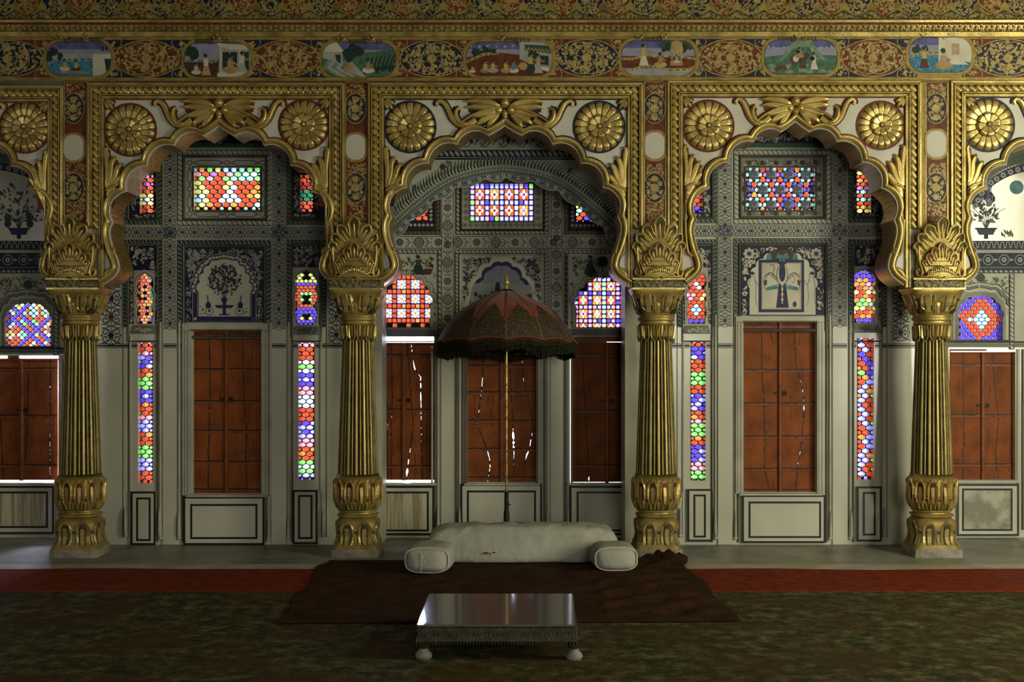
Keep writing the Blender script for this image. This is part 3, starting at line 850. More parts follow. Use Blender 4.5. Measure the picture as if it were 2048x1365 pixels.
        bal([(0,.5),(.15,.5),(.3,.42),(.75,.42),(1,.5)],'yellow_paint',.0058,4.5); bal([(.12,.82),(.3,.70),(.5,.72),(.62,.82),(.9,.80),(1,.72)],'yellow_paint',.0060,5)
        A([(.66,.3),(.68,.06),(.75,-.02),(.82,.06),(.84,.3),(.82,.35),(.68,.35)],'ochre',.0062)
        for u in (.675,.80): A([(u,.3),(u+.02,.3),(u+.02,.72),(u,.72)],'ochre',.0063)
        A([(.66,.6),(.83,.6),(.83,.72),(.66,.72)],'ochre',.0064); seated(p,X(.75),Yy(.64),16,'cream','grey_paint',.0068)
        person(p,X(.3),Yy(.72),42,'cream',top='yellow_paint',hh=.0066); seated(p,X(.53),Yy(.76),30,'yellow_paint','ochre',.0066)
    elif i==5:
        A([(0,.5),(.3,.42),(1,.45),(1,1),(0,1)],'green_paint',.0052); A([(.2,.6),(.36,.12),(.46,.0),(.64,.0),(.74,.3),(.85,.6)],'palegreen',.0054); A([(.25,.6),(.4,.25),(.6,.2),(.8,.6)],'green_paint',.0055)
        for k in range(5): blobtree(.05+.07*k,.22,4,'grey_paint',4,.0053); 
        for k in range(4): blobtree(.78+.07*k,.22,4,'grey_paint',4,.0053)
        for k in range(10): A([((uu-x0)/w,(vv-y0)/h) for uu,vv in ell(X(rnd.random()),Yy(rnd.uniform(.65,.95)),9,4,9)],'palegreen',.0056)
        p.poly(ell(X(.45),Yy(.56),15,8,14),'brownred',.0062)
        for u in (.38,.42,.5,.54): p.poly([(X(u),Yy(.6)),(X(u)+3,Yy(.6)),(X(u)+(1 if u<.45 else 5),Yy(.82)),(X(u)-2,Yy(.82))],'brownred',.0062)
        p.poly([(X(.52),Yy(.52)),(X(.58),Yy(.36)),(X(.62),Yy(.44)),(X(.57),Yy(.6))],'brownred',.0063)
        p.poly(ell(X(.43),Yy(.55),6,7,10),'cream',.0065); seated(p,X(.48),Yy(.52),22,'ochre','ochre',.0067); p.disc(X(.46),Yy(.34),4,'black',.0070)
        person(p,X(.68),Yy(.86),34,'cream',top='cream',hh=.0066); p.disc(X(.66),Yy(.54),4.5,'black',.0072); p.stroke([(X(.66),Yy(.42)),(X(.65),Yy(.22))],1.4,'cream',.0070)
        p.stroke([(X(.15),Yy(.9)),(X(.2),Yy(.8)),(X(.3),Yy(.82))],7,'red',.0066); p.disc(X(.32),Yy(.8),3,'skin_paint',.0068)
    else:
        A([(0,.5),(1,.5),(1,1),(0,1)],'water_paint',.0052); A([(.47,0),(1,0),(1,.72),(.6,.6),(.47,.7)],'cream',.0054); blobtree(.12,.34,10,n=12); blobtree(.25,.34,8)
        bal([(0,.52),(.2,.4),(.48,.4)],'yellow_paint')
        A([(.68,.18),(.8,.18),(.8,.5),(.68,.5)],'ochre',.0058); A([(.70,.28),(.78,.28),(.78,.4),(.70,.4)],'grey_paint',.0060)
        person(p,X(.24),Yy(.88),42,'brownred',top='yellow_paint',hh=.0066); seated(p,X(.55),Yy(.9),42,'ochre','skin_paint',.0066)
        A([(.62,.62),(.8,.6),(.95,.78),(.66,.78)],'cream',.0062)
        for k in range(40): 
            u,v=rnd.random(),rnd.uniform(.6,.98)
            A([(u,v),(u+.03,v-.01),(u+.03,v+.02)],'blue',.0055)
    p.stroke(sh,1.0,'black',.0052,closed=True)
    o=p.build('painted_scene',fr); o['label']=lbs[i]
for i in range(7): painting(i)
# inscriptions
def devatext(s, px, py, hpx, parent, y=YF):
    try:
        font=bpy.data.fonts.get('Bfont') 
        cu=bpy.data.curves.new('t','FONT'); cu.body=s; cu.size=hpx*S(y)*1.0; cu.fill_mode='FRONT'; cu.offset=.0006
        cu.align_x='CENTER'
        ob=bpy.data.objects.new('t',cu); COL.objects.link(ob)
        dg=bpy.context.evaluated_depsgraph_get(); me=bpy.data.meshes.new_from_object(ob.evaluated_get(dg))
        bpy.data.objects.remove(ob); 
        if not len(me.vertices): return
        x,_,z=W(px,py,y); ox,oy,oz=wpos(parent)
        for v in me.vertices:
            a,b=v.co.x,v.co.y; v.co=(x+a-ox, y-.006-oy, z+b-oz)
        me.materials.clear(); me.materials.append(M['black'])
        o=bpy.data.objects.new('inscription',me); COL.objects.link(o); o.parent=parent; WP[o.name]=wpos(parent)
    except Exception as e: print('text',e)
for s,x,y in (('श्रीनारसा',148,81),('महोद',190,80),('॥रामग्री',408,82),('३१',451,81),('आसावरी',714,83),('३२',757,83),('रागनरुा॥१॥',1034,80),('॥नरवि२॥',1303,79),('॥रागश्री',1573,77),('नट॥२॥',1616,77),('सनवरागश्री',1868,72),('॥२॥',1908,71)):
    devatext(s,x,y+4.5,12.5,fr)
# brass rings hung at the top of the frieze
k=0
for x,y in ((118,76),(171,75),(434,77),(683,79),(742,78),(1002,76),(1278,74),(1327,73),(1593,71),(1844,69),(1899,67)):
    lbl='small brass hook ring on the frieze '+['above the left end of the bathers scene','above the right part of the bathers scene','between the letters over the pavilion scene','above the left end of the hut scene','above the right part of the hut scene','over the red terrace scene','above the left end of the canopy shrine scene','above the middle of the canopy shrine scene','over the riders scene','above the left end of the blue floor scene','above the right part of the blue floor scene'][k]; k+=1
    x3,_,z3=W(x,y,YF)
    m=MB(); R_=.020; r_=.0052
    rows=[]
    for a in range(17):
        A_=2*pi*a/16; rows.append([(x3+(R_+r_*cos(b*pi/4))*cos(A_)*1.15, YF-.022+r_*sin(b*pi/4), z3+(R_+r_*cos(b*pi/4))*sin(A_)*.8) for b in range(9)])
    m.grid(rows,'brass')
    o=m.build('brass_ring'); tag(o,lbl,'ring','brass rings along the frieze')
    q=Pen(YF); q.dome(x,y-7,6,.030,'gold_flat',.0); q.build('rosette_plate',o)

# ---------------------------------------------------------------- cornice and coved ceiling
co=thing('cornice','gilded cornice with a band of upright acanthus leaves above the frieze','cornice',W(1024,78,YF))
p=Pen(YF)
# projecting mouldings (profile in px rows, heights in m)
for (ya,yb,h0,h1,m) in ((66,74,.030,.018,'gold'),(62,66,.050,.036,'gold_bright'),(39,42,.075,.085,'gold_bright')):
    p.add([p.P((-300,yb),h1),p.P((2350,yb),h1),p.P((2350,ya),h0),p.P((-300,ya),h0)],[(0,1,2,3)],m)
    p.add([p.P((-300,yb),h1),p.P((2350,yb),h1),p.P((2350,yb),-.01),p.P((-300,yb),-.01)],[(0,1,2,3)],m)
p.build('mouldings',co)
p=Pen(YF,mp=lambda x,y,h:(lambda d:(W(x,y,YF)[0],YF-d-h,W(x,y,YF)[2]))(.045+(62-min(max(y,40),64))/22*.035))
p.rect(-300,41,2350,62,'gold_bright',0)
p.build('leaf_band_ground',co)
YA=YF-.066
p=Pen(YA)
x=-20; i=0
while x<2080:
    pass
    h=22; yb=62.5; 
    p.poly([(x-1,42),(x+10.7,42),(x+10.7,48),(x+7,51),(x+5,47),(x+2,51),(x-1,48)],'red',.0)
    # leaf tip motif: alternating palmette and arrow, dark outlined on gold
    if i%2==0:
        p.stroke([(x,62),(x-1.5,55),(x+1,49),(x+5.3,44.5),(x+9.6,49),(x+12,55),(x+10.6,62)],.8,'gold_dark',.0012)
        p.stroke([(x+3,62),(x+2.6,56),(x+5.3,50),(x+8,56),(x+7.6,62)],.6,'gold_dark',.0012)
        p.leaf(x+5.3,62,-pi/2,13,4,'gold_bright',.0010)
    else:
        p.stroke([(x+1,60),(x+3,54),(x+5.3,58),(x+7.6,54),(x+9.6,60)],.7,'gold_dark',.0012)
        p.leaf(x+5.3,50,pi/2,8,4,'gold_dark',.0012); p.leaf(x+5.3,50,pi/2,7,3,'gold_bright',.0018)
        for d in (-.9,.9): p.leaf(x+5.3,62,-pi/2+d,7,3,'gold_bright',.0010)
    x+=10.7; i+=1
for yy in (42.3,62.3): p.rect(-20,yy-.4,2080,yy+.5,'gold_dark',.0015)
p.build('acanthus_band',co)
# cove: springs at row 40 and leans out over the room at 55 degrees
cs=W(0,40,YF-.08); TAN=1.25
def cove(px,py,h):
    # ray through (px,py) meets the inclined plane z = z0 + (y0-y)*TAN
    y0,z0=YF-.085,cs[2]
    k=(HY-py)/F        # z = EYE + k*D
    # EYE + k*(y-CAMY) = z0 + (y0-y)*TAN
    y=(z0+y0*TAN-EYE+k*CAMY)/(k+TAN)
    y-=h*.8
    D=y-CAMY
    return ((px-CX)*D/F, y, EYE+k*D-h*.6)
p=Pen(0,mp=cove)
p.poly([(-400,40),(2450,40),(2450,-170),(-400,-170)],'gold',0)
cv=p.build('ceiling',kind='structure')
p=Pen(0,mp=cove); rnd=random.Random(5)
P_=107.0; x=-50; i=0
while x<2130:
    for cxx,bg,dy in ((x,'red',0),(x+P_/2,'navy',0)):
        def cus(sc,w=26,top=-14,bot=36):
            pts=[]
            for k in range(25):
                t=k/24; yv=top+(bot-top)*t
                wv=w*(1-abs(t)**2.3)*(1+.10*cos(t*pi*6)); pts.append((cxx-wv*sc,yv*1.0))
            return pts+[(2*cxx-a,b) for a,b in pts[::-1]]
        p.poly(cus(1),bg,.001); p.stroke(cus(1)[:50],1.5,'gold_paint',.0025)
        leafscatter(p,cxx-22,-14,cxx+22,32,'gold_paint',8,4.2,rnd,.002,lambda a,b,c=cxx:abs(a-c)<24*(1-((b+14)/50)**2.3))
    for cxx in (x+P_/4,x+3*P_/4):
        tri=[(cxx-25,38),(cxx-20,30),(cxx-12,27),(cxx,20),(cxx+12,27),(cxx+20,30),(cxx+25,38)]
        p.poly(tri,'patina',.0015); p.stroke(tri[:],1.2,'tree_paint',.003)
        leafscatter(p,cxx-22,22,cxx+22,38,'gold_paint',6,3.0,rnd,.0024,lambda a,b,c=cxx:(b-20)>abs(a-c)*.65)
    x+=P_; i+=1
p.rect(-60,38,2110,39,'gold_dark',.003)
p.build('cove_painting',cv)
# ============================================================ COLUMNS
def superr(t,n):
    c,s=abs(cos(t)),abs(sin(t))
    return 1.0/((c**n+s**n)**(1.0/n))
def zrow(py,y=.19): return EYE-(py-HY)*(y-CAMY)/F
AX=.19
def revolve(mb,cx,cy,prof,m,n=48,smooth=True):
    """prof: list of (z, r, superellipse exponent)"""
    rows=[]
    for z,r,e in prof:
        rows.append([(cx+r*superr(2*pi*j/n,e)*cos(2*pi*j/n), cy+r*superr(2*pi*j/n,e)*sin(2*pi*j/n), z) for j in range(n)])
    mb.grid(rows,m,smooth=smooth,closed=True)
    for r_,fl in ((rows[0],True),(rows[-1],False)):
        mb.add(r_,[list(range(n))[::-1] if fl else list(range(n))],m)
def lerp_prof(prof,z):
    p=sorted(prof)
    if z<=p[0][0]: return p[0][1:]
    for a,b in zip(p,p[1:]):
        if a[0]<=z<=b[0]:
            t=(z-a[0])/max(1e-6,b[0]-a[0]); return (a[1]+(b[1]-a[1])*t,a[2]+(b[2]-a[2])*t)
    return p[-1][1:]
def cylpetal(mb,cx,cy,prof,th,z0,z1,wz,H,mrim,min_,mrib,up=True,rib=True,nu=12,nv=8):
    """pointed petal lying on a turned body: raised rim, sunken dark red field, raised rib"""
    rows=[]; 
    for i in range(nu+1):
        t=i/nu; z=z0+(z1-z0)*t
        w=wz*(1 if t<.62 else max(0,1-((t-.62)/.38)**1.7))*(.86+.14*min(1,t*3))
        w=max(w,.001)
        r,e=lerp_prof(prof,z); row=[]
        for k in range(nv+1):
            u=-1+2*k/nv; a=th+(w*u)/max(r,.05)
            rr=r*superr(a,e)
            rim=abs(u)>.72 or t>.86
            h=H if rim else H*.25
            if abs(u)>.98 or i==nu: h=0
            if rib and abs(u)<.28 and t<.72: h=H*1.1*(1-t/.75)**.5
            row.append((cx+(rr+h)*cos(a),cy+(rr+h)*sin(a),z))
        rows.append(row)
    def mf(i,k):
        u=-1+2*(k+.5)/nv; t=(i+.5)/nu
        if abs(u)>.6 or t>.84: return mrim
        if rib and abs(u)<.3 and t<.66: return mrib
        return min_
    mb.grid(rows,mrim,smooth=False,mfun=mf,flip=not up)
def flame(cx,y0,y1,hw,plane):
    """palmette carved on the impost block: three tiers of looped lobes with raised rims"""
    H_=y1-y0
    def lean(x,y):
        t=max(0,min(1.1,(y1-y)/H_)); return .055*t*t+.030*max(0,1-((x-cx)/(hw*1.1))**2)
    base=Pen(plane)
    pen=Pen(plane,mp=lambda x,y,h:base.P((x,y),h+lean(x,y)))
    k=hw/46.0
    def tier(tips,vals,foot,hw_,h0,rim,rh,dark):
        # tips: (dx,dy,w) left to right; vals between them; foot: outer corners
        out=[(cx-foot[0]*k,y0+foot[1])]; n=len(tips)
        vs=[(-foot[0],foot[1])]+vals+[(foot[0],foot[1])]
        loops=[]
        for i,(tx,ty,w) in enumerate(tips):
            va,vb=vs[i],vs[i+1]
            rx,ry=(va[0]+vb[0])/2,(va[1]+vb[1])/2
            if i==0: rx,ry=vb[0]-w*.9,vb[1]+2
            if i==n-1: rx,ry=va[0]+w*.9,va[1]+2
            dx,dy=tx-rx,ty-ry; l=hypot(dx,dy); dx/=l; dy/=l; nx,ny=dy,-dx   # left-hand side (screen)
            if nx>0: nx,ny=-nx,-ny
            P=lambda a,b:(tx-dx*a+nx*b,ty-dy*a+ny*b)
            seg=[P(l*.62,w*.80),P(l*.34,w*1.0),P(l*.12,w*.62),P(0,0),P(l*.12,-w*.62),P(l*.34,-w*1.0),P(l*.62,-w*.80)]
            pts=crom([va]+seg+[vb],4)
            out+=[(cx+x*k,y0+y) for x,y in pts[1:]]
            loops.append([(cx+x*k,y0+y) for x,y in crom([P(l*.95,0),P(l*.6,w*.40),P(l*.34,w*.60),P(l*.16,w*.34),P(l*.07,0),P(l*.16,-w*.34),P(l*.34,-w*.60),P(l*.6,-w*.40)],3,True)])
            loops[-1]=(loops[-1],[(cx+x*k,y0+y) for x,y in (P(l*.30,0),P(l*.7,0),P(l*1.15,0))])
        pen.slab(out,'gold',h0-.02,h0,.3)
        pen.sweep(out,[(-rim/2,h0),(-rim*.3,h0+rh*.8),(0,h0+rh),(rim*.3,h0+rh*.8),(rim/2,h0)],'gold_bright',nr=normals2(out))
        for lp,vein in loops:
            pen.poly(lp,dark,h0+.0012)
            pen.lobe(vein,5.5*k,.008,'gold_bright',h0+.001,'leaf',5,4)
    tier([(-48,50,9.5),(-44,34,9.5),(-31,17,10),(0,0,11.5),(31,17,10),(44,34,9.5),(48,50,9.5)],
         [(-29,66),(-19,48),(-8.5,38),(8.5,38),(19,48),(29,66)],(34,112),0,.0,4.2,.020,'patina')
    tier([(-34,86,6),(-27,73,7),(-16,61,7.5),(0,51,8.5),(16,61,7.5),(27,73,7),(34,86,6)],
         [(-24,95),(-15,86),(-6.5,78),(6.5,78),(15,86),(24,95)],(30,112),0,.022,3.2,.014,'red')
    tier([(-25,108,4),(-17,103,4.5),(-8.5,99,4.5),(0,97,5),(8.5,99,4.5),(17,103,4.5),(25,108,4)],
         [(-20,113),(-12.5,110),(-4.5,108),(4.5,108),(12.5,110),(20,113)],(31,119),0,.040,2.4,.010,'patina')
    for sd in (-1,1):
        pts=[(cx+sd*hw*.96,y0+H_*.50),(cx+sd*hw*.92,y0+H_*.72),(cx+sd*hw*.80,y0+H_*.88),(cx+sd*hw*.86,y1-4),(cx+sd*hw*1.0,y1-7),(cx+sd*hw*1.03,y1-15),(cx+sd*hw*.95,y1-19),(cx+sd*hw*.90,y1-14)]
        pen.lobe(pts,6.5,.024,'gold_bright',.0,'stem',7,5)
        pen.lobe([(cx+sd*hw*.10,y1-1),(cx+sd*hw*.50,y1-3),(cx+sd*hw*.90,y1-3)],6,.02,'gold_bright',.030,'stem',5,5)
    return pen
NCOL=[0]
def make_column(label, pcx, capx):
    """pcx = column axis in pixels at the axis depth; capx unused offset"""
    cx=(pcx-CX)*(AX-CAMY)/F; cy=AX
    root=thing('column',label,'column',(cx,cy,0))
    Z=lambda py:zrow(py)
    # plinth
    m=MB(); hp=.185
    zt=.062
    rows=[]
    for z,r in ((0,hp),(zt*.85,hp),(zt,hp*.97)):
        rows.append([(cx+r*superr(2*pi*j/48+.0001,14)*cos(2*pi*j/48),cy+r*superr(2*pi*j/48,14)*sin(2*pi*j/48),z) for j in range(48)])
    m.grid(rows,'stone_old',smooth=False,closed=True); m.add(rows[-1],[list(range(48))],'stone_old')
    m.build('plinth',root)
    # foot: waisted block, square below, eight sided above
    zb=zt; 
    foot=[(zb,.176,9),(.085,.172,7),(.115,.155,5.5),(.16,.150,4.5),(.22,.160,4),(.26,.158,3.8),(.285,.140,3.2),(.295,.128,3)]
    m=MB(); revolve(m,cx,cy,foot,'gold_flat',64); fo=m.build('foot',root)
    m=MB()
    for k in range(8):
        th=2*pi*k/8+pi/8
        cylpetal(m,cx,cy,foot,th,.095,.275,.052,.009,'gold','patina','gold_paint')
        cylpetal(m,cx,cy,foot,th+pi/8,.095,.215,.030,.005,'stone_old','patina','gold_paint')
    m.build('carved_leaves',fo)
    # collar rings between foot and bulb
    m=MB()
    revolve(m,cx,cy,[(.292,.130,3),(.300,.155,2.6),(.312,.157,2.6),(.322,.135,2.4),(.330,.134,2.3),(.338,.150,2.2),(.346,.150,2.2),(.352,.138,2)],'gold',48,False)
    m.build('base_ring',root)
    # lotus bulb
    zt2=Z(960); 
    bulb=[(.350,.140,2),(.375,.158,2),(.41,.172,2),(.46,.178,2),(.52,.176,2),(.58,.172,2),(.62,.174,2),(zt2,.178,2)]
    bb0=[(z,r*(.985 if z<.6 else .90),e) for z,r,e in bulb]
    m=MB(); revolve(m,cx,cy,bb0,'gold',60); bb=m.build('lotus_bulb',root)
    m=MB()
    for k in range(12):
        cylpetal(m,cx,cy,bulb,2*pi*k/12+pi/12+.0,.40,zt2+.022,.0445,.014,'gold_bright','red','gold')
    for k in range(12):
        cylpetal(m,cx,cy,bulb,2*pi*k/12,.46,zt2+.020,.030,.006,'gold','gold','gold',rib=False)
        cylpetal(m,cx,cy,bulb,2*pi*k/12,.355,.452,.036,.016,'gold_bright','patina','gold_flat',nu=8)
    m.build('petals',bb)
    # fluted shaft
    zs0,zs1=zt2-.02,Z(680); NF=14; per=12; n=NF*per
    rel=[0,-.004,-.017,.003,.006,.003,-.015,-.006,-.001,.0015,.0015,-.001]
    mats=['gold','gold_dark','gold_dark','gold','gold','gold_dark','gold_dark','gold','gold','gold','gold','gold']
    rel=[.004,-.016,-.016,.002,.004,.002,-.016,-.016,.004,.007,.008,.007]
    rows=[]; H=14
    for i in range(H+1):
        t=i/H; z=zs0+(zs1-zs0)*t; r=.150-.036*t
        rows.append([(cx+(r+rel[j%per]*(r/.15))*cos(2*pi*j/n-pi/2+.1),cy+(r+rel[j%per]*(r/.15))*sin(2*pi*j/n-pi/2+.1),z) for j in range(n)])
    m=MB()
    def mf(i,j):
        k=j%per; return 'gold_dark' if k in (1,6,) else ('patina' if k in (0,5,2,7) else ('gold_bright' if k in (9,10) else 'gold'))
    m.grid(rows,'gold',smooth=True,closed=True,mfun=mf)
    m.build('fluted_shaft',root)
    # necking: hanging petals, rings
    z682,z650,z632,z579=Z(682),Z(651),Z(632),Z(580)
    neck=[(z682-.01,.120,2),(z650,.128,2)]
    m=MB()
    revolve(m,cx,cy,[(z682,.112,2),(z682+.02,.124,2),(z650-.01,.132,2),(z650,.122,2)],'gold_dark',48)
    for k in range(14):
        th=2*pi*k/14
        cylpetal(m,cx,cy,[(z682-.02,.128,2),(z650,.134,2)],th,z650-.004,z682-.012,.029,.012,'gold_bright','patina','gold',up=False,nu=8)
    m.build('necking_petals',root)
    m=MB()
    revolve(m,cx,cy,[(z650-.004,.128,2),(z650+.006,.138,2.2),(z650+.018,.130,2.4),(z650+.030,.128,2.4),(z650+.040,.140,2.6),(z650+.055,.142,2.6),(z650+.062,.132,2.6),(z632,.130,2.8)],'gold',48,False)
    m.build('neck_ring',root)
    # capital: square cup with hanging carved leaves
    cap=[(z632-.004,.128,3.2),(z632+.02,.142,3.6),(z632+.07,.158,4.5),(z632+.13,.172,6),(z632+.165,.188,8),(z579-.012,.196,10),(z579,.196,10)]
    m=MB(); revolve(m,cx,cy,cap,'gold',64); cp=m.build('capital',root)
    m=MB()
    for s in range(4):
        for d in (-.42,.42):
            th=s*pi/2-pi/2+d
            cylpetal(m,cx,cy,cap,th,z632+.155,z632+.015,.056,.012,'gold_bright','gold_paint','gold_bright',up=False)
            for q in (-1,1):
                for v in (.035,.065,.095,.125):
                    cylpetal(m,cx,cy,cap,th+q*.13,z632+v+.02,z632+v-.018,.014,.022,'gold_bright','gold_dark','gold',up=False,rib=False,nu=5,nv=4)
        cylpetal(m,cx,cy,cap,s*pi/2-pi/2,z632+.01,z632+.12,.03,.010,'gold_bright','gold_bright','gold_bright')
        cylpetal(m,cx,cy,cap,s*pi/2-pi/4,z632+.01,z632+.13,.03,.010,'gold_dark','gold_dark','gold_dark')
        for d in (-.17,.17): cylpetal(m,cx,cy,cap,s*pi/2-pi/2+d,z632+.02,z632+.10,.02,.004,'gold_dark','gold_dark','gold_dark')
    m.build('carved_leaves',cp)
    # abacus
    m=MB(); za0,za1=z579-.006,z579+.078; ha=.189
    def sq(z0,z1,h,mm): m.box(cx-h,cy-h,z0,cx+h,cy+h,z1,mm)
    sq(za0,za0+.014,ha+.006,'gold_bright'); sq(za0+.014,za1-.010,ha,'patina'); sq(za1-.010,za1+.002,ha+.008,'gold_bright')
    rnd=random.Random(3)
    for j in range(26):
        x=cx-ha+.012+j*(2*ha-.024)/25; zc=(za0+za1)/2+.002
        for q in range(3):
            a=rnd.uniform(0,6.28); r=.013; z=zc+rnd.uniform(-.02,.02)
            for sgn in (0,1):
                P=[(x+r*cos(a+k*.8)*(1-.1*k),cy-ha-.002,z+r*sin(a+k*.8)*(1-.1*k)) for k in range(6)]
                Q=[(x+(r+.004)*cos(a+k*.8)*(1-.1*k),cy-ha-.002,z+(r+.004)*sin(a+k*.8)*(1-.1*k)) for k in range(6)]
                if sgn: P=[(cx-ha-.002 if cx>0 else cx+ha+.002, cy+(p[0]-cx), p[2]) for p in P]; Q=[(cx-ha-.002 if cx>0 else cx+ha+.002, cy+(p[0]-cx), p[2]) for p in Q]
                m.grid([P,Q],'gold_paint' if q else 'cream',smooth=False)
    m.build('abacus',root)
    # impost block with flame palmette
    yb=cy-ha+.0
    m=MB(); zi0=za1; zi1=Z(455)
    m.box(cx-ha*.915,.008,zi0,cx+ha*.915,YF-.001,zi1-.065,'gold_flat')
    pr_=PIL[NCOL[0]]; NCOL[0]+=1; m.build('impost_block',pr_)
    yp=.006
    pen=Pen(yp); Dp=yp-CAMY
    pxc=CX+cx*F/Dp; py_=lambda z:HY-(z-EYE)*F/Dp
    y1=py_(za1); y0=y1-121; hw=46*1.0
    pen=flame(pxc,y0,y1,hw,yp)
    pen.build('palmette',pr_)
    return root
make_column('gilded fluted column at the far left, the darkest of the row',161,0)
make_column('gilded fluted column left of the umbrella with the violet light at its foot',716,0)
make_column('gilded fluted column right of the umbrella, behind the corner of the brown cloth',1312,0)
make_column('gilded fluted column at the far right on a chipped stone plinth, brightly lit',1863,0)
# ============================================================ BACK WALL
YS=.66     # wall of the two flush bays
YAL=1.04   # wall of the recessed bays
def wall_holes(mb,y,thick,x0,y0,x1,y1,holes,m):
    p=Pen(y)
    xs=sorted({x0,x1}|{min(max(h[0],x0),x1) for h in holes}|{min(max(h[2],x0),x1) for h in holes})
    ys=sorted({y0,y1}|{min(max(h[1],y0),y1) for h in holes}|{min(max(h[3],y0),y1) for h in holes})
    def ins(x,yv): return any(h[0]<x<h[2] and h[1]<yv<h[3] for h in holes)
    for a,b in zip(xs,xs[1:]):
        for c,d in zip(ys,ys[1:]):
            if ins((a+b)/2,(c+d)/2): continue
            for hh in (0,-thick):
                v=[p.P((a,c),0),p.P((b,c),0),p.P((b,d),0),p.P((a,d),0)]
                v=[(q[0],y-hh,q[2]) for q in v]
                mb.add(v,[(0,1,2,3) if hh else (3,2,1,0)],m)
    for h in holes:
        c=[p.P((h[0],h[1]),0),p.P((h[2],h[1]),0),p.P((h[2],h[3]),0),p.P((h[0],h[3]),0)]
        for i in range(4):
            a,b=c[i],c[(i+1)%4]
            mb.add([a,b,(b[0],y+thick,b[2]),(a[0],y+thick,a[2])],[(0,1,2,3)],m)
TH=.20
# ---- stained glass
def ringcell(glassp, trp, cell, mname, gap, h=0.0, rot=0):
    """one pane: cell polygon -> opaque rim + domed glass blob"""
    if len(cell)<3: return
    A=0;cx=0;cy=0
    for i in range(len(cell)):
        a=cell[i-1];b=cell[i];k=a[0]*b[1]-b[0]*a[1];A+=k;cx+=(a[0]+b[0])*k;cy+=(a[1]+b[1])*k
    if abs(A)<1.0: return
    cx/=3*A;cy/=3*A
    def ray(t):
        dx,dy=cos(t),sin(t);best=1e9
        for i in range(len(cell)):
            a=cell[i-1];b=cell[i];ex,ey=b[0]-a[0],b[1]-a[1];d=dx*ey-dy*ex
            if abs(d)<1e-9: continue
            u=((a[0]-cx)*ey-(a[1]-cy)*ex)/d; v=((a[0]-cx)*dy-(a[1]-cy)*dx)/d
            if u>0 and -1e-6<=v<=1+1e-6: best=min(best,u)
        return best if best<1e8 else .5
    N=16
    ang=sorted([2*pi*k/N for k in range(N)]+[atan2(p[1]-cy,p[0]-cx)%(2*pi) for p in cell])
    R=[ray(t) for t in ang]
    n=len(ang)
    inner=[max(.15,r-gap) for r in R]
    mn=min(inner)
    # round the corners
    inner=[min(v,mn*1.45) for v in inner]
    inner=[(inner[i-1]+2*inner[i]+inner[(i+1)%n])/4 for i in range(n)]
    if mname is None:
        trp.poly(cell,'tracery',h+.004); return
    out=[trp.P((cx+r*cos(t),cy+r*sin(t)),h+.006) for r,t in zip(R,ang)]
    i0=[trp.P((cx+r*cos(t),cy+r*sin(t)),h+.003) for r,t in zip(inner,ang)]
    trp.grid([out,i0],'tracery',smooth=False,closed=True)
    rows=[]
    for k,hh in ((1,.001),(.86,.0042),(.62,.0068),(.3,.0082)):
        rows.append([glassp.P((cx+r*k*cos(t),cy+r*k*sin(t)),h+hh) for r,t in zip(inner,ang)])
    glassp.grid(rows,mname,smooth=True,closed=True)
    o=len(glassp.v); glassp.v.append(glassp.P((cx,cy),h+.0085)); k=glassp.mi(mname)
    base=o-n
    for j in range(n): glassp.f.append([base+j,base+(j+1)%n,o]); glassp.m.append(k); glassp.sm.append(True)
class Win:
    cnt=0
    def __init__(s, rect, yw, label, depth=.05):
        Win.cnt+=1; s.rect=rect; s.y=yw+depth
        s.g=Pen(s.y); s.t=Pen(s.y); s.label=label; s.loc=W((rect[0]+rect[2])/2,rect[3],s.y)
    def cell(s,c,m,gap=1.1):
        x0,y0,x1,y1=s.rect
        q=cliprect(c,x0,y0,x1,y1)
        if len(q)>=3: ringcell(s.g,s.t,q,m,gap)
    def done(s):
        root=struct_empty('window_%d'%Win.cnt,s.loc); root['label']=s.label
        s.t.frame(s.rect[0]-1,s.rect[1]-1,s.rect[2]+1,s.rect[3]+1,1.6,'tracery',.008)
        s.t.build('tracery',root); s.g.build('glass_panes',root)
        return root
def hexcell(cx,cy,w,p,e): return [(cx-w/2,cy-p/2+e),(cx,cy-p/2-e),(cx+w/2,cy-p/2+e),(cx+w/2,cy+p/2-e),(cx,cy+p/2+e),(cx-w/2,cy+p/2-e)]
def pick(c,rnd): 
    # slight irregularity of old glass
    if c=='R' and rnd.random()<.10: return 'O'
    if c=='V' and rnd.random()<.35: return 'L'
    return c
def fish(win,w,p,colfun,shift=0,rnd=None,gap=1.05):
    x0,y0,x1,y1=win.rect; rnd=rnd or random.Random(1)
    r=0; y=y0+p*.5
    while y-p<y1:
        x=x0+(w/2 if (r+shift)%2 else 0)
        c=0
        while x-w/2<x1+.01:
            m=colfun(r,x,y,rnd)
            win.cell(hexcell(x,y,w,p,p*.22),('g'+m) if m else None,gap)
            x+=w; c+=1
        y+=p; r+=1
def strip(rect,y,label,seq,w=15.2,p=8.55,zig=False):
    win=Win(rect,y,label)
    def cf(r,x,yy,rnd):
        if zig:
            z=(r*3.2)%44; zx=rect[0]+ (z if z<22 else 44-z)*1.35+2
            if abs(x-zx)<9: return pick('V' if r<9 else 'L',rnd)
            if rnd.random()<.07: return 'G'
            return 'R' if rnd.random()<.85 else 'O'
        c=seq[min(r,len(seq)-1)]
        return pick(c,rnd)
    fish(win,w,p,cf,0,random.Random(int(rect[0])))
    return win.done()
seqL="RRPVVVRRGGGVVVRRRPPLLLRRRGGGLLLRRRRRPLLVRRGGGVVLRRPYY".replace('PP','P')
seqL2="PRRRWGWVLVPPWWWRRRVLVLPPRRRGWGLLLYYOOLLLPPWWYR"
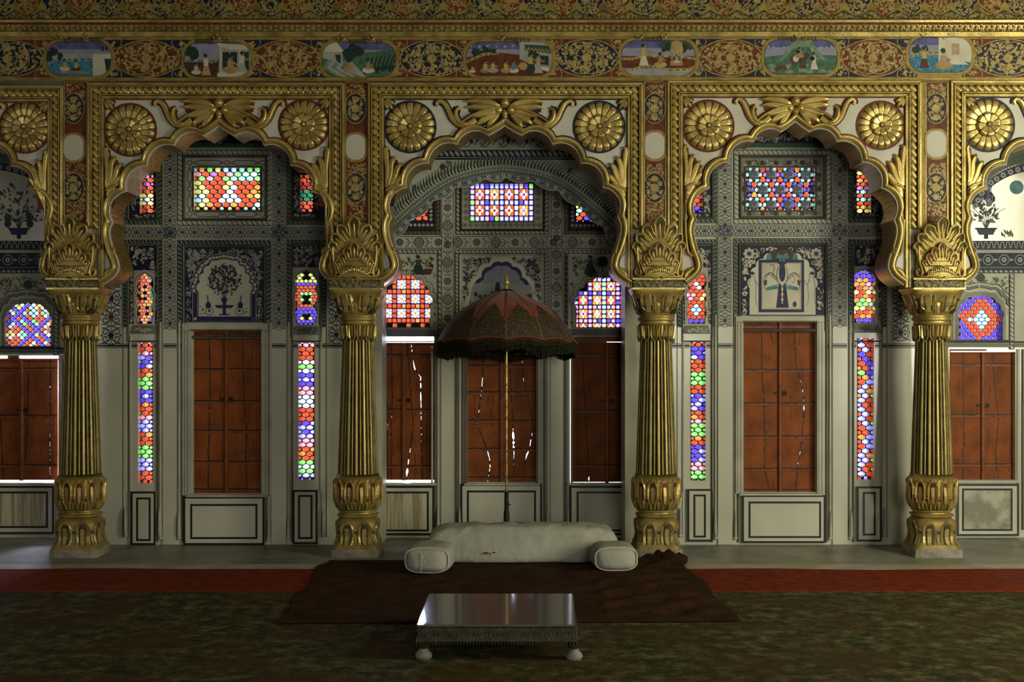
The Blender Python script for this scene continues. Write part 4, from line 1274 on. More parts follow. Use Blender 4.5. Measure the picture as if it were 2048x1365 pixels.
seqR="RVVVRRRGGGRRVVVVRRPGGGRRVVVVPPPGGGRRVVVRRRGGGRRRY".replace('PPP','PP')

def diag_ok(p): return True
def weave(win, pitch, line, fill, tiny, rnd, cols=None):
    """checker of square panes: crossing bands of squares, pointed petals in the fields between"""
    x0,y0,x1,y1=win.rect; cx=(x0+x1)/2
    i=0; x=x0
    nx=max(1,round((x1-x0)/pitch)); ny=max(1,round((y1-y0)/pitch)); dx=(x1-x0)/nx; dy=(y1-y0)/ny
    return nx,ny,dx,dy
def shaped_weave(win,outline,nx,ny,colf,gap=.95,bulge=1.6):
    x0,y0,x1,y1=win.rect; dx=(x1-x0)/nx; dy=(y1-y0)/ny
    for i in range(nx):
        for j in range(ny):
            a,b=x0+i*dx,y0+j*dy; xc,yc=a+dx/2,b+dy/2
            c=[(a,b),(a+dx,b),(a+dx,b+dy),(a,b+dy)]
            ins=(outline is None) or inpoly(xc,yc,outline)
            m=colf(i,j) if ins else None
            win.cell(c,('g'+m) if m else None,gap)
def surround(pen, rect, outline, m, h, pad=2):
    """plate in front of the glass with a shaped opening (outline star-shaped about its centre)"""
    x0,y0,x1,y1=rect; cx,cy=(x0+x1)/2,(y0+y1)/2+ (y1-y0)*.12
    n=len(outline); a=[];b=[]
    for (x,y) in outline:
        dx,dy=x-cx,y-cy; ts=[]
        if dx>0: ts.append((x1-cx)/dx)
        if dx<0: ts.append((x0-cx)/dx)
        if dy>0: ts.append((y1-cy)/dy)
        if dy<0: ts.append((y0-cy)/dy)
        t=min(ts); b.append(pen.P((cx+dx*t,cy+dy*t),h)); a.append(pen.P((x,y),h))
    pen.grid([a,b],m,smooth=False,closed=True)
    pen.grid([a,[pen.P(q,h-.03) for q in outline]],m,smooth=False,closed=True)
    # corners
    for c in ((x0,y0),(x1,y0),(x1,y1),(x0,y1)):
        k=min(range(n),key=lambda i:abs(atan2(outline[i][1]-cy,outline[i][0]-cx)-atan2(c[1]-cy,c[0]-cx)))
        pts=[]
        for d in (-1,0,1):
            x,y=outline[(k+d)%n]; dx,dy=x-cx,y-cy; ts=[]
            if dx>0: ts.append((x1-cx)/dx)
            if dx<0: ts.append((x0-cx)/dx)
            if dy>0: ts.append((y1-cy)/dy)
            if dy<0: ts.append((y0-cy)/dy)
            t=min(ts); pts.append((cx+dx*t,cy+dy*t))
        pen.poly([pts[0],c,pts[1]],m,h); pen.poly([pts[1],c,pts[2]],m,h)
def foil_outline(x0,y0,x1,y1,n=4,base=.35,point=True,bul=.30):
    """cusped niche outline, closed polygon, y runs down; springing at y1-(base)*(h)"""
    cx=(x0+x1)/2; hw=(x1-x0)/2; ys=y1-(y1-y0)*base; hh=ys-y0
    C=[]
    for k in range(n+1):
        a=pi/2*(1-k/n); C.append((hw*cos(a), -hh*sin(a)))
    right=[]
    for k in range(n):
        a,b=C[k],C[k+1]; mx,my=(a[0]+b[0])/2,(a[1]+b[1])/2; L=hypot(b[0]-a[0],b[1]-a[1]); nx,ny=(-(a[1]-b[1])/L,-(b[0]-a[0])/L)
        if nx*mx+ny*my<0: nx,ny=-nx,-ny
        s=L*(bul if k>0 or not point else .05)
        right+=arc3(a,(mx+nx*s,my+ny*s),b,6)[:-1]
    right.append(C[-1]); right=[(cx+x,ys+y) for x,y in right]
    right.append((x1,y1))
    left=[(2*cx-x,y) for x,y in right[::-1]]
    return right+[p for p in left if p not in right][:]
def lancet_outline(x0,y0,x1,y1):
    cx=(x0+x1)/2; hw=(x1-x0)/2; h=y1-y0
    R=[(0,y0),(hw*.35,y0+h*.045),(hw*.75,y0+h*.09),(hw*.95,y0+h*.17),(hw*.98,y0+h*.27),(hw*.78,y0+h*.34),(hw*.98,y0+h*.42),(hw,y0+h*.5),(hw*.95,y0+h*.58),(hw*.76,y0+h*.65),(hw*.95,y0+h*.72),(hw*.98,y0+h*.82),(hw*.8,y0+h*.92),(hw*.82,y1)]
    R=crom(R,3)
    right=[(cx+x,y) for x,y in R]
    return right+[(2*cx-x,y) for x,y in right[::-1]][:-1]

# ---- painted ornament
def scrollband(p,x0,y0,x1,y1,vert=True,h=.002,blue='blue',dot='brownred',grn='leafgreen',u=None,lw=1.25,edge=True):
    Wd=(x1-x0) if vert else (y1-y0); L=(y1-y0) if vert else (x1-x0)
    n=max(1,round(L/(u or Wd*1.05))); d=L/n; c=Wd/2
    def T(a,b):  # a along, b across (-c..c)
        return (x0+c+b, y0+a) if vert else (x0+a, y0+c+b)
    for i in range(n):
        a=d*(i+.5)
        ph=i%2
        x,y=T(a,0)
        p.flower(x,y,Wd*.155,dot if not ph else blue,h+.0008,6)
        p.ring(x,y,Wd*.20,lw*.5,blue,h,10)
        for sa in (-1,1):
            for sb in (-1,1):
                pts=[(0,0,)]
                # C curl
                q=[(a+sa*d*.16,sb*c*.10),(a+sa*d*.30,sb*c*.28),(a+sa*d*.34,sb*c*.60),(a+sa*d*.20,sb*c*.80),(a+sa*d*.06,sb*c*.66),(a+sa*d*.10,sb*c*.46),(a+sa*d*.18,sb*c*.50)]
                p.stroke(crom([T(*v) for v in q],3),lw,blue,h)
                q=[(a+sa*d*.5,sb*c*.06),(a+sa*d*.44,sb*c*.34),(a+sa*d*.38,sb*c*.72)]
                p.stroke(crom([T(*v) for v in q],3),lw*.9,blue,h)
                xx,yy=T(a+sa*d*.40,sb*c*.80); p.disc(xx,yy,Wd*.045,blue,h+.0004,6)
                xx,yy=T(a+sa*d*.24,sb*c*.30); t=atan2(*( (sb,sa) if not vert else (sa,sb)))
                p.leaf(xx,yy,t,Wd*.14,Wd*.08,grn,h+.0006)
        if ph:
            for sb in (-1,1):
                xx,yy=T(a,sb*c*.9); p.disc(xx,yy,Wd*.06,dot,h+.0005,6)
        p.stroke([T(a+d*.16,0),T(a+d*.84,0)] if i<n-1 else [T(a,0),T(a+d*.4,0)],lw*.7,blue,h-.0003)
    if edge:
        for b in (-c+.6,c-.6): p.stroke([T(0,b),T(L,b)],1.0,'greenline',h)
def beadband(p,x0,y0,x1,y1,vert=True,h=.002,blue='navyline'):
    """medallion band of the middle bay: roundels and stars joined by bars"""
    Wd=(x1-x0) if vert else (y1-y0); L=(y1-y0) if vert else (x1-x0); c=Wd/2
    n=max(1,round(L/(Wd*1.55))); d=L/n
    def T(a,b): return (x0+c+b,y0+a) if vert else (x0+a,y0+c+b)
    for i in range(n):
        a=d*(i+.5); x,y=T(a,0)
        if i%2==0:
            p.ring(x,y,Wd*.40,1.6,blue,h,18); p.ring(x,y,Wd*.32,.8,blue,h,16); p.disc(x,y,Wd*.07,'leafgreen',h,6)
            for k in range(7):
                t=k*2*pi/7; p.leaf(x+Wd*.1*cos(t),y+Wd*.1*sin(t),t,Wd*.20,Wd*.13,'leafgreen',h)
        else:
            st=[(x+Wd*(.30 if k%2 else .21)*cos(k*pi/8),y+Wd*(.30 if k%2 else .21)*sin(k*pi/8)) for k in range(16)]
            p.stroke(st,1.7,blue,h,closed=True); p.ring(x,y,Wd*.12,1.8,blue,h,10); p.disc(x,y,Wd*.05,'blue',h,6)
        for sb in (-.05,.05): p.stroke([T(a+d*.30,sb*Wd),T(a+d*.70,sb*Wd)],.8,blue,h)
        for sb in (-1,1):
            q=[(a+d*.5,sb*Wd*.05),(a+d*.42,sb*Wd*.22),(a+d*.30,sb*Wd*.36)]
            p.stroke(crom([T(*v) for v in q],3),1.4,blue,h)
            xx,yy=T(a+d*.62,sb*Wd*.25); p.leaf(xx,yy,(pi/2 if vert else 0)+sb*.8,Wd*.2,Wd*.1,'leafgreen',h)
            xx,yy=T(a+d*.45,sb*Wd*.38); p.disc(xx,yy,Wd*.035,'brownred',h,6)
    for b in (-c+.5,c-.5): p.stroke([T(0,b),T(L,b)],.9,blue,h)
def ropeband(p,x0,y0,x1,y1,vert,ground,leafm,h=.002,step=9,lean=1,edge='navyline'):
    p.rect(x0,y0,x1,y1,ground,h)
    L=(y1-y0) if vert else (x1-x0); Wd=(x1-x0) if vert else (y1-y0); n=max(1,round(L/step)); d=L/n
    for i in range(n):
        a=d*(i+.5)
        q=[(a-d*.34*lean,-Wd*.40),(a-d*.16*lean,-Wd*.12),(a+d*.16*lean,Wd*.12),(a+d*.34*lean,Wd*.40)]
        pts=[(x0+Wd/2+b,y0+t) if vert else (x0+t,y0+Wd/2+b) for t,b in q]
        p.stroke(crom(pts,2),d*.50,leafm,h+.0008,taper='both')
    if edge:
        for b in (.5,Wd-.5):
            p.stroke([(x0+b,y0),(x0+b,y1)] if vert else [(x0,y0+b),(x1,y0+b)],1.1,edge,h+.001)
def ropeframe(p,x0,y0,x1,y1,w,ground,leafm,h=.002,step=9,edge='navyline',bottom=True):
    ropeband(p,x0,y0,x1,y0+w,False,ground,leafm,h,step,1,edge)
    if bottom: ropeband(p,x0,y1-w,x1,y1,False,ground,leafm,h,step,1,edge)
    ropeband(p,x0,y0+w,x0+w,y1-(w if bottom else 0),True,ground,leafm,h,step,1,edge)
    ropeband(p,x1-w,y0+w,x1,y1-(w if bottom else 0),True,ground,leafm,h,step,-1,edge)
def arab(p,x0,y0,x1,y1,m,sz,h,rnd,inside=None,dens=1.2,m2=None):
    n=int((x1-x0)*(y1-y0)/(sz*sz)*dens)
    for k in range(n):
        x,y=rnd.uniform(x0+sz*.4,x1-sz*.4),rnd.uniform(y0+sz*.4,y1-sz*.4)
        if inside and not inside(x,y): continue
        a=rnd.uniform(0,2*pi); t=rnd.random()
        if t<.55:
            r=sz*.40; sg=rnd.choice((-1,1))
            pts=[(x+r*(1-.085*i)*cos(a+sg*i*.7),y+r*(1-.085*i)*sin(a+sg*i*.7)) for i in range(9)]
            if inside and not all(inside(*q) for q in pts): continue
            p.stroke(pts,max(.9,sz*.10),m,h)
        elif t<.85:
            for d in (-.8,0,.8): p.leaf(x,y,a+d,sz*.36,sz*.18,m,h)
        else: p.flower(x,y,sz*.22,m2 or m,h,6)
def leafpath(p,path,sz,w,m,h,side=1,step=6,lean=.5):
    # resample
    acc=0; last=path[0]
    for a,b in zip(path,path[1:]):
        L=hypot(b[0]-a[0],b[1]-a[1]); 
        while acc<=L:
            t=acc/max(L,1e-6); x,y=a[0]+(b[0]-a[0])*t,a[1]+(b[1]-a[1])*t
            ang=atan2(b[1]-a[1],b[0]-a[0])-side*(pi/2-lean)
            q=[(x,y),(x+sz*.4*cos(ang-.3*side),y+sz*.4*sin(ang-.3*side)),(x+sz*.75*cos(ang),y+sz*.75*sin(ang)),(x+sz*cos(ang+.12*side),y+sz*sin(ang+.12*side))]
            p.stroke(q,w,m,h,taper=True)
            acc+=step
        acc-=L
def vase_bush(p,cx,y0,y1,w,rnd,h):
    """painted bouquet over an urn"""
    H=y1-y0
    for k in range(190):
        a=rnd.uniform(0,6.28); r=sqrt(rnd.random()); x=cx+r*w*.5*cos(a); y=y0+H*.30+r*H*.30*sin(a)
        if rnd.random()<.78:
            t=rnd.uniform(0,6.28); p.leaf(x,y,t,w*.09,w*.05,'leafgreen',h)
        else: p.flower(x,y,w*.045,rnd.choice(('blue','brownred','brownred','blue')),h+.0005,6)
    for k in range(7): p.stroke([(cx,y0+H*.72),(cx+(k-3)*w*.05,y0+H*.45),(cx+(k-3)*w*.13,y0+H*.25)],.8,'leafgreen',h)
    for dx,dy in ((0,.06),(-.3,.14),(.3,.14),(-.32,.32),(.32,.32),(0,.3),(0,.55)): p.disc(cx+dx*w,y0+dy*H,w*.055,'brownred' if dx else 'blue',h+.001,8)
    p.poly([(cx-w*.10,y0+H*.66),(cx+w*.10,y0+H*.66),(cx+w*.06,y0+H*.76),(cx-w*.06,y0+H*.76)],'blue',h)
    p.poly([(cx-w*.30,y0+H*.80),(cx+w*.30,y0+H*.80),(cx+w*.22,y0+H*.86),(cx-w*.22,y0+H*.86)],'blue',h)
    p.rect(cx-w*.05,y0+H*.76,cx+w*.05,y1,'blue',h); p.rect(cx-w*.16,y1-2.5,cx+w*.16,y1,'blue',h)
def dado(wallobj,y,rect,inner,plain='plaster',h=.0,lw=4.0,notch=None,m_in=None):
    p=Pen(y); x0,y0,x1,y1=rect
    p.box2(x0,y0,x1,y1,plain,0,.022,.4)
    p.frame(x0,y0,x1,y1,lw,'black',.0232)
    if inner:
        a,b,c,d=inner
        if m_in: p.rect(a+lw,b+lw,c-lw,d-lw,m_in,.0228)
        p.frame(a,b,c,d,lw,'black',.0232)
    return p.build('dado_panel',wallobj)

# ---- shutters
def shutter(rect,y,label,cracksL,cracksR,rails,seed,top=0,bot=0,mid='bar',vis=(0,2048),lgap=0,rgap=0,latch=True):
    x0,y0,x1,y1=rect; y0+=top; y1-=bot
    root=thing('window_shutter',label,'shutter',W((x0+x1)/2,y1,y))
    cx=(x0+x1)/2
    for side,(a,b,cr) in enumerate(((x0+lgap,cx-.6,cracksL),(cx+.6,x1-rgap,cracksR))):
        rnd=random.Random(seed*10+side)
        p=Pen(y); N=60
        # cracks: list of list of (yfrac, xfrac, gap)
        lines=[[(t/N,(0.0),0.0) for t in range(N+1)]]
        def sample(c,t):
            for u,v in zip(c,c[1:]):
                if u[0]<=t<=v[0]:
                    k=(t-u[0])/max(1e-6,v[0]-u[0]); return (u[1]+(v[1]-u[1])*k, u[2]+(v[2]-u[2])*k)
            return (c[-1][1],0) if t>c[-1][0] else (c[0][1],0)
        edges=[]
        for c in sorted(cr,key=lambda c:c[0][1]):
            E=[]
            for i in range(N+1):
                t=i/N; xf,g=sample(c,t)
                jit=rnd.uniform(-.35,.35) if g>0 else rnd.uniform(-.3,.3)
                gg=max(0,g*(.35+.9*rnd.random())) if g>0 else 0
                if g>0 and rnd.random()<.18: gg=0
                X=a+(b-a)*xf+jit; E.append((X-gg/2,X+gg/2,y0+(y1-y0)*t,gg))
            edges.append(E)
        L=[(a,y0+(y1-y0)*i/N) for i in range(N+1)]
        for E in edges+[None]:
            Rr=[(e[0],e[2]) for e in E] if E else [(b,y0+(y1-y0)*i/N) for i in range(N+1)]
            for hh in (0,-.022):
                p.grid([[p.P(q,hh) for q in L],[p.P(q,hh) for q in Rr]],'shutter_wood',smooth=False)
            p.grid([[p.P(q,0) for q in Rr],[p.P(q,-.022) for q in Rr]],'shutter_wood',smooth=False)
            if E:
                L=[(e[1],e[2]) for e in E]
                p.grid([[p.P(q,0) for q in L],[p.P(q,-.022) for q in L]],'shutter_wood',smooth=False)
                # weathered dark lips along the split
                for sgn in (0,1):
                    seg=[(e[sgn]+(-.3 if sgn==0 else .3),e[2]) for i,e in enumerate(E)]
                    for i in range(0,N,1):
                        if rnd.random()<.8: p.stroke([seg[i],seg[i+1]],.9+rnd.random()*.9,'iron',.0008)
        for k in range(7):
            x=rnd.uniform(a+6,b-6); yy=rnd.uniform(y0+10,y1-20); l=rnd.uniform(8,40)
            p.stroke([(x,yy),(x+rnd.uniform(-2,2),yy+l*.5),(x+rnd.uniform(-3,3),yy+l)],.8,'iron',.0016)
        leaf=p.build('leaf',root)
        for r in rails:
            p=Pen(y)
            yy=y0+(y1-y0)*r
            pts=[(a+1+(b-a-2)*i/14,yy+rnd.uniform(-.5,.5)) for i in range(15)]
            p.stroke(pts,2.0,'iron',.0036)
            for i in range(14):
                if rnd.random()<.35: p.stroke([(pts[i][0],yy+1.5),(pts[i][0]+5,yy+rnd.uniform(1.5,3))],1,'iron',.0034)
            p.box2(a+1,yy-1.0,b-1,yy+6.0,'shutter_bar',0,.003,.8)
            p.build('rail',leaf)
        if latch and side==1:
            p=Pen(y); yy=y0+(y1-y0)*.42
            p.ring(cx+9,yy,4,1.6,'iron',.010,12); p.box2(cx+3,yy-2,cx+12,yy+1.5,'iron',0,.012,.5)
            p.build('latch',root); p=Pen(y)
            p.box2(cx-12,yy-2,cx-3,yy+1,'iron',0,.010,.5)
            p.build('hasp',root)
    if mid=='bar':
        p=Pen(y); p.box2(cx-3.6,y0,cx+3.6,y1+1,'shutter_bar',0,.020,1.2); p.build('meeting_stile',root)
    return root

# ================================================= side (flush) bays
stripes=lambda p,x0,x1,h,yc=692: [p.rect(x0,yc-4.6,x1,yc-3.2,'navyline',h), p.rect(x0,yc-1.9,x1,yc+1.9,'black',h), p.rect(x0,yc+3.2,x1,yc+4.6,'navyline',h)]
def narrowmould(p,x,w,y0,y1,m='moulding_white',h=.02):
    """vertical reeded moulding that ends in a little bottle foot"""
    p.slab([(x,y0),(x+w,y0),(x+w,y1),(x,y1)],m,0,h,w*.3)
def bottle(p,x,w,y,m='moulding_white'):
    p.lobe([(x,y+52),(x,y+30),(x,y+10),(x,y)],w,.03,m,.01,'taper',7,5)
    p.lobe([(x,y+60),(x,y+52)],w*1.3,.02,m,.01,'bead',7,4)
class SB: pass
def side_bay(b):
    wl=b.wall
    y=YS; rnd=random.Random(b.seed)
    # upper zone is painted: ground a little darker than the dado plaster
    p=Pen(y)
    X0,X1=b.x0,b.x1
    def paintrect(x0,y0,x1,y1,m,h=.0012):
        # keep clear of holes
        hs=[h_ for h_ in b.holes if not (h_[2]<=x0 or h_[0]>=x1 or h_[3]<=y0 or h_[1]>=y1)]
        xs=sorted({x0,x1}|{min(max(q,x0),x1) for h_ in hs for q in (h_[0],h_[2])}); ys=sorted({y0,y1}|{min(max(q,y0),y1) for h_ in hs for q in (h_[1],h_[3])})
        for a,c in zip(xs,xs[1:]):
            for d,e in zip(ys,ys[1:]):
                if not any(h_[0]<(a+c)/2<h_[2] and h_[1]<(d+e)/2<h_[3] for h_ in hs): p.rect(a,d,c,e,m,h)
    paintrect(X0,170,X1,650,'plaster_old')
    # black and blue stripes over everything that is flush
    xs=[X0,b.strips[0][0]-14,b.strips[0][0],b.strips[0][2],b.strips[0][2]+14,b.pl[0],b.pl[1],b.sh[0]-5,b.sh[2]+5,b.pr[0],b.pr[1],b.strips[1][0]-14,b.strips[1][0],b.strips[1][2],b.strips[1][2]+14,X1]
    stripes(p,X0,b.strips[0][0]-1.5,.0016); stripes(p,b.strips[0][2]+1.5,b.pl[0]-5,.0016); stripes(p,b.pl[1]+5,b.sh[0]-22,.0016)
    stripes(p,b.sh[2]+20,b.pr[0]-5,.0016); stripes(p,b.pr[1]+5,b.strips[1][0]-1.5,.0016); stripes(p,b.strips[1][2]+1.5,X1,.0016)
    # top: dark scroll band under the ceiling line and green rope
    p.rect(X0,240,X1,288,'navyline',.002); arab(p,b.trf[0]-70,258,b.trf[2]+70,287,'cream',15,.0035,rnd,None,1.5); arab(p,b.trf[0]-70,258,b.trf[2]+70,287,'palegreen',10,.0032,rnd,None,.6)
    p.rect(X0,287,X1,296,'greenline',.0024); p.rect(X0,290,X1,292,'black',.003)
    p.build('painted_ground',wl)
    # pilasters
    for (a,c) in (b.pl,b.pr):
        q=Pen(y); q.box2(a-2,296,c+2,1090,'plaster',0,.016,.6); pil=q.build('wall_pilaster',wl)
        q=Pen(y-.016); q.rect(a-1.4,297,c+1.4,652,'plaster_old',.0006); scrollband(q,a,300,c,b.pend,True,.0014)
        stripes(q,a-1,c+1,.0014); q.build('painted_scrolls',pil)
        q=Pen(y)
        narrowmould(q,a-9,5,b.ni[3]-4,1078); narrowmould(q,c+4.5,5,b.ni[3]-4,1078)
        narrowmould(q,a-15,3.5,b.ni[3]-4,1085,'moulding_brown',.014); narrowmould(q,c+11.5,3.5,b.ni[3]-4,1085,'moulding_brown',.014)
        for xx in (a-6.5,c+7): bottle(q,xx,8,1020)
        q.build('reeded_moulding',wl)
    # cross band
    q=Pen(y); q.box2(X0,b.band[0],X1,b.band[1],'plaster_old',0,.0165,.5); cb=q.build('cross_band',wl)
    q=Pen(y-.0165); scrollband(q,X0+2,b.band[0]+1,X1-2,b.band[1]-1,False,.0012); q.build('painted_scrolls',cb)
    # transom panel
    x0,y0,x1,y1=b.trf; gx0,gy0,gx1,gy1=b.tr
    q=Pen(y); w=13
    ropeframe(q,x0,y0,x1,y1,11,'plaster_grey','plaster_old',.010,10,'black')
    q.framemould(x0+11,y0+11,x1-11,y1-11,5,.02,'moulding_brown')
    A,B,C_,D_=x0+16,y0+16,x1-16,y1-16
    for r in ((A,B,C_,gy0),(A,gy1,C_,D_),(A,gy0,gx0,gy1),(gx1,gy0,C_,gy1)):
        if b.trstyle=='cartouche': q.rect(*r,'haze_paint' if False else 'plaster_old',.003)
        else: q.rect(*r,'plaster_grey',.003)
    if b.trstyle=='cartouche':
        def cart(xa,ya,xb,yb,hor):
            if hor: pts=[(xa,(ya+yb)/2),(xa+3,ya+3),(xa+7,ya+3),(xa+9,ya),(xb-9,ya),(xb-7,ya+3),(xb-3,ya+3),(xb,(ya+yb)/2),(xb-3,yb-3),(xb-7,yb-3),(xb-9,yb),(xa+9,yb),(xa+7,yb-3),(xa+3,yb-3)]
            else: pts=[((xa+xb)/2,ya),(xa+3,ya+3),(xa+3,ya+7),(xa,ya+9),(xa,yb-9),(xa+3,yb-7),(xa+3,yb-3),((xa+xb)/2,yb),(xb-3,yb-3),(xb-3,yb-7),(xb,yb-9),(xb,ya+9),(xb-3,ya+7),(xb-3,ya+3)]
            q.stroke(pts,1.4,'blue',.0036,closed=True)
        def quat(x,yy):
            pts=[]
            for k in range(24):
                a=2*pi*k/24; r=5.2*(.78+.22*abs(cos(2*a))); pts.append((x+r*cos(a),yy+r*sin(a)))
            q.stroke(pts,1.3,'blue',.0036,closed=True)
        mx=(gx0+gx1)/2
        for yc in ((B+gy0)/2,(D_+gy1)/2):
            for xx in ((A+gx0)/2,mx,(C_+gx1)/2): quat(xx,yc)
            cart((A+gx0)/2+8,yc-5,mx-8,yc+5,True); cart(mx+8,yc-5,(C_+gx1)/2-8,yc+5,True)
        for xc in ((A+gx0)/2,(C_+gx1)/2):
            quat(xc,(gy0+gy1)/2); cart(xc-4.5,gy0-1,xc+4.5,(gy0+gy1)/2-8,False); cart(xc-4.5,(gy0+gy1)/2+8,xc+4.5,gy1+1,False)
    else:
        for r in ((A+2,B+2,C_-2,gy0-2),(A+2,gy1+2,C_-2,D_-2),(A+2,gy0,gx0-2,gy1),(gx1+2,gy0,C_-2,gy1)):
            arab(q,*r,'leafgreen',9,.0036,rnd,None,2.4,'brownred'); arab(q,*r,'cream',9,.0038,rnd,None,.8)
            L=max(r[2]-r[0],r[3]-r[1]); n=int(L/26)
            for k in range(n):
                t=(k+.5)/n; xx,yy=(r[0]+(r[2]-r[0])*t,(r[1]+r[3])/2) if r[2]-r[0]>r[3]-r[1] else ((r[0]+r[2])/2,r[1]+(r[3]-r[1])*t)
                q.flower(xx,yy,5.5,'brownred',.0044,7,'black')
    q.frame(gx0-3,gy0-3,gx1+3,gy1+3,2.2,'black',.0046)
    q.build('transom_panel',wl)
    # small side windows
    for g,pn in zip(b.sm,b.smp):
        q=Pen(y); x0,y0,x1,y1=pn
        ropeframe(q,x0,y0,x1,y1,9,'plaster_grey','leafgreen',.010,9,'black')
        q.framemould(x0+9,y0+9,x1-9,y1-9,4,.016,'moulding_brown')
        for r in ((x0+13,y0+13,x1-13,g[1]),(x0+13,g[3],x1-13,y1-13),(x0+13,g[1],g[0],g[3]),(g[2],g[1],x1-13,g[3])):
            if r[2]-r[0]<2 or r[3]-r[1]<2: continue
            q.rect(*r,'navyline',.003); arab(q,*r,'cream',7,.0036,rnd,None,1.6)
        q.build('side_light_panel',wl)
    # lancet panels
    for i,(g,pn) in enumerate(zip(b.la,b.lap)):
        q=Pen(y); x0,y0,x1,y1=pn
        ropeframe(q,x0,y0,x1,y1,8,'plaster_grey','navyline',.010,8,'greenline',bottom=False)
        q.framemould(x0+8,y0+8,x1-8,y1+30,3.5,.014,'moulding_brown')
        # ground around the outline
        ol=lancet_outline(g[0]-3.5,g[1]-9,g[2]+3.5,g[3]+1)
        hole=(g[0]-4,g[1]-10,g[2]+4,g[3]+1.5)
        surround(q,hole,lancet_outline(g[0]-.5,g[1]-4,g[2]+.5,g[3]),'plaster_old',.006)
        ix0,iy0,ix1=x0+12,y0+12,x1-12
        for r in ((ix0,iy0,ix1,hole[1]),(ix0,hole[1],hole[0],g[3]),(hole[2],hole[1],ix1,g[3])):
            if r[2]-r[0]<1: continue
            q.rect(*r,'navyline',.0034)
            arab(q,*r,'cream',11 if r[2]-r[0]>20 else 6,.0042,rnd,None,2.2)
        # pale cusped border lines
        q.stroke(lancet_outline(g[0]-4,g[1]-11,g[2]+4,g[3]+1)[:],1.6,'cream',.0072,closed=True)
        q.stroke(lancet_outline(g[0]-1.5,g[1]-6,g[2]+1.5,g[3]),1.0,'moulding_brown',.0072,closed=True)
        # painted sill block
        q.slab([(g[0]-5,g[3]+3),(g[2]+5,g[3]+3),(g[2]+9,g[3]+20),(g[0]-9,g[3]+20)],'plaster_grey',0,.014,.5)
        arab(q,g[0]-4,g[3]+4,g[2]+4,g[3]+19,'cream' if i==0 else 'leafgreen',8,.0150,rnd,None,2)
        q.build('lancet_panel',wl)
        # plain jamb strips either side below
        q=Pen(y)
        s=b.strips[i]
        for xx in (s[0]-17,s[2]+11):
            narrowmould(q,xx,4,g[3]+24,985,'moulding_white',.012)
        q.rect(x0-1.5,y0,x0,1075,'greenline',.0025); q.rect(x1,y0,x1+1.5,1075,'greenline',.0025)
        q.rect(x0+9,y1,x0+10,1075,'navyline',.0025); q.rect(x1-10,y1,x1-9,1075,'navyline',.0025)
        for xx in (x0+5,x1-5): bottle(q,xx,7,1015)
        q.build('jamb_strips',wl)
    # niche over the shutter
    x0,y0,x1,y1=b.ni; q=Pen(y)
    ropeframe(q,x0,y0,x1,b.sh[3]-20,10,'plaster_grey','navyline',.010,9,'greenline',bottom=False) if False else ropeframe(q,x0,y0,x1,y1+20,10,'plaster_grey','navyline' if b.trstyle=='cartouche' else 'leafgreen',.010,9,'navyline',bottom=False)
    q.framemould(x0+10,y0+10,x1-10,y1+30,5,.02,'moulding_brown',outline='navyline')
    A,B,C_,D_=x0+16,y0+16,x1-16,y1-3
    nic=foil_outline(A+26,B+22,C_-26,D_-11,5,.42,True,.26) if b.trstyle=='cartouche' else foil_outline(A+16,B+10,C_-16,D_+0,5,.42,False,.26)
    q.rect(A,B,C_,D_,'navyline',.0034)
    arab(q,A,B,C_,D_,'cream' if b.trstyle!='cartouche' else 'grey_paint',13,.0042,rnd,lambda x,yy:not inpoly(x,yy,foil_outline(A+12,B+8,C_-12,D_-4,5,.42,True,.26)),7.0)
    if b.trstyle=='cartouche':
        q.poly(foil_outline(A+14,B+10,C_-14,D_-2,5,.42,True,.26),'plaster_old',.0046)
        q.stroke(foil_outline(A+16,B+12,C_-16,D_-3,5,.42,True,.26),1.5,'navyline',.0054,closed=True)
        bd=foil_outline(A+20,B+17,C_-20,D_-7,5,.42,True,.26)
        q.stroke(bd,8,'blue',.0050,closed=True)
        for k in range(0,len(bd),2): q.flower(bd[k][0],bd[k][1],3.2,'cream',.0060,6)
        for k in range(1,len(bd),2): q.disc(bd[k][0],bd[k][1],1.2,'cream',.0060,6)
        q.poly(nic,'plaster',.0058); q.stroke(nic,1.4,'navyline',.0064,closed=True)
        cx=(A+C_)/2
        vase_bush(q,cx,B+33,D_-14,66,rnd,.0066)
        for sd in (-1,1):
            xx=cx+sd*32; yy=D_-27
            q.poly(ell(xx,yy-7,5.5,7,12),'blue',.0068); q.stroke([(xx,yy-12),(xx+sd*1,yy-20),(xx+sd*2,yy-27)],2,'blue',.0068)
            q.ring(xx-sd*2,yy+5,8,1.2,'blue',.0068,14); q.disc(xx-sd*2,yy+4,3,'brownred',.0068,8)
            for k in range(6): q.leaf(xx+sd*rnd.uniform(5,16),yy+rnd.uniform(-4,12),rnd.uniform(0,6.28),4,2.4,'leafgreen',.0068)
    else:
        q.poly(nic,'plaster',.0046)
        for k in range(5): pass
        q.stroke(nic,1.8,'navyline',.0056,closed=True)
        for sd in (-1,1):
            fx=(A+C_)/2+sd*((C_-A)/2-16); q.disc(fx,B+15,13,'navyline',.0060,16)
            q.flower(fx,B+15,12,'cream',.0066,8,'navyline'); q.ring(fx,B+15,5,1,'navyline',.0072,10)
        # panel with blue border and a standing figure in white and teal
        cx=(A+C_)/2-1; px0,py0,px1,py1=cx-47,B+27,cx+44,D_-6
        q.poly([(cx-32,py0),(cx-28,py0-14),(cx-15,py0-20),(cx+15,py0-20),(cx+28,py0-14),(cx+32,py0)],'brownred',.0060)
        for sd in (-1,1): q.poly([(cx+sd*32,py0),(cx+sd*30,py0-10),(cx+sd*24,py0-15),(cx+sd*20,py0)],'teal',.0064)
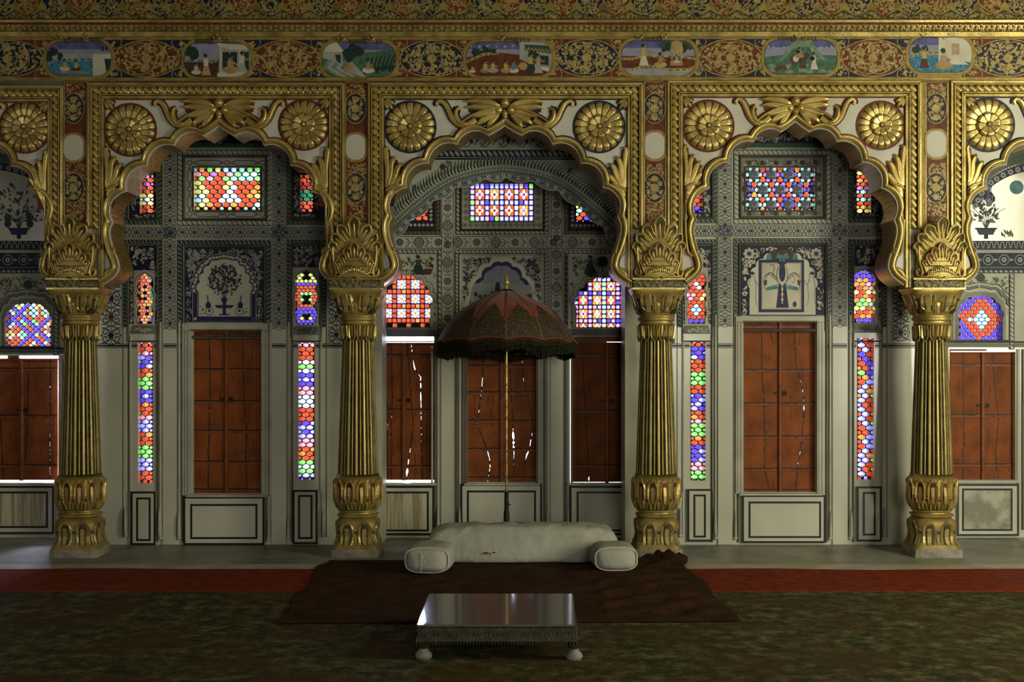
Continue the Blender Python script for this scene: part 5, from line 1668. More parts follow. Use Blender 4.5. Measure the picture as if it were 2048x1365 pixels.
        q.rect(px0,py0,px1,py1,'blue',.0062); q.rect(px0+6,py0+6,px1-6,py1-6,'cream',.0066); q.frame(px0+7.5,py0+7.5,px1-7.5,py1-7.5,.9,'ochre',.0070)
        H0=.0072
        for sd in (-1,1):
            q.poly([(cx+sd*4,py0+48),(cx+sd*26,py0+28),(cx+sd*37,py0+42),(cx+sd*34,py0+58),(cx+sd*12,py0+50)],'plaster',H0)
            q.stroke([(cx+sd*4,py0+48),(cx+sd*26,py0+28),(cx+sd*37,py0+42),(cx+sd*34,py0+58),(cx+sd*12,py0+50)],1.1,'moulding_brown',H0+.0006,closed=True)
            q.stroke(crom([(cx+sd*6,py0+44),(cx+sd*22,py0+26),(cx+sd*36,py0+34)],4),1.6,'brownred',H0+.0008)
            q.poly([(cx+sd*6,py0+52),(cx+sd*30,py0+54),(cx+sd*32,py0+62),(cx+sd*8,py0+58)],'teal',H0+.001)
            q.poly([(cx+sd*30,py0+40),(cx+sd*37,py0+42),(cx+sd*36,py0+52),(cx+sd*31,py0+50)],'brownred',H0+.001)
        q.poly([(cx-6,py0+44),(cx+7,py0+44),(cx+13,py1-9),(cx-12,py1-9)],'blue',H0+.0006)
        q.stroke(ell(cx,py0+30,10.5,20.5,16),2.2,'moulding_brown',H0+.0008,closed=True); q.poly(ell(cx,py0+30,10,20,16),'cream',H0+.0010); q.poly(ell(cx,py0+26,6.5,18,16),'blue',H0+.0016)
        q.disc(cx,py0+2,9.5,'blue',H0+.0022,16); q.poly([(cx-13,py0-4),(cx-9,py0-15),(cx,py0-8),(cx+9,py0-15),(cx+14,py0-4),(cx,py0+1)],'teal',H0+.0030)
        for sx in (-3.4,3.4): q.poly(ell(cx+sx,py0+2,1.8,1.0,8),'cream',H0+.0034)
        q.stroke([(cx-2,py0+6.5),(cx+2,py0+6.5)],.8,'red',H0+.0034)
        for k in range(12): q.disc(cx,py0+49+k*3.4,2.6 if k%3==0 else 1.6,'cream',H0+.0026,8)
        q.stroke(crom([(cx-26,py0+12),(cx-18,py0+10),(cx-16,py0+20),(cx-20,py0+34)],4),1.2,'brownred',H0)
        q.stroke(crom([(cx+20,py0+30),(cx+26,py0+40),(cx+22,py0+46),(cx+18,py0+42)],4),1.0,'brownred',H0)
        q.poly(ell(cx+25,py1-16,4,6,10),'black',H0+.0008)
        for sd in (-1,1):     # outline attendants
            fx=cx+sd*59; fy=py0+30
            q.ring(fx,fy,5,.8,'moulding_brown',.0056,12); q.poly(ell(fx+sd*1.2,fy-3,5,3.6,10),'black',.0058)
            q.stroke(crom([(fx-4,fy+5),(fx-8,fy+22),(fx-6,fy+45),(fx-9,fy+62)],4),.9,'moulding_brown',.0056); q.stroke(crom([(fx+4,fy+5),(fx+7,fy+22),(fx+6,fy+45),(fx+9,fy+62)],4),.9,'moulding_brown',.0056)
            q.stroke(crom([(fx-sd*4,fy+12),(fx-sd*12,fy+20),(fx-sd*14,fy+10)],4),.9,'moulding_brown',.0056)
    q.build('niche_panel',wl)
    # shutter surround
    x0,y0,x1,y1=b.sh; q=Pen(y)
    jl,jr=b.jamb
    q.slab([(x0-jl,b.ni[3]-1),(x1+jr,b.ni[3]-1),(x1+jr,y0),(x0-jl,y0)],'moulding_white',0,.02,.5)
    q.slab([(x0-jl,y0),(x0-1,y0),(x0-1,y1+3),(x0-jl,y1+3)],'moulding_white',0,.02,.5)
    q.slab([(x1+1,y0),(x1+jr,y0),(x1+jr,y1+3),(x1+1,y1+3)],'moulding_white',0,.02,.5)
    q.slab([(x0-2,y0-3),(x1+2,y0-3),(x1+2,y0),(x0-2,y0)],'moulding_brown',.018,.026,.4)
    for xx in (x0-jl+5,x0-jl+11,x1+jr-6,x1+jr-12): q.rect(xx,y0,xx+1,y1,'moulding_brown',.0212)
    q.slab([(x0-8,y1+1),(x1+8,y1+1),(x1+12,y1+6),(x0-12,y1+6)],'moulding_white',0,.05,.6)
    q.build('shutter_surround',wl)
    for r,i in b.dados: dado(wl,y,r,i)
    for r in b.big:
        q=Pen(y); q.rect(*r,'plaster',.0016); 
        scrollband(q,r[0]+2,r[1]+1,r[2]-2,r[3],True,.0022,u=(r[2]-r[0])*.9,lw=2.0); q.build('painted_scrolls',wl)

L=SB(); L.seed=11; L.x0,L.x1=168,702
L.tr=(388,336,521,421); L.trf=(355,300,545,452); L.trstyle='cartouche'
L.sm=[(280,350,308,428),(600,350,627,425)]; L.smp=[(246,296,325,450),(573,296,655,450)]
L.la=[(272,551,306,648),(590,545,634,650)]; L.lap=[(247,479,325,655),(573,479,652,655)]
L.strips=[(276,686,306,967),(597,686,629,960)]
L.pl,L.pr=(328,352),(545,571); L.band=(453,477); L.pend=660
L.ni=(355,480,543,648); L.sh=(385,662,522,988); L.jamb=(20,22)
L.dados=[((368,993,530,1090),(382,1008,516,1078)),((263,983,313,1090),(274,995,303,1082)),((586,980,636,1088),(597,990,626,1078))]
L.big=[(200,540,245,690),(654,540,692,688)]
R=SB(); R.seed=12; R.x0,R.x1=1326,1866
R.tr=(1491,336,1630,421); R.trf=(1467,300,1662,449); R.trstyle='floral'
R.sm=[(1372,345,1405,427),(1712,335,1742,427)]; R.smp=[(1350,290,1435,447),(1695,290,1775,446)]
R.la=[(1374,545,1412,648),(1704,543,1752,646)]; R.lap=[(1355,479,1434,655),(1697,479,1773,655)]
R.strips=[(1381,685,1411,962),(1714,677,1748,960)]
R.pl,R.pr=(1437,1463),(1666,1693); R.band=(450,474); R.pend=655
R.ni=(1466,477,1664,634); R.sh=(1487,645,1632,985); R.jamb=(18,16)
R.dados=[((1483,990,1650,1086),(1496,1003,1641,1076)),((1374,978,1424,1083),(1386,989,1411,1075)),((1712,973,1762,1083),(1724,984,1750,1071))]
R.big=[(1780,540,1822,683),(1330,560,1352,688)]
sidewalls=[]
for b,nm in ((L,'wall_back'),(R,'wall_back')):
    b.holes=[b.sh,b.tr]+b.sm+b.strips+[(g[0]-4,g[1]-10,g[2]+4,g[3]+1.5) for g in b.la]
    m=MB(); wall_holes(m,YS,TH,b.x0,120,b.x1,1092,b.holes,'plaster')
    # side returns to the recessed bays
    for xx in (b.x0,b.x1):
        a=W(xx,1092,YS); t=W(xx,120,YS)
        m.add([a,(a[0],YAL+TH,a[2]),(t[0],YAL+TH,t[2]),t],[(0,1,2,3)],'plaster')
    b.wall=m.build(nm,kind='structure')
    side_bay(b)

# --- glazing of the flush bays
def transom_left(i):
    w=Win(L.tr,YS,'wide stained glass transom with a white triangle above the flower vase niche')
    def cf(r,x,y,rnd):
        x0,y0,x1,y1=L.tr; cx=(x0+x1)/2+8; t=(y-y0)/(y1-y0)
        if t<.12: return rnd.choice('GTOCRY')
        if y>y0+36 and abs(x-cx)<(y-y0-30)*.75 and y<y1-16: return 'W' if rnd.random()<.75 else 'L'
        if abs(x-cx)>48 and t>.45: return rnd.choice('YYOCY')
        if t>.88: return rnd.choice('YWRPYT')
        if t<.35 and x>cx+5: return rnd.choice('TGTRC')
        if t<.3: return rnd.choice('PGRRM')
        if x<x0+16: return rnd.choice('OYVR')
        return 'R' if rnd.random()<.75 else rnd.choice('OY')
    fish(w,16.0,8.7,cf,0,random.Random(4)); w.done()
transom_left(0)
def transom_right():
    w=Win(R.tr,YS,'stained glass transom of six-petalled flowers among red triangles, above the painted figure')
    x0,y0,x1,y1=R.tr; s=17.3; ph=s*sqrt(3)
    rows=0; y=y0+ph*.5-1
    cols='gMVgT VTMV gMVT'.replace(' ','')
    rr=0
    while y<y1+ph*.4:
        x=x0+ (s*.95 if rr%2==0 else 0)
        ci=0
        while x<x1+s:
            hexv=[(x+s*cos(pi/3*k),y+s*sin(pi/3*k)) for k in range(6)]
            mid=[((hexv[k][0]+hexv[(k+1)%6][0])/2,(hexv[k][1]+hexv[(k+1)%6][1])/2) for k in range(6)]
            inn=[(x+s*.52*cos(pi/3*k),y+s*.52*sin(pi/3*k)) for k in range(6)]
            star=[]
            for k in range(6): star+=[inn[k],mid[k]]
            w.cell(star,'gK',.8)
            c='g'+(('T','M','V','T'),('V','T','M','V'),('T','P','V','T'))[rr%3][ci%4]
            for k in range(6):
                w.cell([mid[k-1],hexv[k],mid[k],inn[k]],c if random.random()<.8 else 'gC',.75)
            # triangles above and below to the right
            vx=x+s
            w.cell([(vx,y),(vx-s*.5,y-s*sqrt(3)/2),(vx+s*.5,y-s*sqrt(3)/2)],'gR' if random.random()<.8 else 'gO',.8)
            w.cell([(vx,y),(vx-s*.5,y+s*sqrt(3)/2),(vx+s*.5,y+s*sqrt(3)/2)],'gR' if random.random()<.8 else 'gO',.8)
            if ci==0:
                vx=x-s
                w.cell([(vx,y),(vx-s*.5,y-s*sqrt(3)/2),(vx+s*.5,y-s*sqrt(3)/2)],'gR',.8)
                w.cell([(vx,y),(vx-s*.5,y+s*sqrt(3)/2),(vx+s*.5,y+s*sqrt(3)/2)],'gR',.8)
            x+=2*s; ci+=1
        y+=ph; rr+=1
    w.done()
transom_right()
def lan(g,label,colf,wd,p):
    rect=(g[0]-4,g[1]-10,g[2]+4,g[3]+1.5); w=Win(rect,YS,label)
    ol=lancet_outline(g[0]-1,g[1]-5,g[2]+1,g[3]+1)
    def cf(r,x,y,rnd):
        return colf((x-(g[0]+g[2])/2)/((g[2]-g[0])/2),(y-g[1])/(g[3]-g[1]),rnd,r) if inpoly(x,y,ol) else None
    fish(w,wd,p,cf,0,random.Random(int(g[0])),.9); w.done()
lan(L.la[0],'dark cusped lancet with small amber and red panes, nearest the first column',lambda u,v,rnd,r: (None if rnd.random()<.22 else ('V' if abs(u)>.6 and (v<.25 or v>.9) else ('O' if rnd.random()<.55 else 'R'))) if abs(u)<.55 or rnd.random()<.4 else rnd.choice(['r','g',None]),8.6,6.0)
lan(L.la[1],'cusped lancet with yellow, violet and green rings of small panes, left of the second column',lambda u,v,rnd,r: None if (abs(u)<.25 and (v<.14 or .44<v<.60 or .8<v<.93)) else ('y' if v<.2 else 'V' if (v<.25 or (.68<v<.78) or v>.93) else 'R' if (v<.4 or .6<v<.8) and abs(u)<2 else ('Y' if v>.78 and abs(u)<.55 else 'V' if v>.78 else 'G' if abs(u)<.5 else 'R')),8.8,6.2)
lan(R.la[0],'cusped lancet with red diamonds around white and blue centres, right of the third column',lambda u,v,rnd,r: 'V' if v<.06 or v>.88 else ('W' if (abs(u)*.25+abs(v-.24))<.13 else 'C' if (abs(u)*.25+abs(v-.72))<.12 else ('P' if u<0 else 'Y') if abs(v-.47)<.10 and abs(u)>.3 else 'R'),11.2,7.4)
lan(R.la[1],'cusped lancet with violet top and chevrons of orange, yellow and green, left of the last column',lambda u,v,rnd,r: 'V' if v+abs(u)*-.12<.10 or v>.93 else ('R' if int((v-abs(u)*.12)*11)%4==0 else rnd.choice('OYO') if int((v-abs(u)*.12)*11)%4==1 else rnd.choice('PRO') if int((v-abs(u)*.12)*11)%4==2 and v<.5 else rnd.choice('GTG') if .42<v<.66 else rnd.choice('YOR')),12.4,8.0)
for g,lb,cf in ((L.sm[0],'small upper side light of red and white panes, behind the left haunch of the first full arch',"PRMRRYWYRRV"),(L.sm[1],'small upper side light of dark red and green panes, left of the second column',"RRrrgggRRRV"),
             (R.sm[0],'small upper side light of red over violet panes, behind the left haunch of the right arch',"RRRORRRRRVVV"),(R.sm[1],'small upper side light of yellow, red and mauve panes, behind the right haunch of the right arch',"GYRORMTRTROYR")):
    w=Win(g,YS,lb); fish(w,14.5,7.6,lambda r,x,y,rnd,cf=cf:cf[min(r,len(cf)-1)],0,random.Random(2)); w.done()
strip(L.strips[0],YS,'tall narrow stained glass strip left of the first full bay shutter',seqL)
strip(L.strips[1],YS,'tall narrow stained glass strip with much white, between the shutter and the second column',seqL2,p=8.7)
strip(R.strips[0],YS,'tall narrow stained glass strip in red, violet and green tiers, right of the third column',seqR)
strip(R.strips[1],YS,'tall narrow stained glass strip with a violet zigzag through red, left of the last column','',w=17,p=9.2,zig=True)

# shutters of the flush bays
shutter((384.5,661,522.2,988.5),YS+.05,'orange-brown double shutter below the flower vase niche, closed tight',[[(0,.5,0),(.3,.52,0),(1,.47,0)]],[[(0,.45,0),(.45,.5,0),(.62,.56,.4),(.66,.58,1.2),(.78,.55,0),(1,.6,0)]],(.02,.235,.43,.61,.80,.97),1,mid='bar')
shutter((1486.5,644,1633,985),YS+.05,'orange-brown double shutter below the painted standing figure',[[(0,.5,0),(.35,.52,0),(.45,.58,0),(.62,.58,.3),(.70,.59,1.8),(.80,.59,1.6),(.86,.58,0),(1,.74,0)]],[[(0,.4,0),(.24,.44,1.0),(.30,.50,.4),(.36,.60,1.8),(.43,.66,1.8),(.49,.67,2.0),(.54,.67,1.6),(.64,.62,0),(.74,.58,2.0),(.82,.52,1.8),(.88,.48,.6),(1,.42,0)]],(.02,.28,.475,.67,.86,.985),2,mid='bar',rgap=1.2)

# ================================================= recessed bays
def alcove_wall(x0,x1,holes):
    m=MB(); wall_holes(m,YAL,TH,x0,120,x1,1078,holes,'plaster'); return m.build('wall_back',kind='structure')
# middle bay
CT=(940,368,1067,443); CLs=(757,550,868,656); CRs=(1148,555,1268,656)
SHL=(748,674,868,966); SHC=(935,684,1072,965); SHR=(1140,674,1284,967)
smallL=(800,380,856,443); smallR=(1151,380,1215,445)
cw=alcove_wall(690,1340,[CT,CLs,CRs,SHL,SHC,SHR,smallL,smallR])
rnd=random.Random(21)
p=Pen(YAL)
def paintc(x0,y0,x1,y1,m,h=.0012):
    hs=[CT,CLs,CRs,SHL,SHC,SHR,smallL,smallR]
    xs=sorted({x0,x1}|{min(max(q,x0),x1) for h_ in hs for q in (h_[0],h_[2])}); ys=sorted({y0,y1}|{min(max(q,y0),y1) for h_ in hs for q in (h_[1],h_[3])})
    for a,c in zip(xs,xs[1:]):
        for d,e in zip(ys,ys[1:]):
            if not any(h_[0]<(a+c)/2<h_[2] and h_[1]<(d+e)/2<h_[3] for h_ in hs): p.rect(a,d,c,e,m,h)
paintc(690,170,1340,680,'plaster_old'); p.build('painted_ground',cw)
for (a,c,sty) in ((882,908,0),(1101,1125,0)):
    q=Pen(YAL); q.box2(a,340,c,1078,'plaster',0,.016,.6); pl=q.build('wall_pilaster',cw)
    q=Pen(YAL-.016); q.rect(a+.4,340,c-.4,690,'plaster_old',.0006); beadband(q,a+1,360,c-1,692,True,.0014); q.build('painted_medallions',pl)
    q=Pen(YAL)
    for xx,m_ in ((a-8,'moulding_white'),(a-14,'moulding_brown'),(c+3,'moulding_brown'),(c+9,'moulding_white'),(c+16,'moulding_brown'),(a-20,'moulding_white')): narrowmould(q,xx,4.2,694,1060,m_,.016)
    for xx in (a-6,c+11): bottle(q,xx,8,1010)
    q.build('reeded_moulding',cw)
q=Pen(YAL); q.box2(700,472,1330,498,'plaster_old',0,.0165,.5); cb=q.build('cross_band',cw)
q=Pen(YAL-.0165); beadband(q,742,473,1280,497,False,.0012); q.build('painted_medallions',cb)
# transom frame
q=Pen(YAL); x0,y0,x1,y1=912,345,1097,470
ropeframe(q,x0,y0,x1,y1,8,'moulding_brown','plaster_old',.012,9,'black')
q.framemould(x0+8,y0+8,x1-8,y1-8,4,.016,'brownred')
for r in ((x0+12,y0+12,x1-12,CT[1]),(x0+12,CT[3],x1-12,y1-12),(x0+12,CT[1],CT[0],CT[3]),(CT[2],CT[1],x1-12,CT[3])):
    q.rect(*r,'plaster_old',.003)
    vert=(r[3]-r[1])>(r[2]-r[0]); L_=(r[3]-r[1]) if vert else (r[2]-r[0]); n=max(2,int(L_/11)); cxm,cym=(r[0]+r[2])/2,(r[1]+r[3])/2
    for k in range(n):
        t=(k+.5)/n; xx,yy=(cxm,r[1]+L_*t) if vert else (r[0]+L_*t,cym)
        q.stroke([(xx-5,yy),(xx-2.5,yy-4),(xx+2.5,yy-4),(xx+5,yy),(xx+2.5,yy+4),(xx-2.5,yy+4)],.9,'navyline',.0036,closed=True)
        q.flower(xx,yy,2.2,'brownred' if k%2 else 'navyline',.0040,4)
q.frame(CT[0]-2,CT[1]-2,CT[2]+2,CT[3]+2,1.5,'brownred',.0044)
q.build('transom_panel',cw)
for g,(x0,y0,x1,y1) in ((smallL,(780,350,880,470)),(smallR,(1128,350,1245,470))):
    q=Pen(YAL); ropeframe(q,x0,y0,x1,y1,8,'brownred','moulding_brown',.012,9,'black'); q.framemould(x0+8,y0+8,x1-8,y1-8,4,.016,'brownred')
    for r in ((x0+12,g[3],x1-12,y1-12),(x0+12,y0+12,g[0],g[3]),(g[2],y0+12,x1-12,g[3]),(g[0],y0+12,g[2],g[1])):
        q.rect(*r,'navyline',.003)
        vert=(r[3]-r[1])>(r[2]-r[0]); n=int(max(r[3]-r[1],r[2]-r[0])/8)
        for k in range(n):
            t=(k+.5)/n; xx,yy=((r[0]+r[2])/2,r[1]+(r[3]-r[1])*t) if vert else (r[0]+(r[2]-r[0])*t,(r[1]+r[3])/2)
            q.flower(xx,yy,3.2,'cream',.0038,6,'navyline')
    q.build('side_light_panel',cw)
# niche behind the umbrella
q=Pen(YAL); x0,y0,x1,y1=910,500,1097,690
ropeframe(q,x0,y0,x1,y1,8,'moulding_brown','plaster_old',.012,8,'black',bottom=False)
q.framemould(x0+8,y0+8,x1-8,y1+20,4,.014,'moulding_white')
A,B,C_,D_=x0+13,y0+13,x1-13,y1
q.rect(A,B,C_,D_,'plaster_old',.003)
ol=foil_outline(A+14,B+6,C_-14,D_,4,.35,False,.26)
arab(q,A,B,C_,D_,'navyline',9.5,.0036,rnd,lambda x,y:not inpoly(x,y,ol),6.0)
q.poly(ol,'plaster',.0044); q.stroke(ol,1.6,'cream',.0054,closed=True)
ol2=foil_outline(A+24,B+13,C_-24,D_,4,.40,False,.26); q.poly(ol2,'blue',.0050)
q.poly(foil_outline(A+29,B+20,C_-29,D_,4,.42,False,.2),'haze_paint',.0056)
arab(q,A+40,B+24,C_-40,B+50,'grey_paint',12,.0062,rnd,lambda x,y:inpoly(x,y,foil_outline(A+32,B+24,C_-32,D_,4,.42,False,.2)),2.6)
q.poly(crom([(A+22,D_),(A+20,B+66),(A+50,B+55),(A+90,B+53),(A+125,B+58),(A+142,B+68),(A+140,D_)],5),'grey_paint',.0060)
for k in range(11):
    xx=A+26+k*11+rnd.uniform(-3,3); yy=B+80+rnd.uniform(-4,8)
    if abs(k-5.5)<1.2: continue
    q.disc(xx,yy-5,rnd.uniform(3,5.5),rnd.choice(('tree_paint','leafgreen','leafgreen')),.0066,10,rnd.uniform(4,6)); q.stroke([(xx,yy),(xx,yy+9)],.8,'moulding_brown',.0066)
    if k%2: person(q,xx+5,yy+14,14,'grey_paint',top='yellow_paint',hh=.0070)
q.poly([(A+66,B+72),(A+69,B+52),(A+76,B+52),(A+79,B+72)],'navyline',.0066)
q.build('niche_panel',cw)
# cusped windows at both sides with figure painting above
for (g,rect,ox) in ((CLs,(744,500,884,674),0),(CRs,(1128,500,1330,674),1)):
    q=Pen(YAL); x0,y0,x1,y1=rect
    ropeband(q,(x1-8 if ox==0 else x0),y0,(x1 if ox==0 else x0+8),y1+20,True,'moulding_brown','plaster_old' if ox==0 else 'navyline',.012,11,1,'black')
    ropeband(q,x0,y0,x1,y0+8,False,'moulding_brown','plaster_old',.012,9,1,'black')
    q.framemould(x0-(0 if ox else 60),y0+8,x1-8+(60 if ox else 0),y1+40,3,.012,'black') if False else None
    gx0,gx1=(g[0]+5,g[2]-8) if ox==0 else (g[0]+5,g[2]-8)
    ol=foil_outline(gx0,g[1]+4,gx1,g[3]-1,4,.42,False,.30)
    surround(q,g,ol,'plaster_old',.006)
    for k,off in enumerate((3,6,9)):
        oo=foil_outline(gx0-off,g[1]+4-off,gx1+off,g[3]-1,4,.42,False,.30); q.stroke(oo[:len(oo)//2],1.1,('moulding_brown','cream','leafgreen')[k],.0068)
        q.stroke(oo[len(oo)//2:],1.1,('moulding_brown','cream','leafgreen')[k],.0068)
    # vines and a dancer
    for xs in ((x0+14,x0+30),(x1-28,x1-14)):
        for k in range(10):
            yy=y0+14+k*16; xx=(xs[0]+xs[1])/2+rnd.uniform(-4,4)
            q.stroke(crom([(xx,yy),(xx+5,yy+6),(xx-4,yy+13)],3),1.4,'leafgreen',.0030); q.leaf(xx,yy+6,rnd.uniform(0,6.28),8,5,'leafgreen',.0034)
            if k%3==1: q.flower(xx+3,yy+2,3.4,rnd.choice(('brownred','navyline')),.0036,6)
    fx=(836 if ox==0 else 1180); fy=y0+48
    q.poly([(fx-12,fy),(fx-6,fy-18),(fx+6,fy-18),(fx+16,fy+2),(fx+4,fy+8)],'tree_paint' ,.0034); q.poly([(fx-4,fy-18),(fx-4,fy-28),(fx+5,fy-28),(fx+6,fy-18)],'leafgreen',.0036); q.disc(fx+1,fy-33,4,'brownred',.0038,10); q.disc(fx-1,fy-35,3.4,'tree_paint',.0040,8)
    q.stroke(crom([(fx+5,fy-26),(fx+14,fy-20),(fx+20,fy-28)],4),2,'brownred',.0038); q.stroke(crom([(fx-4,fy-26),(fx-14,fy-22),(fx-20,fy-30)],4),2,'brownred',.0038)
    if ox: q.disc(1205,y0+24,11,'tree_paint',.0034,16); q.rect(1204,y0+34,1206.5,y0+44,'tree_paint',.0034)
    else: q.poly([(848,fy-10),(866,fy-10),(860,fy+6),(850,fy+4)],'brownred',.0034)
    arab(q,x0+14,y0+12,x1-14,g[1]-4,'leafgreen',9,.0028,rnd,None,1.3,'brownred')
    if ox:
        q.rect(x0+10,658,x1,672,'moulding_brown',.0030)
        for k in range(14): q.flower(x0+20+k*11,665,3.6,'navyline',.0036,4); q.flower(x0+20+k*11,665,1.6,'cream',.0040,4)
    else:
        q.slab([(x0-20,659),(x1-14,659),(x1-6,673),(x0-20,673)],'haze_paint',0,.010,.5)
    q.build('window_surround',cw)
# glazing
w=Win(CLs,YAL,'cusped stained glass window with a red grid, between the second column and the umbrella')
ol=foil_outline(CLs[0]+4,CLs[1]+3,CLs[2]-7,CLs[3],4,.42,False,.30)
def cfL(i,j):
    if i%3==0 or j%3==0: return 'R' if (i+j)%7 else 'O'
    return 'L' if (i+j)%2 else 'Y' if (i*j)%5==0 else 'L'
def weave2(w,ol,nx,ny,band,fld,ctr,ptc='Y'):
    x0,y0,x1,y1=w.rect; dx=(x1-x0)/nx; dy=(y1-y0)/ny; rnd=random.Random(nx)
    def ins(x,y): return ol is None or inpoly(x,y,ol)
    done=set()
    for i in range(nx):
        for j in range(ny):
            a,b=x0+i*dx,y0+j*dy
            if i%3==0 or j%3==0:
                c=[(a,b),(a+dx,b),(a+dx,b+dy),(a,b+dy)]
                m=band(i,j,rnd) if ins(a+dx/2,b+dy/2) else None
                w.cell(c,('g'+m) if m else None,1.25)
            elif i%3==1 and j%3==1:
                # field 2x2 cells: four corner panes + four petals + small diamond
                cx_,cy_=a+dx,b+dy
                if not ins(cx_,cy_):
                    w.cell([(a,b),(a+2*dx,b),(a+2*dx,b+2*dy),(a,b+2*dy)],None,.9); continue
                f=fld(i,j,rnd); c2=ctr(i,j,rnd)
                k=.42
                D=[(cx_-dx*k,cy_),(cx_,cy_-dy*k),(cx_+dx*k,cy_),(cx_,cy_+dy*k)]
                w.cell(D,'g'+c2,.5)
                mid=[(a,cy_),(cx_,b),(a+2*dx,cy_),(cx_,b+2*dy)]
                # petals: from diamond vertex to mid of sides
                e=.26
                for q,(vx,vy) in enumerate(D):
                    mx,my=mid[q]
                    if q%2==0: pet=[(vx,vy),((vx+mx)/2,vy-dy*e),(mx,my-dy*e),(mx,my+dy*e),((vx+mx)/2,vy+dy*e)]
                    else: pet=[(vx,vy),(vx-dx*e,(vy+my)/2),(mx-dx*e,my),(mx+dx*e,my),(vx+dx*e,(vy+my)/2)]
                    w.cell(pet,'g'+('Y' if q%2 else ptc),.5)
                cor=[(a,b),(a+2*dx,b),(a+2*dx,b+2*dy),(a,b+2*dy)]
                for q in range(4):
                    vx,vy=cor[q]; sx=1 if q in (0,3) else -1; sy=1 if q in (0,1) else -1
                    pent=[(vx,vy),(vx+sx*dx*(1-e),vy),(cx_-sx*dx*e,cy_-sy*dy*.72+0) if False else (vx+sx*dx*(1-e),(cy_-sy*dy*k+vy)/2),(cx_-sx*0.21*dx,cy_-sy*.21*dy),((cx_-sx*dx*k+vx)/2,vy+sy*dy*(1-e)),(vx,vy+sy*dy*(1-e))]
                    w.cell(pent,'g'+f,.6)
weave2(w,ol,12,11,lambda i,j,r:'R' if r.random()<.92 else 'O',lambda i,j,r:'L' if (i,j)!=(4,10) else 'W',lambda i,j,r:'O'); w.done()
w=Win(CRs,YAL,'cusped stained glass window with violet and white bands on orange, between the umbrella and the third column')
ol=foil_outline(CRs[0]+4,CRs[1]+3,CRs[2]-7,CRs[3],4,.42,False,.30)
weave2(w,ol,13,11,lambda i,j,r:('C' if i==6 else ('L' if (i+j)%2 else ('V' if r.random()<.6 else 'P'))),lambda i,j,r:'R' if r.random()<.6 else 'O',lambda i,j,r:r.choice('TGV'),'R'); w.done()
w=Win(CT,YAL,'stained glass transom of white squares and orange flowers directly above the umbrella niche')
weave2(w,None,13,7,lambda i,j,r:('L' if r.random()<.72 else r.choice('PGVP')) if j%3==0 else ('L' if r.random()<.8 else 'W'),lambda i,j,r:'R' if r.random()<.85 else 'O',lambda i,j,r:r.choice('VMr'),'O'); w.done()
w=Win(smallL,YAL,'corner of a small red and violet stained glass light under the left side of the painted alcove arch')
fish(w,15,7.6,lambda r,x,y,rnd:'V' if (x-800)+(443-y)*1.2 in () else ('L' if abs((x-822)-(430-y)*1.0)<9 else 'R'),0,random.Random(1)); w.done()
w=Win(smallR,YAL,'corner of a small yellow, red and violet stained glass light under the right side of the painted alcove arch')
fish(w,15,7.6,lambda r,x,y,rnd:rnd.choice('RRVRL') if y>434 else ('R' if (x-1151)>14 else rnd.choice('YOT')) if y>420 else 'Y',0,random.Random(6)); w.done()
# dados
dado(cw,YAL,(700,972,869,1070),(690,983,858,1063),m_in='plaster_streaked'); dado(cw,YAL,(921,968,1084,1070),(934,981,1072,1062)); dado(cw,YAL,(1139,972,1340,1070),(1153,983,1330,1063))
# sills and jambs
q=Pen(YAL)
for (a,c) in ((745,872),(930,1078),(1136,1290)): q.slab([(a,966),(c,966),(c+3,971),(a-3,971)],'moulding_white',0,.04,.5)
for (x0,x1) in ((868,872),(930,935),(1072,1077),(1135,1140)): q.slab([(x0,684),(x1,684),(x1,966),(x0,966)],'moulding_brown',0,.012,.4)
q.rect(700,678,748,690,'plaster_grey',.002)
q.build('sills',cw)
# lintel boards that close the gap over the shutters
q=Pen(YAL+.06); q.box2(748,682.5,868,684.5,'shutter_bar',0,.02); q.box2(1138,672,1251,684.2,'shutter_bar',0,.02); q.box2(1138,684,1213,686.5,'shutter_bar',-.001,.012); q.box2(1251,682,1288,684.5,'shutter_bar',0,.02); q.build('lintel_board',cw)
shutter((747,684,868.5,966),YAL+.06,'split double shutter between the second column and the umbrella',
    [[(0,.12,.0),(.1,.12,0),(.5,.5,0),(.62,.47,.8),(.75,.46,0),(1,.48,0)],[(0,.6,0),(.4,.62,0),(.55,.6,.5),(.7,.58,0),(1,.6,.0)]],
    [[(0,.22,.8),(.07,.26,1.0),(.14,.31,2.0),(.20,.36,3.0),(.22,.42,0),(.245,.55,2.6),(.46,.56,2.2),(.49,.56,.0),(.54,.56,2.0),(.62,.57,1.4),(.75,.57,.4),(1,.60,.0)],[(0,.1,0),(.6,.3,0),(.78,.20,.8),(.86,.14,2.4),(1,.07,5.5)]],
    (.085,.485,.895),3,top=1.8,bot=5.5,rgap=.2)
shutter((934.5,684,1072.5,966),YAL+.06,'cracked double shutter directly behind the umbrella pole',
    [[(0,.5,0),(.29,.44,.8),(.32,.43,1.2),(.46,.36,.9),(.60,.27,1.0),(.62,.35,0),(.78,.6,1.8),(.84,.66,1.2),(.88,.67,1.8),(.98,.61,.8),(1,.6,0)]],
    [[(0,.2,0),(.56,.31,.0),(.62,.32,1.6),(.65,.33,4.6),(.76,.34,4.4),(.80,.345,1.2),(.84,.35,.6),(.9,.35,0),(1,.35,0)],[(0,.55,0),(.26,.62,.6),(.30,.66,.8),(.34,.7,0),(.6,.92,0),(.70,.84,1.6),(.76,.80,3.0),(.82,.70,2.6),(.84,.68,0),(1,.6,0)]],
    (.165,.355,.555,.755,.96),4,latch=False)
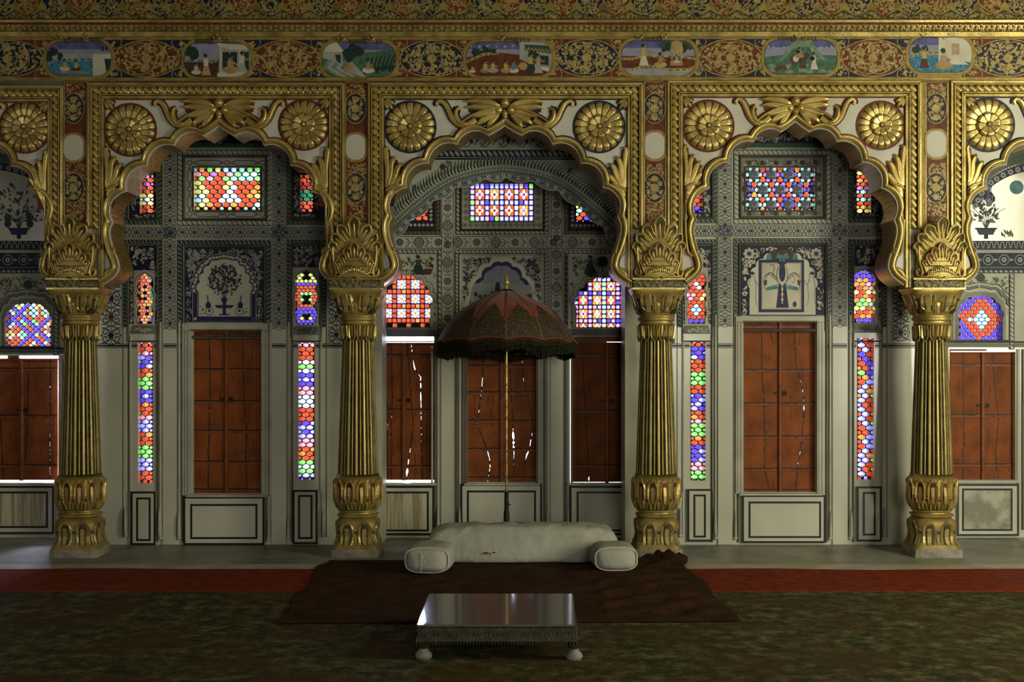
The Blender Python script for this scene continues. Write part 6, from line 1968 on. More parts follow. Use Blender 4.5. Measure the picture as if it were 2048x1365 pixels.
shutter((1141.5,684,1286,967),YAL+.06,'double shutter between the umbrella and the third column, bright line down its left edge',
    [[(0,.3,0),(.35,.36,0),(.4,.4,0),(.7,.44,0),(.9,.5,.4),(.95,.5,1.8),(1,.5,2.4)]],
    [[(0,.3,0),(.35,.34,.6),(.42,.33,0),(.5,.34,.6),(.6,.33,0),(1,.36,0)],[(0,.75,0),(1,.78,0)]],
    (.085,.485,.875),5,top=1.0,bot=2.2,lgap=1.0)

# alcove arch in front of the middle bay, painted; also over the end bays
def alcove_front(xa,xb,cx,half,ytop,yspr,full=True,seed=1):
    m=MB(); p=Pen(YS)
    # segmental/horseshoe inner line measured on the plane YS
    prof=[(0,345),(40,349),(90,362),(130,383),(170,414),(205,446),(232,480),(240,500),(242,560),(242,1092)]
    k=half/242.0
    pts=crom([(x*k,y) for x,y in prof[:8]],5)+[(x*k,y) for x,y in prof[8:]]
    Lp=[(cx-x,y) for x,y in pts]; Rp=[(cx+x,y) for x,y in pts]
    p.poly([(xa,170),(cx,170)]+Lp+[(xa,1092)],'plaster_old',0); p.poly([(cx,170),(xb,170),(xb,1092)]+Rp[::-1],'plaster_old',0)
    op=Lp[::-1]+Rp[1:]
    def PB(q,y): x,_,z=p.P(q,0); return (x,y,z)
    p.grid([[PB(q,YS) for q in op],[PB(q,YAL) for q in op]],'plaster_old',smooth=False)
    wl=p.build('wall_back',kind='structure')
    q=Pen(YS); rnd=random.Random(seed)
    top=[r for r in op if r[1]<520]
    nr=normals2(top)
    sg=-1 if nr[len(nr)//2][1]>0 else 1
    def off(d): return [(a[0]+n_[0]*d*sg,a[1]+n_[1]*d*sg) for a,n_ in zip(top,nr)]
    # hanging cusped valance in blue and green inside the arch
    val=[]
    for i,(a,n_) in enumerate(zip(top,nr)):
        d=9+9*abs(sin(i*pi/6.0)); val.append((a[0]-n_[0]*d*sg,a[1]-n_[1]*d*sg))
    q.grid([[q.P(r,.0) for r in top],[q.P(r,.0) for r in val]],'valance',smooth=False)
    q.grid([[q.P(r,.0) for r in val],[q.P(r,-.02) for r in val]],'plaster_grey',smooth=False)
    q.stroke(val,1.4,'cream',.0012); q.stroke([(a[0]*.5+b_[0]*.5,a[1]*.5+b_[1]*.5) for a,b_ in zip(top,val)],1.2,'navyline',.0012)
    for i in range(1,len(top)-1,2):
        a,b_=top[i],val[i]; q.flower((a[0]+b_[0])/2,(a[1]+b_[1])/2,4.2,'cream',.0016,6,'navyline')
    # rope line, leaf border
    rp=off(5)
    q.grid([[q.P(r,.003) for r in off(1)],[q.P(r,.003) for r in off(9)]],'plaster_grey',smooth=False)
    leafpath(q,rp,7,3.0,'cream',.0042,1,6.5,.6); q.stroke(off(1),1.2,'navyline',.0046); q.stroke(off(9),1.2,'navyline',.0046)
    q.stroke(off(12),.9,'greenline',.003)
    leafpath(q,off(15),25,5.6,'leafgreen',.0030,1,6.6,.15); leafpath(q,off(13),21,3.3,'plaster_old',.0040,1,6.6,.15)
    leafpath(q,off(15),15,1.6,'navyline',.0044,1,8.0,.15)
    # vines with red flowers in the spandrels
    inn=off(46)
    pol=[(xa,800)]+inn+[(xb,800),(xb,900),(xa,900)]
    def insp(x,y): 
        if y<322: return False
        i=min(range(len(top)),key=lambda i:(top[i][0]-x)**2+(top[i][1]-y)**2)
        d=hypot(top[i][0]-x,top[i][1]-y); return d>33 and (y<top[i][1]+5)
    for k_ in range(170):
        x=rnd.uniform(cx-half-40,cx+half+40); y=rnd.uniform(322,520)
        if not insp(x,y): continue
        a=rnd.uniform(0,6.28)
        if rnd.random()<.5: 
            r=9; q.stroke([(x+r*(1-.08*i)*cos(a+i*.6),y+r*(1-.08*i)*sin(a+i*.6)) for i in range(10)],1.0,'leafgreen',.003)
        for d in (-.7,.1,.9): q.leaf(x,y,a+d,9,4.5,'leafgreen' if rnd.random()<.7 else 'teal',.0034)
        if rnd.random()<.16: q.flower(x,y,6,'brownred',.0042,6,'black')
    # cornice lines at the top
    q.rect(cx-half-30,316,cx+half+30,320,'black',.003)
    ropeband(q,cx-half-30,300,cx+half+30,315,False,'navyline','grey_paint',.003,11,1,'navyline')
    q.rect(cx-half-30,262,cx+half+30,299,'plaster_old',.002)
    q.rect(cx-half-30,262,cx+half+30,268,'blue',.0028)
    x=cx-half
    while x<cx+half:
        q.stroke(crom([(x,290),(x+8,278),(x+18,276),(x+22,284),(x+16,290),(x+11,285)],3),1.8,'navyline',.003); q.stroke(crom([(x+11,292),(x+22,294),(x+30,286),(x+34,276)],3),1.6,'navyline',.003)
        q.flower(x+31,284,4,'brownred' if int(x)%3 else 'navyline',.0036,6); q.leaf(x+4,284,-1,8,5,'leafgreen',.0034); q.leaf(x+26,278,.6,8,5,'navyline',.0034)
        x+=37
    q.build('painted_arch_border',wl)
    return wl
alcove_front(702,1326,1007,243,0,0,seed=3)

# far left and far right recessed bays
def end_bay(x0,x1,win,sh,dd,di,label,lab2,left):
    q0=(win[0]-6,win[1]-8,win[2]+6,win[3]+1)
    cwl=alcove_wall(x0,x1,[q0,sh])
    rnd=random.Random(9 if left else 8)
    cx=(win[0]+win[2])/2 if left else (win[0]+win[2])/2
    p=Pen(YAL)
    hs=[q0,sh]
    for (a,b_,c,d,m) in ((x0,170,x1,302,'plaster_old'),(x0,302,x1,482,'plaster_grey' if False else 'plaster'),(x0,482,x1,q0[1],'plaster_old'),(x0,q0[1],q0[0],q0[3],'plaster_old'),(q0[2],q0[1],x1,q0[3],'plaster_old'),(x0,q0[3],x1,sh[1]-14,'plaster_old')):
        p.rect(a,b_,c,d,m,.0012)
    # blue cornice bands
    for (ya,yb,kind) in ((482,500,0),(506,534,1),(537,547,2)):
        p.rect(x0,ya,x1,yb,'navyline',.003)
        xx=x0+4
        while xx<x1-6:
            if kind==0: p.stroke(crom([(xx,yb-3),(xx+2,ya+4),(xx+6,ya+3),(xx+9,yb-3)],3),1.5,'grey_paint',.0038); xx+=11
            elif kind==1:
                c_=(xx+12,(ya+yb)/2); p.ring(c_[0],c_[1],10,1.4,'grey_paint',.0038,14); p.flower(c_[0],c_[1],5.5,'grey_paint',.0038,6,'navyline'); p.disc(xx+27,c_[1],2.2,'grey_paint',.0038,6); p.leaf(xx+22,c_[1],0,10,5,'grey_paint',.0038); xx+=32
            else: p.leaf(xx,(ya+yb)/2,.3,9,5,'grey_paint',.0038); xx+=10
    p.rect(x0,500,x1,503,'grey_paint',.0034); p.rect(x0,534,x1,537,'greenline',.0034)
    # swag of blue leaves at the top, flower pots under it
    p.rect(x0,300,x1,330,'plaster_grey',.002); 
    c0=0 if left else 2048+20
    arc=[(x0+(x1-x0)*t, 0) for t in ()]
    px_=(38 if left else 1972)
    pts=[(c0+(1 if left else -1)*dx,yy) for dx,yy in ((-60,312),(0,314),(40,322),(75,338),(100,360),(118,392))]
    ac=crom(pts,5); 
    p.stroke(ac,16,'greenline',.003); leafpath(p,ac,16,4,'moulding_brown',.0045,1 if not left else -1,7,.2); p.stroke([(a,b_+12) for a,b_ in ac],1.5,'navyline',.004)
    val=[(a,b_+20) for a,b_ in ac]; p.stroke(val,14,'navyline',.0034)
    for i in range(1,len(val),2): p.flower(val[i][0],val[i][1],6,'grey_paint',.0044,7,'navyline')
    if not left:
        p.poly([(1958,352),(1975,372),(1990,395),(1990,402),(1978,412),(1962,392),(1955,372)],'navyline',.0036); arab(p,1956,356,1990,410,'haze_paint',10,.0044,rnd,None,2)
        p.disc(2033,375,14,'teal',.0040,14)
    # plant in a pot
    bx=(38 if left else 1972); by=478
    sc=1.25 if left else 1.0
    for k in range(90 if left else 60):
        a=rnd.uniform(-pi,0); r=rnd.random()**.6; x=bx+r*(44 if left else 22)*cos(a)*sc; y=by-34-r*(60 if left else 42)*abs(sin(a))*sc
        p.leaf(x,y,a+rnd.uniform(-.5,.5),8,3.6,rnd.choice(('leafgreen','tree_paint','leafgreen')),.0036)
        if k%9==0: p.flower(x,y,4.2,rnd.choice(('brownred','blue','black')),.0042,6)
    for k in range(7): p.stroke(crom([(bx,by-18),(bx+(k-3)*5,by-45),(bx+(k-3)*13*sc,by-62)],4),1.2,'leafgreen',.0034)
    p.poly([(bx-20,by-20),(bx+20,by-20),(bx+14,by-8),(bx-14,by-8)],'blue',.0040); p.rect(bx-22,by-22,bx+22,by-19,'navyline',.0044); p.rect(bx-4,by-8,bx+4,by,'navyline',.0040)
    if left:
        for s_ in (-22,22): p.poly(ell(bx+s_,by-30,7,8,10),'blue',.0038); p.disc(bx+s_,by-42,8,'leafgreen',.0036,10)
    else:
        for k in range(14): p.leaf(2012+rnd.uniform(-8,14),by-2-rnd.uniform(0,8),-pi/2+rnd.uniform(-.6,.6),12,3,rnd.choice(('leafgreen','ochre')),.0036)
    p.build('painted_ground',cwl)
    # window surround
    q=Pen(YAL); ol=foil_outline(win[0],win[1],win[2],win[3],4,.50,True,.22)
    surround(q,q0,ol,'plaster_grey',.006)
    fx0,fx1=(-60,116) if left else (1895,2026)
    for k,(off_,m_,w_) in enumerate(((8,'cream',1.3),(14,'navyline',5),(14.01,'cream',1.0),(20,'leafgreen',1.3))):
        oo=foil_outline(win[0]-off_,win[1]-off_*1.3,win[2]+off_,win[3]+1,4,.50,True,.24); n=len(oo)
        q.stroke(oo[:n//2],w_,m_,.0070+k*.0006); q.stroke(oo[n//2:],w_,m_,.0070+k*.0006)
    arab(q,fx0+8,552,fx1-8,win[3]+8,'leafgreen',9,.0030,rnd,lambda x,y:not inpoly(x,y,foil_outline(win[0]-22,win[1]-26,win[2]+22,win[3]+2,4,.50,True,.24)),3.0,'brownred')
    q.disc((win[0]+win[2])/2-(0),570 if left else 556,9,'tree_paint',.0040,14)
    if left: ropeband(q,108,548,118,712,True,'moulding_brown','plaster_old',.010,9,1,'navyline')
    else:
        ropeband(q,2018,548,2028,700,True,'moulding_brown','plaster_old',.010,9,1,'navyline'); 
    q.box2(x0,win[3]+3,x1,sh[1]-4,'plaster_grey',0,.010,.4)
    yy=sh[1]-16; q.rect(x0,yy,x1,yy+3,'navyline',.0110); q.rect(x0,yy+5.5,x1,yy+8,'black',.0110)
    q.build('window_surround',cwl)
    dado(cwl,YAL,dd,di,plain='plaster',m_in='plaster_streaked' if left else 'plaster_damp')
    q=Pen(YAL); q.slab([(sh[0]-10,sh[3]),(sh[2]+5,sh[3]),(sh[2]+8,sh[3]+6),(sh[0]-12,sh[3]+6)],'moulding_white',0,.04,.5)
    for a in ((sh[2]+2,sh[2]+8),(sh[2]+12,sh[2]+16),(sh[2]+19,sh[2]+27)) : narrowmould(q,a[0],a[1]-a[0],sh[1],1060,'moulding_white' if a[1]-a[0]>5 else 'moulding_brown',.016)
    if not left:
        narrowmould(q,sh[0]-8,5,sh[1],1060,'moulding_white',.016)
    q.build('jamb_strips',cwl)
    w=Win(q0,YAL,label); cxx,cyy=(win[0]+win[2])/2,(win[1]+win[3])/2+4
    if left:
        # slanting grid of small lozenge panes
        a_=pi/4; s_=8.2
        for i in range(-14,15):
            for j in range(-14,15):
                u,v=i*s_,j*s_; x=cxx+(u-v)*.72; y=cyy+(u+v)*.66
                c=[(x,y-s_*.66),(x+s_*.72,y),(x,y+s_*.66),(x-s_*.72,y)]
                m=None
                if inpoly(x,y,ol):
                    t=(i*1)%7; m='V' if abs(j)%6==1 or i%6==2 else ('R' if (abs(i+j)<7 and (i//2+j//2)%2==0) or (y>win[3]-18 and rnd.random()<.6) else rnd.choice('WWGYT'))
                w.cell(c,('g'+m) if m else None,.95)
        
    else:
        def cf(r,x,y,rr):
            if not inpoly(x,y,ol): return None
            d=abs(x-cxx)/1.0+abs(y-cyy+2)*1.05
            return 'C' if d<22 else ('R' if d<48 and rr.random()<.97 else 'V')
        fish(w,11.6,7.4,cf,0,rnd,.85)
    w.done()
    return cwl
SH0=(-30,712,117,966); SH4=(1899,699,2031,960)
end_bay(-320,170,(10,606,102,694),SH0,(-110,972,110,1068),(-98,983,98,1056),'cusped stained glass window of slanting white, violet and red lozenges, at the left edge','',True)
end_bay(1864,2420,(1917,592,2005,682),SH4,(1912,968,2036,1072),(1922,977,2023,1062),'cusped stained glass window with a pale blue diamond inside red and violet, at the right edge','',False)
shutter((-29,720,116,966),YAL+.06,'dim double shutter at the left edge of the photo',[[(0,.3,0),(.2,.3,0),(.5,.42,.8),(.55,.42,0),(1,.5,0)]],[[(0,.8,0),(.2,.78,.6),(.45,.80,.4),(.6,.78,1.4),(.9,.78,2.2),(1,.78,1.0)],[(0,.2,0),(.8,.1,0),(.9,.0,1.4),(1,.0,1)]],(.07,.46,.87),6,top=0,bot=5,rgap=.4)
shutter((1900,704,2030,960),YAL+.06,'scuffed double shutter at the right edge of the photo, beyond the last column',[[(0,.4,0),(.4,.42,0),(.7,.42,.5),(.82,.40,1.2),(.9,.4,0),(1,.4,1)]],[[(0,.3,0),(.35,.4,0),(.5,.5,0),(.8,.4,0),(1,.45,2)]],(.09,.49,.88),7,top=1.2,bot=1.4)
q=Pen(YAL+.06); q.box2(-32,717.2,120,720.0,'shutter_bar',0,.02); q.box2(17,710,40,718,'shutter_bar',0,.02); q.box2(1897,699,1900,706,'shutter_bar',0,.02); q.box2(1899,699,1972,702.5,'shutter_bar',0,.02); q.box2(1899,704.4,2031,706,'shutter_bar',0,.02); q.build('lintel_board',cw)
# ============================================================ FLOOR, CARPETS
def floorz(px,py,z=0.0):
    D=(EYE-z)*F/(py-HY); return ((px-CX)*D/F, D+CAMY, z)
m=MB(); m.box(-6.2,-12,-.12,6.2,YAL+TH,0,'floor_stone'); m.build('floor',kind='structure')
yk=floorz(0,1131)[1]; yk2=floorz(0,1141)[1]
m=MB(); m.box(-6.2,yk2,0,6.2,yk,.006,'kerb_stone'); m.build('trim_1',kind='structure')
def sheet(name,x0,x1,y0,y1,z,th,m_,nx,ny,wav,label,cat,edgef=None):
    mb=MB(); rows=[]
    rnd=random.Random(3)
    for j in range(ny+1):
        y=y0+(y1-y0)*j/ny; row=[]
        for i in range(nx+1):
            x=x0+(x1-x0)*i/nx
            yy=y+(edgef(x)*(j/ny) if edgef else 0)
            row.append((x,yy,z+th+wav*(sin(x*2.1+y*3)+sin(x*5.3-y*7+1))*.5))
        rows.append(row)
    mb.grid(rows,m_)
    bot=[rows[0],[(p[0],p[1],z) for p in rows[0]]]; mb.grid(bot,m_)
    bot=[rows[-1],[(p[0],p[1],z) for p in rows[-1]]]; mb.grid(bot,m_)
    for s in (0,-1): mb.grid([[r[s] for r in rows],[(r[s][0],r[s][1],z) for r in rows]],m_)
    o=mb.build(name); tag(o,label,cat); return o
ycr=floorz(0,1186)[1]
sheet('floor_carpet',-6.1,6.1,-11.8,ycr-.01,0,.006,'carpet_olive',60,60,.0,'large mottled olive and brown carpet covering the floor in the foreground','carpet')
sheet('red_runner',-6.1,6.1,ycr,yk2-.015,0,.012,'carpet_red',120,10,.003,'long brick-red runner lying between the stone strip and the olive carpet','runner',edgef=lambda x:.018*sin(x*1.7+.6)+.01*sin(x*4.1))
# brown cloth spread under the cushions
mb=MB(); NX,NY=110,60; rows=[]
fl,fr_=floorz(557,1252),floorz(1480,1248); bl,br=floorz(652,1127),floorz(1364,1127)
rnd=random.Random(8)
import mathutils
from mathutils import noise, Vector
zc=lambda x,y:0
for j in range(NY+1):
    v=j/NY; row=[]
    for i in range(NX+1):
        u=i/NX
        ax=fl[0]+(fr_[0]-fl[0])*u; ay=fl[1]+(fr_[1]-fl[1])*u; bx=bl[0]+(br[0]-bl[0])*u; by=bl[1]+(br[1]-bl[1])*u
        x=ax+(bx-ax)*v; y=ay+(by-ay)*v
        e=min(u,1-u,v,1-v)
        # slightly scalloped outline
        if i in (0,NX): x+=.015*sin(v*14)+.03*(v>.75)*sin(v*20)
        n=noise.noise(Vector((x*3.2,y*3.2,1)))*.5+noise.noise(Vector((x*7,y*9,4)))*.3
        fold=abs(sin((x*.9-y*1.3)*7+2*noise.noise(Vector((x*2,y*2,0)))))**3
        w=min(1,e*12)
        z=.022+w*(.016*n+ (.022*fold if x>.55 else .008*fold))
        # bunched up against the foot of the right column
        dx,dy=(x-1.12),(y+.20); z+=.075*math.exp(-(dx*dx/.03+dy*dy/.02))*(.6+.6*abs(sin(x*38+y*20)))
        row.append((x,y,z))
    rows.append(row)
mb.grid(rows,'cloth_brown')
for rr in (rows[0],rows[-1],[r[0] for r in rows],[r[-1] for r in rows]): mb.grid([rr,[(p[0],p[1],.013) for p in rr]],'cloth_brown')
o=mb.build('floor_cloth'); tag(o,'dark brown cloth spread wrinkled on the floor under the white cushions','cloth')

# ------------------------------------------------ white bolsters
def superblob(name,c,size,e1,e2,matn,wr,label,cat,parent=None,group=None,nu=56,nv=40,rotz=0,lean=None,flat=.0):
    mb=MB(); rows=[]
    sg=lambda a,e:(abs(a)**e)*(1 if a>=0 else -1)
    for i in range(nv+1):
        ph=-pi/2+pi*i/nv; row=[]
        for j in range(nu):
            th=2*pi*j/nu
            x=sg(cos(ph),e1)*sg(cos(th),e2); y=sg(cos(ph),e1)*sg(sin(th),e2); z=sg(sin(ph),e1)
            X,Y,Z_=x*size[0],y*size[1],z*size[2]
            if lean: X,Y,Z_=lean(X,Y,Z_,size)
            n=noise.noise(Vector((X*5,Y*5,Z_*7)))*.6+noise.noise(Vector((X*14,Y*14,Z_*14)))*.3
            if wr>.08: n+=.55*abs(noise.noise(Vector((X*3.2+Z_*4.5,Y*2,Z_*2.0))))-.45*max(0,sin((X*1.0-Z_*1.6)*34+3*noise.noise(Vector((X*3,Y*3,Z_*3)))))**4*(X>-.1)*.35
            k=1+wr*n; cr,sr=cos(rotz),sin(rotz)
            X*=1+wr*.2*n; Y*=k; Z_*=k
            Zc=max(-size[2]*(1-flat),Z_)
            row.append((c[0]+X*cr-Y*sr,c[1]+X*sr+Y*cr,c[2]+Zc))
        rows.append(row)
    mb.grid(rows,matn,closed=True)
    mb.add(rows[0],[list(range(nu))[::-1]],matn); mb.add(rows[-1],[list(range(nu))],matn)
    return mb
zb_=.030
# back bolster: bottom front edge at row 1127
c=floorz(1040,1127,.03); yb0=c[1]
def leanb(X,Y,Z,s):
    t=(Z+s[2])/(2*s[2])
    X=X*(1-.06*t)+(.0 if X>0 else .045*t); Y=Y*(1-.18*t)+.03*t
    return X,Y,Z-(.018*max(0,-X/s[0])**3)
bol=superblob('b',((1041-1024)/F*9.5,yb0+.185,zb_+.122),(.725,.185,.136),.42,.30,'cloth_white',.15,'','',nu=120,nv=48,lean=leanb,flat=.10)
o=bol.build('back_bolster'); tag(o,'long off-white bolster at the back of the brown cloth, with a faint red stain','bolster')
# seam + stain
s=MB(); pts=[]
for k in range(20):
    t=k/19; pts.append((.62+.0*t+.09*sin(t*pi)*.6, yb0+.02+.10*t, zb_+.02+.29*t))
zS=lambda px,py: W(px,py,yb0-.006)
red=MB()
for (px,py,rx,ry) in ((972,1107,5,2),(988,1106,3,1.6),(979,1108,3,1)):
    q=[zS(a,b) for a,b in ell(px,py,rx,ry,12)]
    red.add(q,[list(range(12))],'redline')
red_o=red.build('stain',o)
# short side cushions (axis into the room)
def cushion(px0,px1,pyb,pyt,yfront,length,label,seamv,rot):
    D=yfront-CAMY; xc=((px0+px1)/2-CX)*D/F; hw=(px1-px0)/2*D/F; zt=EYE-(pyt-HY)*(D+.15)/F
    hz=(zt-zb_)/2
    mb=superblob('c',(xc,yfront+length/2,zb_+hz),(hw,length/2,hz*1.02),.55,.5,'cloth_white',.03,'','',nu=72,nv=40,rotz=rot,flat=.06)
    o=mb.build('side_cushion'); tag(o,label,'cushion','white side cushions')
    # piped seam round the front end
    q=MB(); rows=[]
    n=40; R0=.0042
    cr,sr=cos(rot),sin(rot)
    for k in range(n+1):
        th=2*pi*k/n; e=.5
        sg=lambda a,e:(abs(a)**e)*(1 if a>=0 else -1)
        X=hw*.955*sg(cos(th),.62); Zc=hz*.90*sg(sin(th),.62); Y=-length/2*.80
        px_=xc+X*cr-Y*sr; py_=yfront+length/2+X*sr+Y*cr; pz=zb_+hz+Zc
        rows.append([(px_+R0*1.5*cos(th)*cos(a*pi/3),py_+R0*sin(a*pi/3)*1.5,pz+R0*1.5*sin(th)*cos(a*pi/3)) for a in range(7)])
    q.grid(rows,'cloth_piping'); q.build('piping',o)
    if seamv is not None:
        q=MB(); yf=yfront+.006; X=xc+hw*seamv
        q.grid([[(X-.0035,yf,zb_+hz*2*t+.0),(X,yf-.006,zb_+hz*2*t),(X+.0035,yf,zb_+hz*2*t)] for t in [.12+.68*k/8 for k in range(9)]],'cloth_piping'); q.build('seam',o)
    return o
yf=floorz(858,1151,.03)[1]
cushion(812,904,1151,1090,yf,.45,'short off-white cushion at the left end of the bolster, seam on its front',-.36,-.10)
yf=floorz(1231,1146,.03)[1]
cushion(1187,1275,1146,1089,yf,.40,'short off-white cushion at the right end of the bolster, without a vertical seam',None,.05)

# ------------------------------------------------ low table
tb=thing('low_table','low carved marble table with a polished top in front of the brown cloth','table',(-.075,-2.78,0))
x0,x1=-.478,.324; x0b,x1b=-.470,.344; ya,yb=CAMY+6.546,CAMY+7.36; zt=.19
m=MB()
cs_=[(x0,ya),(x1,ya),(x1b,yb),(x0b,yb)]
def prism(m,cs,z0,z1,mt,grow0=0,grow1=0):
    cx_=sum(c[0] for c in cs)/4; cy_=sum(c[1] for c in cs)/4
    def g(c,k): return (c[0]+(k if c[0]>cx_ else -k),c[1]+(k if c[1]>cy_ else -k))
    b=[(*g(c,grow0),z0) for c in cs]; t=[(*g(c,grow1),z1) for c in cs]
    m.add(b+t,[(0,3,2,1),(4,5,6,7),(0,1,5,4),(1,2,6,5),(2,3,7,6),(3,0,4,7)],mt)
prism(m,cs_,zt-.010,zt,'marble'); m.build('table_top',tb)
m=MB()
prism(m,cs_,zt-.018,zt-.010,'marble_carved',-.004,.0); prism(m,cs_,zt-.034,zt-.018,'marble_carved',.004,-.006); prism(m,cs_,zt-.072,zt-.034,'marble_carved',-.002,-.008); prism(m,cs_,zt-.084,zt-.072,'marble_carved',.010,.002)
ap=m.build('apron',tb)
m=MB()
for k in range(52):
    x=x0-.008+(x1-x0+.016)*(k+.5)/52
    rows=[]
    for a in range(5):
        t=a/4; z=zt-.084-.020*t; r=.0062*(1-t*.75)
        rows.append([(x+r*cos(2*pi*b/6),ya-.004+r*sin(2*pi*b/6),z) for b in range(6)])
    m.grid(rows,'marble_carved',closed=True)
for k in range(40):
    x=x0+(x1-x0)*(k+.5)/40
    pp=[(x+.006*cos(a*pi/3),ya-.0005,zt-.053+.010*sin(a*pi/3)) for a in range(6)]
    m.add(pp,[list(range(6))],'patina')
for yy in range(40):
    y=ya+(yb-ya)*(yy+.5)/40
    for xs in (x0-.008,x1b+.004):
        rows=[]
        for a in range(4):
            t=a/3; z=zt-.084-.018*t; r=.006*(1-t*.75); rows.append([(xs+r*cos(2*pi*b/5),y+r*sin(2*pi*b/5),z) for b in range(5)])
        m.grid(rows,'marble_carved',closed=True)
m.build('bead_fringe',ap)
def foot(fx,fy,lb=None):
    m=MB(); prof=[(.0,.022,2),(.006,.036,2),(.02,.045,2),(.036,.040,2),(.048,.026,2),(.06,.022,2),(.075,.032,2),(.106,.040,3)]
    revolve(m,fx,fy,prof[:6],'stone_old',24); revolve(m,fx,fy,prof[5:],'marble_carved',20)
    f=m.build('leg',tb)
    return f
for fx,fy in ((x0+.03,ya+.05),(x1-.01,ya+.04),(x1b-.05,yb-.05),(x0b+.05,yb-.05)): foot(fx,fy)

# ------------------------------------------------ state umbrella
UY=.34; ux=(1013-CX)*(UY-CAMY)/F; um=thing('ceremonial_umbrella','red velvet parasol with dark embroidered border and fringe, standing behind the bolster','umbrella',(ux,UY,0))
Zu=lambda py:EYE-(py-HY)*(UY-CAMY)/F
R_=.545; zr=Zu(690); za=Zu(580)
prof=[(.0,0.0),(.055,.012),(.115,.032),(.20,.072),(.30,.128),(.38,.190),(.44,.250),(.49,.318),(.52,.368),(R_,.425)]
prof=[(r,za-(d*(za-zr+.0)/.425)) for r,d in prof]
TILT=-.075
def tilt(p):
    x,y,z=p; y0=y-UY; z0=z-zr
    return (x, UY+y0*cos(TILT)-z0*sin(TILT)*0, z0+zr+y0*sin(TILT))
NP=12
def canopy_pt(r,z,th,out=0):
    u=(th/(2*pi)*NP)%1; sag=abs(sin(pi*u)); t=r/R_
    rr=r*(1-.028*t*sag)+out; zz=z-.0*sag+.012*sag*t*t*1.6
    return tilt((ux+rr*cos(th),UY+rr*sin(th),zz+out*.6))
m=MB(); n=NP*10
pr=crom(prof,3)
m.grid([[canopy_pt(r,z,2*pi*j/n+.13) for j in range(n)] for r,z in pr],'velvet',closed=True)
can=m.build('canopy',um)
m=MB()
for k in range(NP):
    th=2*pi*k/NP
    L_=[];R2=[]
    for r,z in pr:
        a=.006/max(r,.02)
        L_.append(canopy_pt(r,z,th-a,.0025)); R2.append(canopy_pt(r,z,th+a,.0025))
    m.grid([L_,R2],'velvet_seam')
m.build('seams',can)
# embroidered border with pointed motifs
m=MB(); rows=[]
nb=[(r,z) for r,z in crom(prof,6)]
def upper(th):
    u=(th/(2*pi)*NP)%1; return .452-.115*max(0,1-abs(u-.5)*3.0)**.7 - .016*abs(sin(u*7*pi+th*3))-.022*noise.noise(Vector((th*22,1,2)))
def zat(r):
    for a,b in zip(nb,nb[1:]):
        if a[0]<=r<=b[0]: return a[1]+(b[1]-a[1])*(r-a[0])/max(1e-6,b[0]-a[0])
    return nb[-1][1]
n2=NP*24
for t in range(11):
    row=[]
    for j in range(n2):
        th=2*pi*j/n2; r0=upper(th); r=r0+(R_-r0)*t/10; row.append(canopy_pt(r,zat(r),th,.0018))
    rows.append(row)
m.grid(rows,'embroidery',closed=True); m.build('embroidered_border',can)
m=MB(); rows=[[canopy_pt(R_,zr,2*pi*j/n2,.003+.003*cos(a*pi/3)) for j in range(n2)] for a in range(2)]
hem=[]
for a in range(7):
    hem.append([(lambda q:(q[0],q[1],q[2]+.005*sin(a*pi/3)))(canopy_pt(R_,zr,2*pi*j/n2,.002+.005*cos(a*pi/3))) for j in range(n2)])
m.grid(hem,'velvet_seam',closed=True); m.build('hem',can)
# fringe: valance band then beaded strings
m=MB(); rnd=random.Random(2)
nf=300
rows=[]
for t in (0,.35,.7,1):
    rows.append([(lambda q:(q[0],q[1],q[2]-.052*t+.004*sin(j*.9)*t))(canopy_pt(R_-.008,zr,2*pi*j/n2,.0)) for j in range(n2)])
m.grid(rows,'fringe_red',closed=True,mfun=lambda i,j:'fringe_red' if i==0 else 'fringe'); m.build('valance',can)
m=MB()
for k in range(nf):
    th=2*pi*k/nf+rnd.uniform(-.004,.004); b=canopy_pt(R_-.010,zr,th,0)
    lng=.100+.014*sin(th*5)+rnd.uniform(-.008,.008)
    if 5.0<th<5.5: lng+=.018
    tx,ty=-sin(th),cos(th); sw=rnd.uniform(-.006,.006)
    w=.0030
    for (z0,z1,ww) in ((0,.060,w),(.060,lng,w*1.25)):
        rows=[]
        st=6
        for i in range(st+1):
            z=z0+(z1-z0)*i/st; bead=1+.9*abs(sin(z*110)) if z>.055 else 1
            rows.append([(b[0]+tx*(sw*z*8+ww*bead*cos(a*pi/2))+cos(th)*ww*bead*sin(a*pi/2),b[1]+ty*(sw*z*8+ww*bead*cos(a*pi/2))+sin(th)*ww*bead*sin(a*pi/2),b[2]-z) for a in range(4)])
        m.grid(rows,'fringe',closed=True)
for zz in (.070,.084):
    n3=200; rows=[]
    for a in range(5):
        rows.append([(lambda q:(q[0],q[1],q[2]-zz+.003*cos(a*pi/2)))(canopy_pt(R_-.010,zr,2*pi*j/n3,.003*sin(a*pi/2))) for j in range(n3)])
    m.grid(rows,'fringe',closed=True)
m.build('fringe',can)
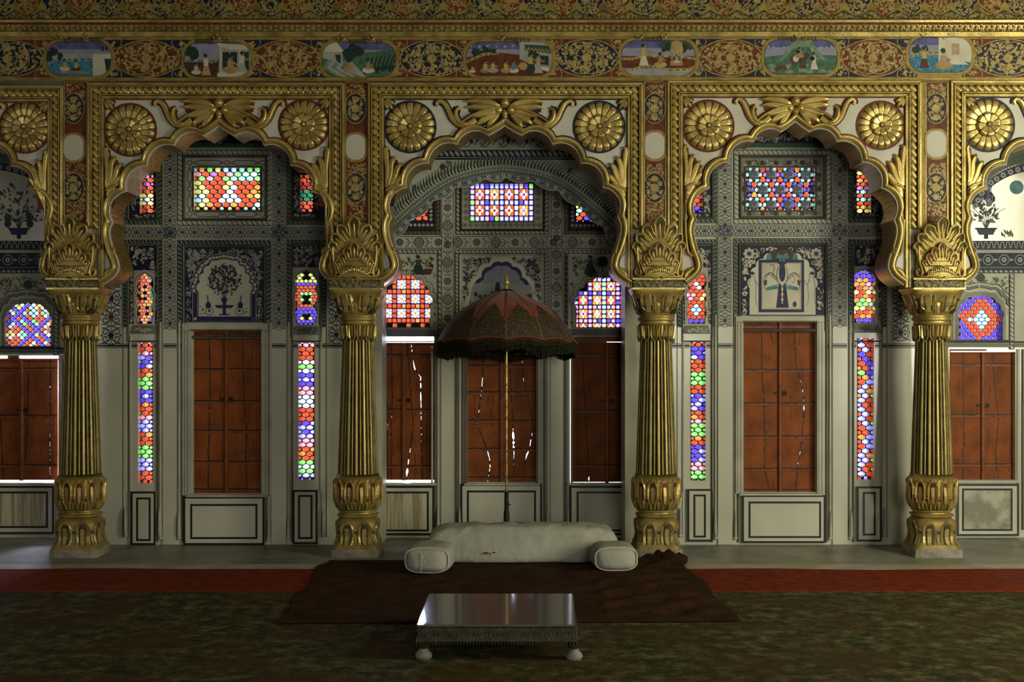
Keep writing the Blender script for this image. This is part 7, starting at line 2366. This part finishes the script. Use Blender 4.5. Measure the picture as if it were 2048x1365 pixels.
# ribs, pole, rings, finial
for k in range(NP):
    th=2*pi*k/NP; m=MB(); rows=[]
    for r,z in pr:
        q=canopy_pt(max(r-.004,.004),z-.008,th,0)
        rows.append([(q[0]-sin(th)*.003*cos(a*pi/2),q[1]+cos(th)*.003*cos(a*pi/2),q[2]+.003*sin(a*pi/2)) for a in range(4)])
    m.grid(rows,'iron',closed=True); m.build('rib',um)
m=MB(); prf=[(.0,.012,2),(.02,.012,2),(Zu(1035),.0105,2),(za-.01,.0095,2)]
revolve(m,ux,UY,prf,'brass',16); m.build('pole',um)
for pyr in (770,834,902,772+190): 
    m=MB(); z=Zu(pyr); revolve(m,ux,UY,[(z-.008,.0100,2),(z-.004,.0145,2),(z+.004,.0145,2),(z+.008,.0100,2)],'brass',16); m.build('pole_ring',um)
m=MB(); z=Zu(1010)
m.box(ux-.018,UY-.022,z-.022,ux+.018,UY+.02,z+.022,'iron'); m.box(ux+.018,UY-.006,z-.004,ux+.034,UY+.006,z+.004,'iron'); revolve(m,ux,UY,[(0,.10,2),(.012,.10,2),(.02,.03,2),(.30,.022,2),(Zu(1020),.018,2),(Zu(985),.016,2),(Zu(984),.010,2)],'iron',20)
m.build('stand',um)
m=MB(); zf=za
revolve(m,ux,UY,[(zf-.012,.062,2),(zf-.004,.050,2),(zf+.006,.030,2),(zf+.010,.012,2)],'fringe',24); m.build('crown_cap',can)
m=MB()
h0=zf+.008
revolve(m,ux,UY,[(h0,.014,2),(h0+.010,.016,2),(h0+.016,.010,2),(h0+.030,.012,2),(h0+.036,.021,2),(h0+.048,.024,2),(h0+.062,.019,2),(h0+.085,.012,2),(h0+.105,.006,2),(h0+.125,.0015,2)],'gold_bright',20); m.build('finial',um)

# ============================================================ ROOM SHELL
def shell(name,x0,y0,z0,x1,y1,z1,mt):
    m=MB(); m.box(x0,y0,z0,x1,y1,z1,mt); return m.build(name,kind='structure')
shell('wall_left',-6.3,-12,0,-6.2,YAL+TH,5.2,'wall_dark'); shell('wall_right',6.2,-12,0,6.3,YAL+TH,5.2,'wall_dark'); shell('wall_front',-6.3,-12.1,0,6.3,-12,5.2,'wall_dark')
shell('ceiling',-6.3,-12,5.1,6.3,YAL+TH,5.2,'ceiling_paint')
# masonry above and beside the openings
m=MB()
zt=W(0,121,YS)[2]
m.box(-6.3,YF+.01,W(0,163.5,YF)[2],6.3,YB,5.0,'wall_dark')
m.build('wall_back',kind='structure'); m=MB(); m.box(-6.3,YB,W(0,125,YAL)[2],6.3,YAL+TH,5.05,'wall_dark'); m.build('wall_back',kind='structure'); m=MB()
# end piers beyond the photographed bays
for sx in (-1,1):
    xa=W(-320,0,YAL)[0]+.02 if sx<0 else W(2420,0,YAL)[0]-.02
    m.box(min(xa,sx*6.3),YF+.01,0,max(xa,sx*6.3),YAL+TH,5.0,'plaster')
m.build('wall_back',kind='structure')

# ============================================================ LIGHT
wd=bpy.data.worlds.new('World'); scene.world=wd; wd.use_nodes=True
bg=wd.node_tree.nodes['Background']; bg.inputs['Color'].default_value=(.86,.90,1,1); bg.inputs['Strength'].default_value=6.0
def area(name,loc,target,sx,sy,power,col):
    l=bpy.data.lights.new(name,'AREA'); l.shape='RECTANGLE'; l.size=sx; l.size_y=sy; l.energy=power; l.color=col
    o=bpy.data.objects.new(name,l); COL.objects.link(o); o.location=loc
    d=Vector(target)-Vector(loc); o.rotation_euler=d.to_track_quat('-Z','Y').to_euler(); return o
area('assumed_right_lamp',(6.0,-4.2,2.5),(2.4,0,2.2),1.6,3.0,360,(1,.96,.68))  # main lamp added for an assumed source on the right; no doorway is built
area('front_fill_lamp',(2.4,-11.7,2.2),(.8,0,1.8),1.8,2.4,130,(1,.97,.80))  # soft fill lamp added behind the camera to brighten the gilding; no entrance is built
area('plaster_sheen_lamp',(6.0,-9.0,1.15),(2.5,0,1.2),.6,1.8,130,(1,.97,.84))  # lamp added by the right wall for a sheen on the plaster; no door there
area('assumed_left_lamp',(-5.9,-6.0,2.4),(1.5,.3,1.0),.9,1.6,32,(1,.97,.88))  # weaker lamp added for an assumed source on the left; that wall has no window

# lamps added outside for bluish sky light past the shutter feet on the floor
area('floor_patch_lamp_west',(-.92,1.80,1.30),(-.88,YAL+.06,.475),.5,.22,500,(.62,.66,1))
area('floor_patch_lamp_end',(-4.0,1.80,1.30),(-3.95,YAL+.06,.475),.7,.22,500,(.62,.66,1))
cam=bpy.data.cameras.new('camera'); co_=bpy.data.objects.new('camera',cam); COL.objects.link(co_)
co_.location=(0,CAMY,EYE); co_.rotation_euler=(pi/2,0,0)
cam.sensor_fit='HORIZONTAL'; cam.sensor_width=36; cam.lens=F/2048*36; cam.shift_y=7.5/2048; cam.clip_end=100
scene.camera=co_
scene.view_settings.view_transform='Standard'; scene.view_settings.look='None'; scene.view_settings.gamma=1; scene.view_settings.exposure=0.0
scene.view_settings.use_curve_mapping=False
cy=scene.cycles; cy.use_denoising=True; cy.sample_clamp_indirect=4; cy.max_bounces=8; cy.transparent_max_bounces=12; cy.caustics_reflective=False; cy.caustics_refractive=False
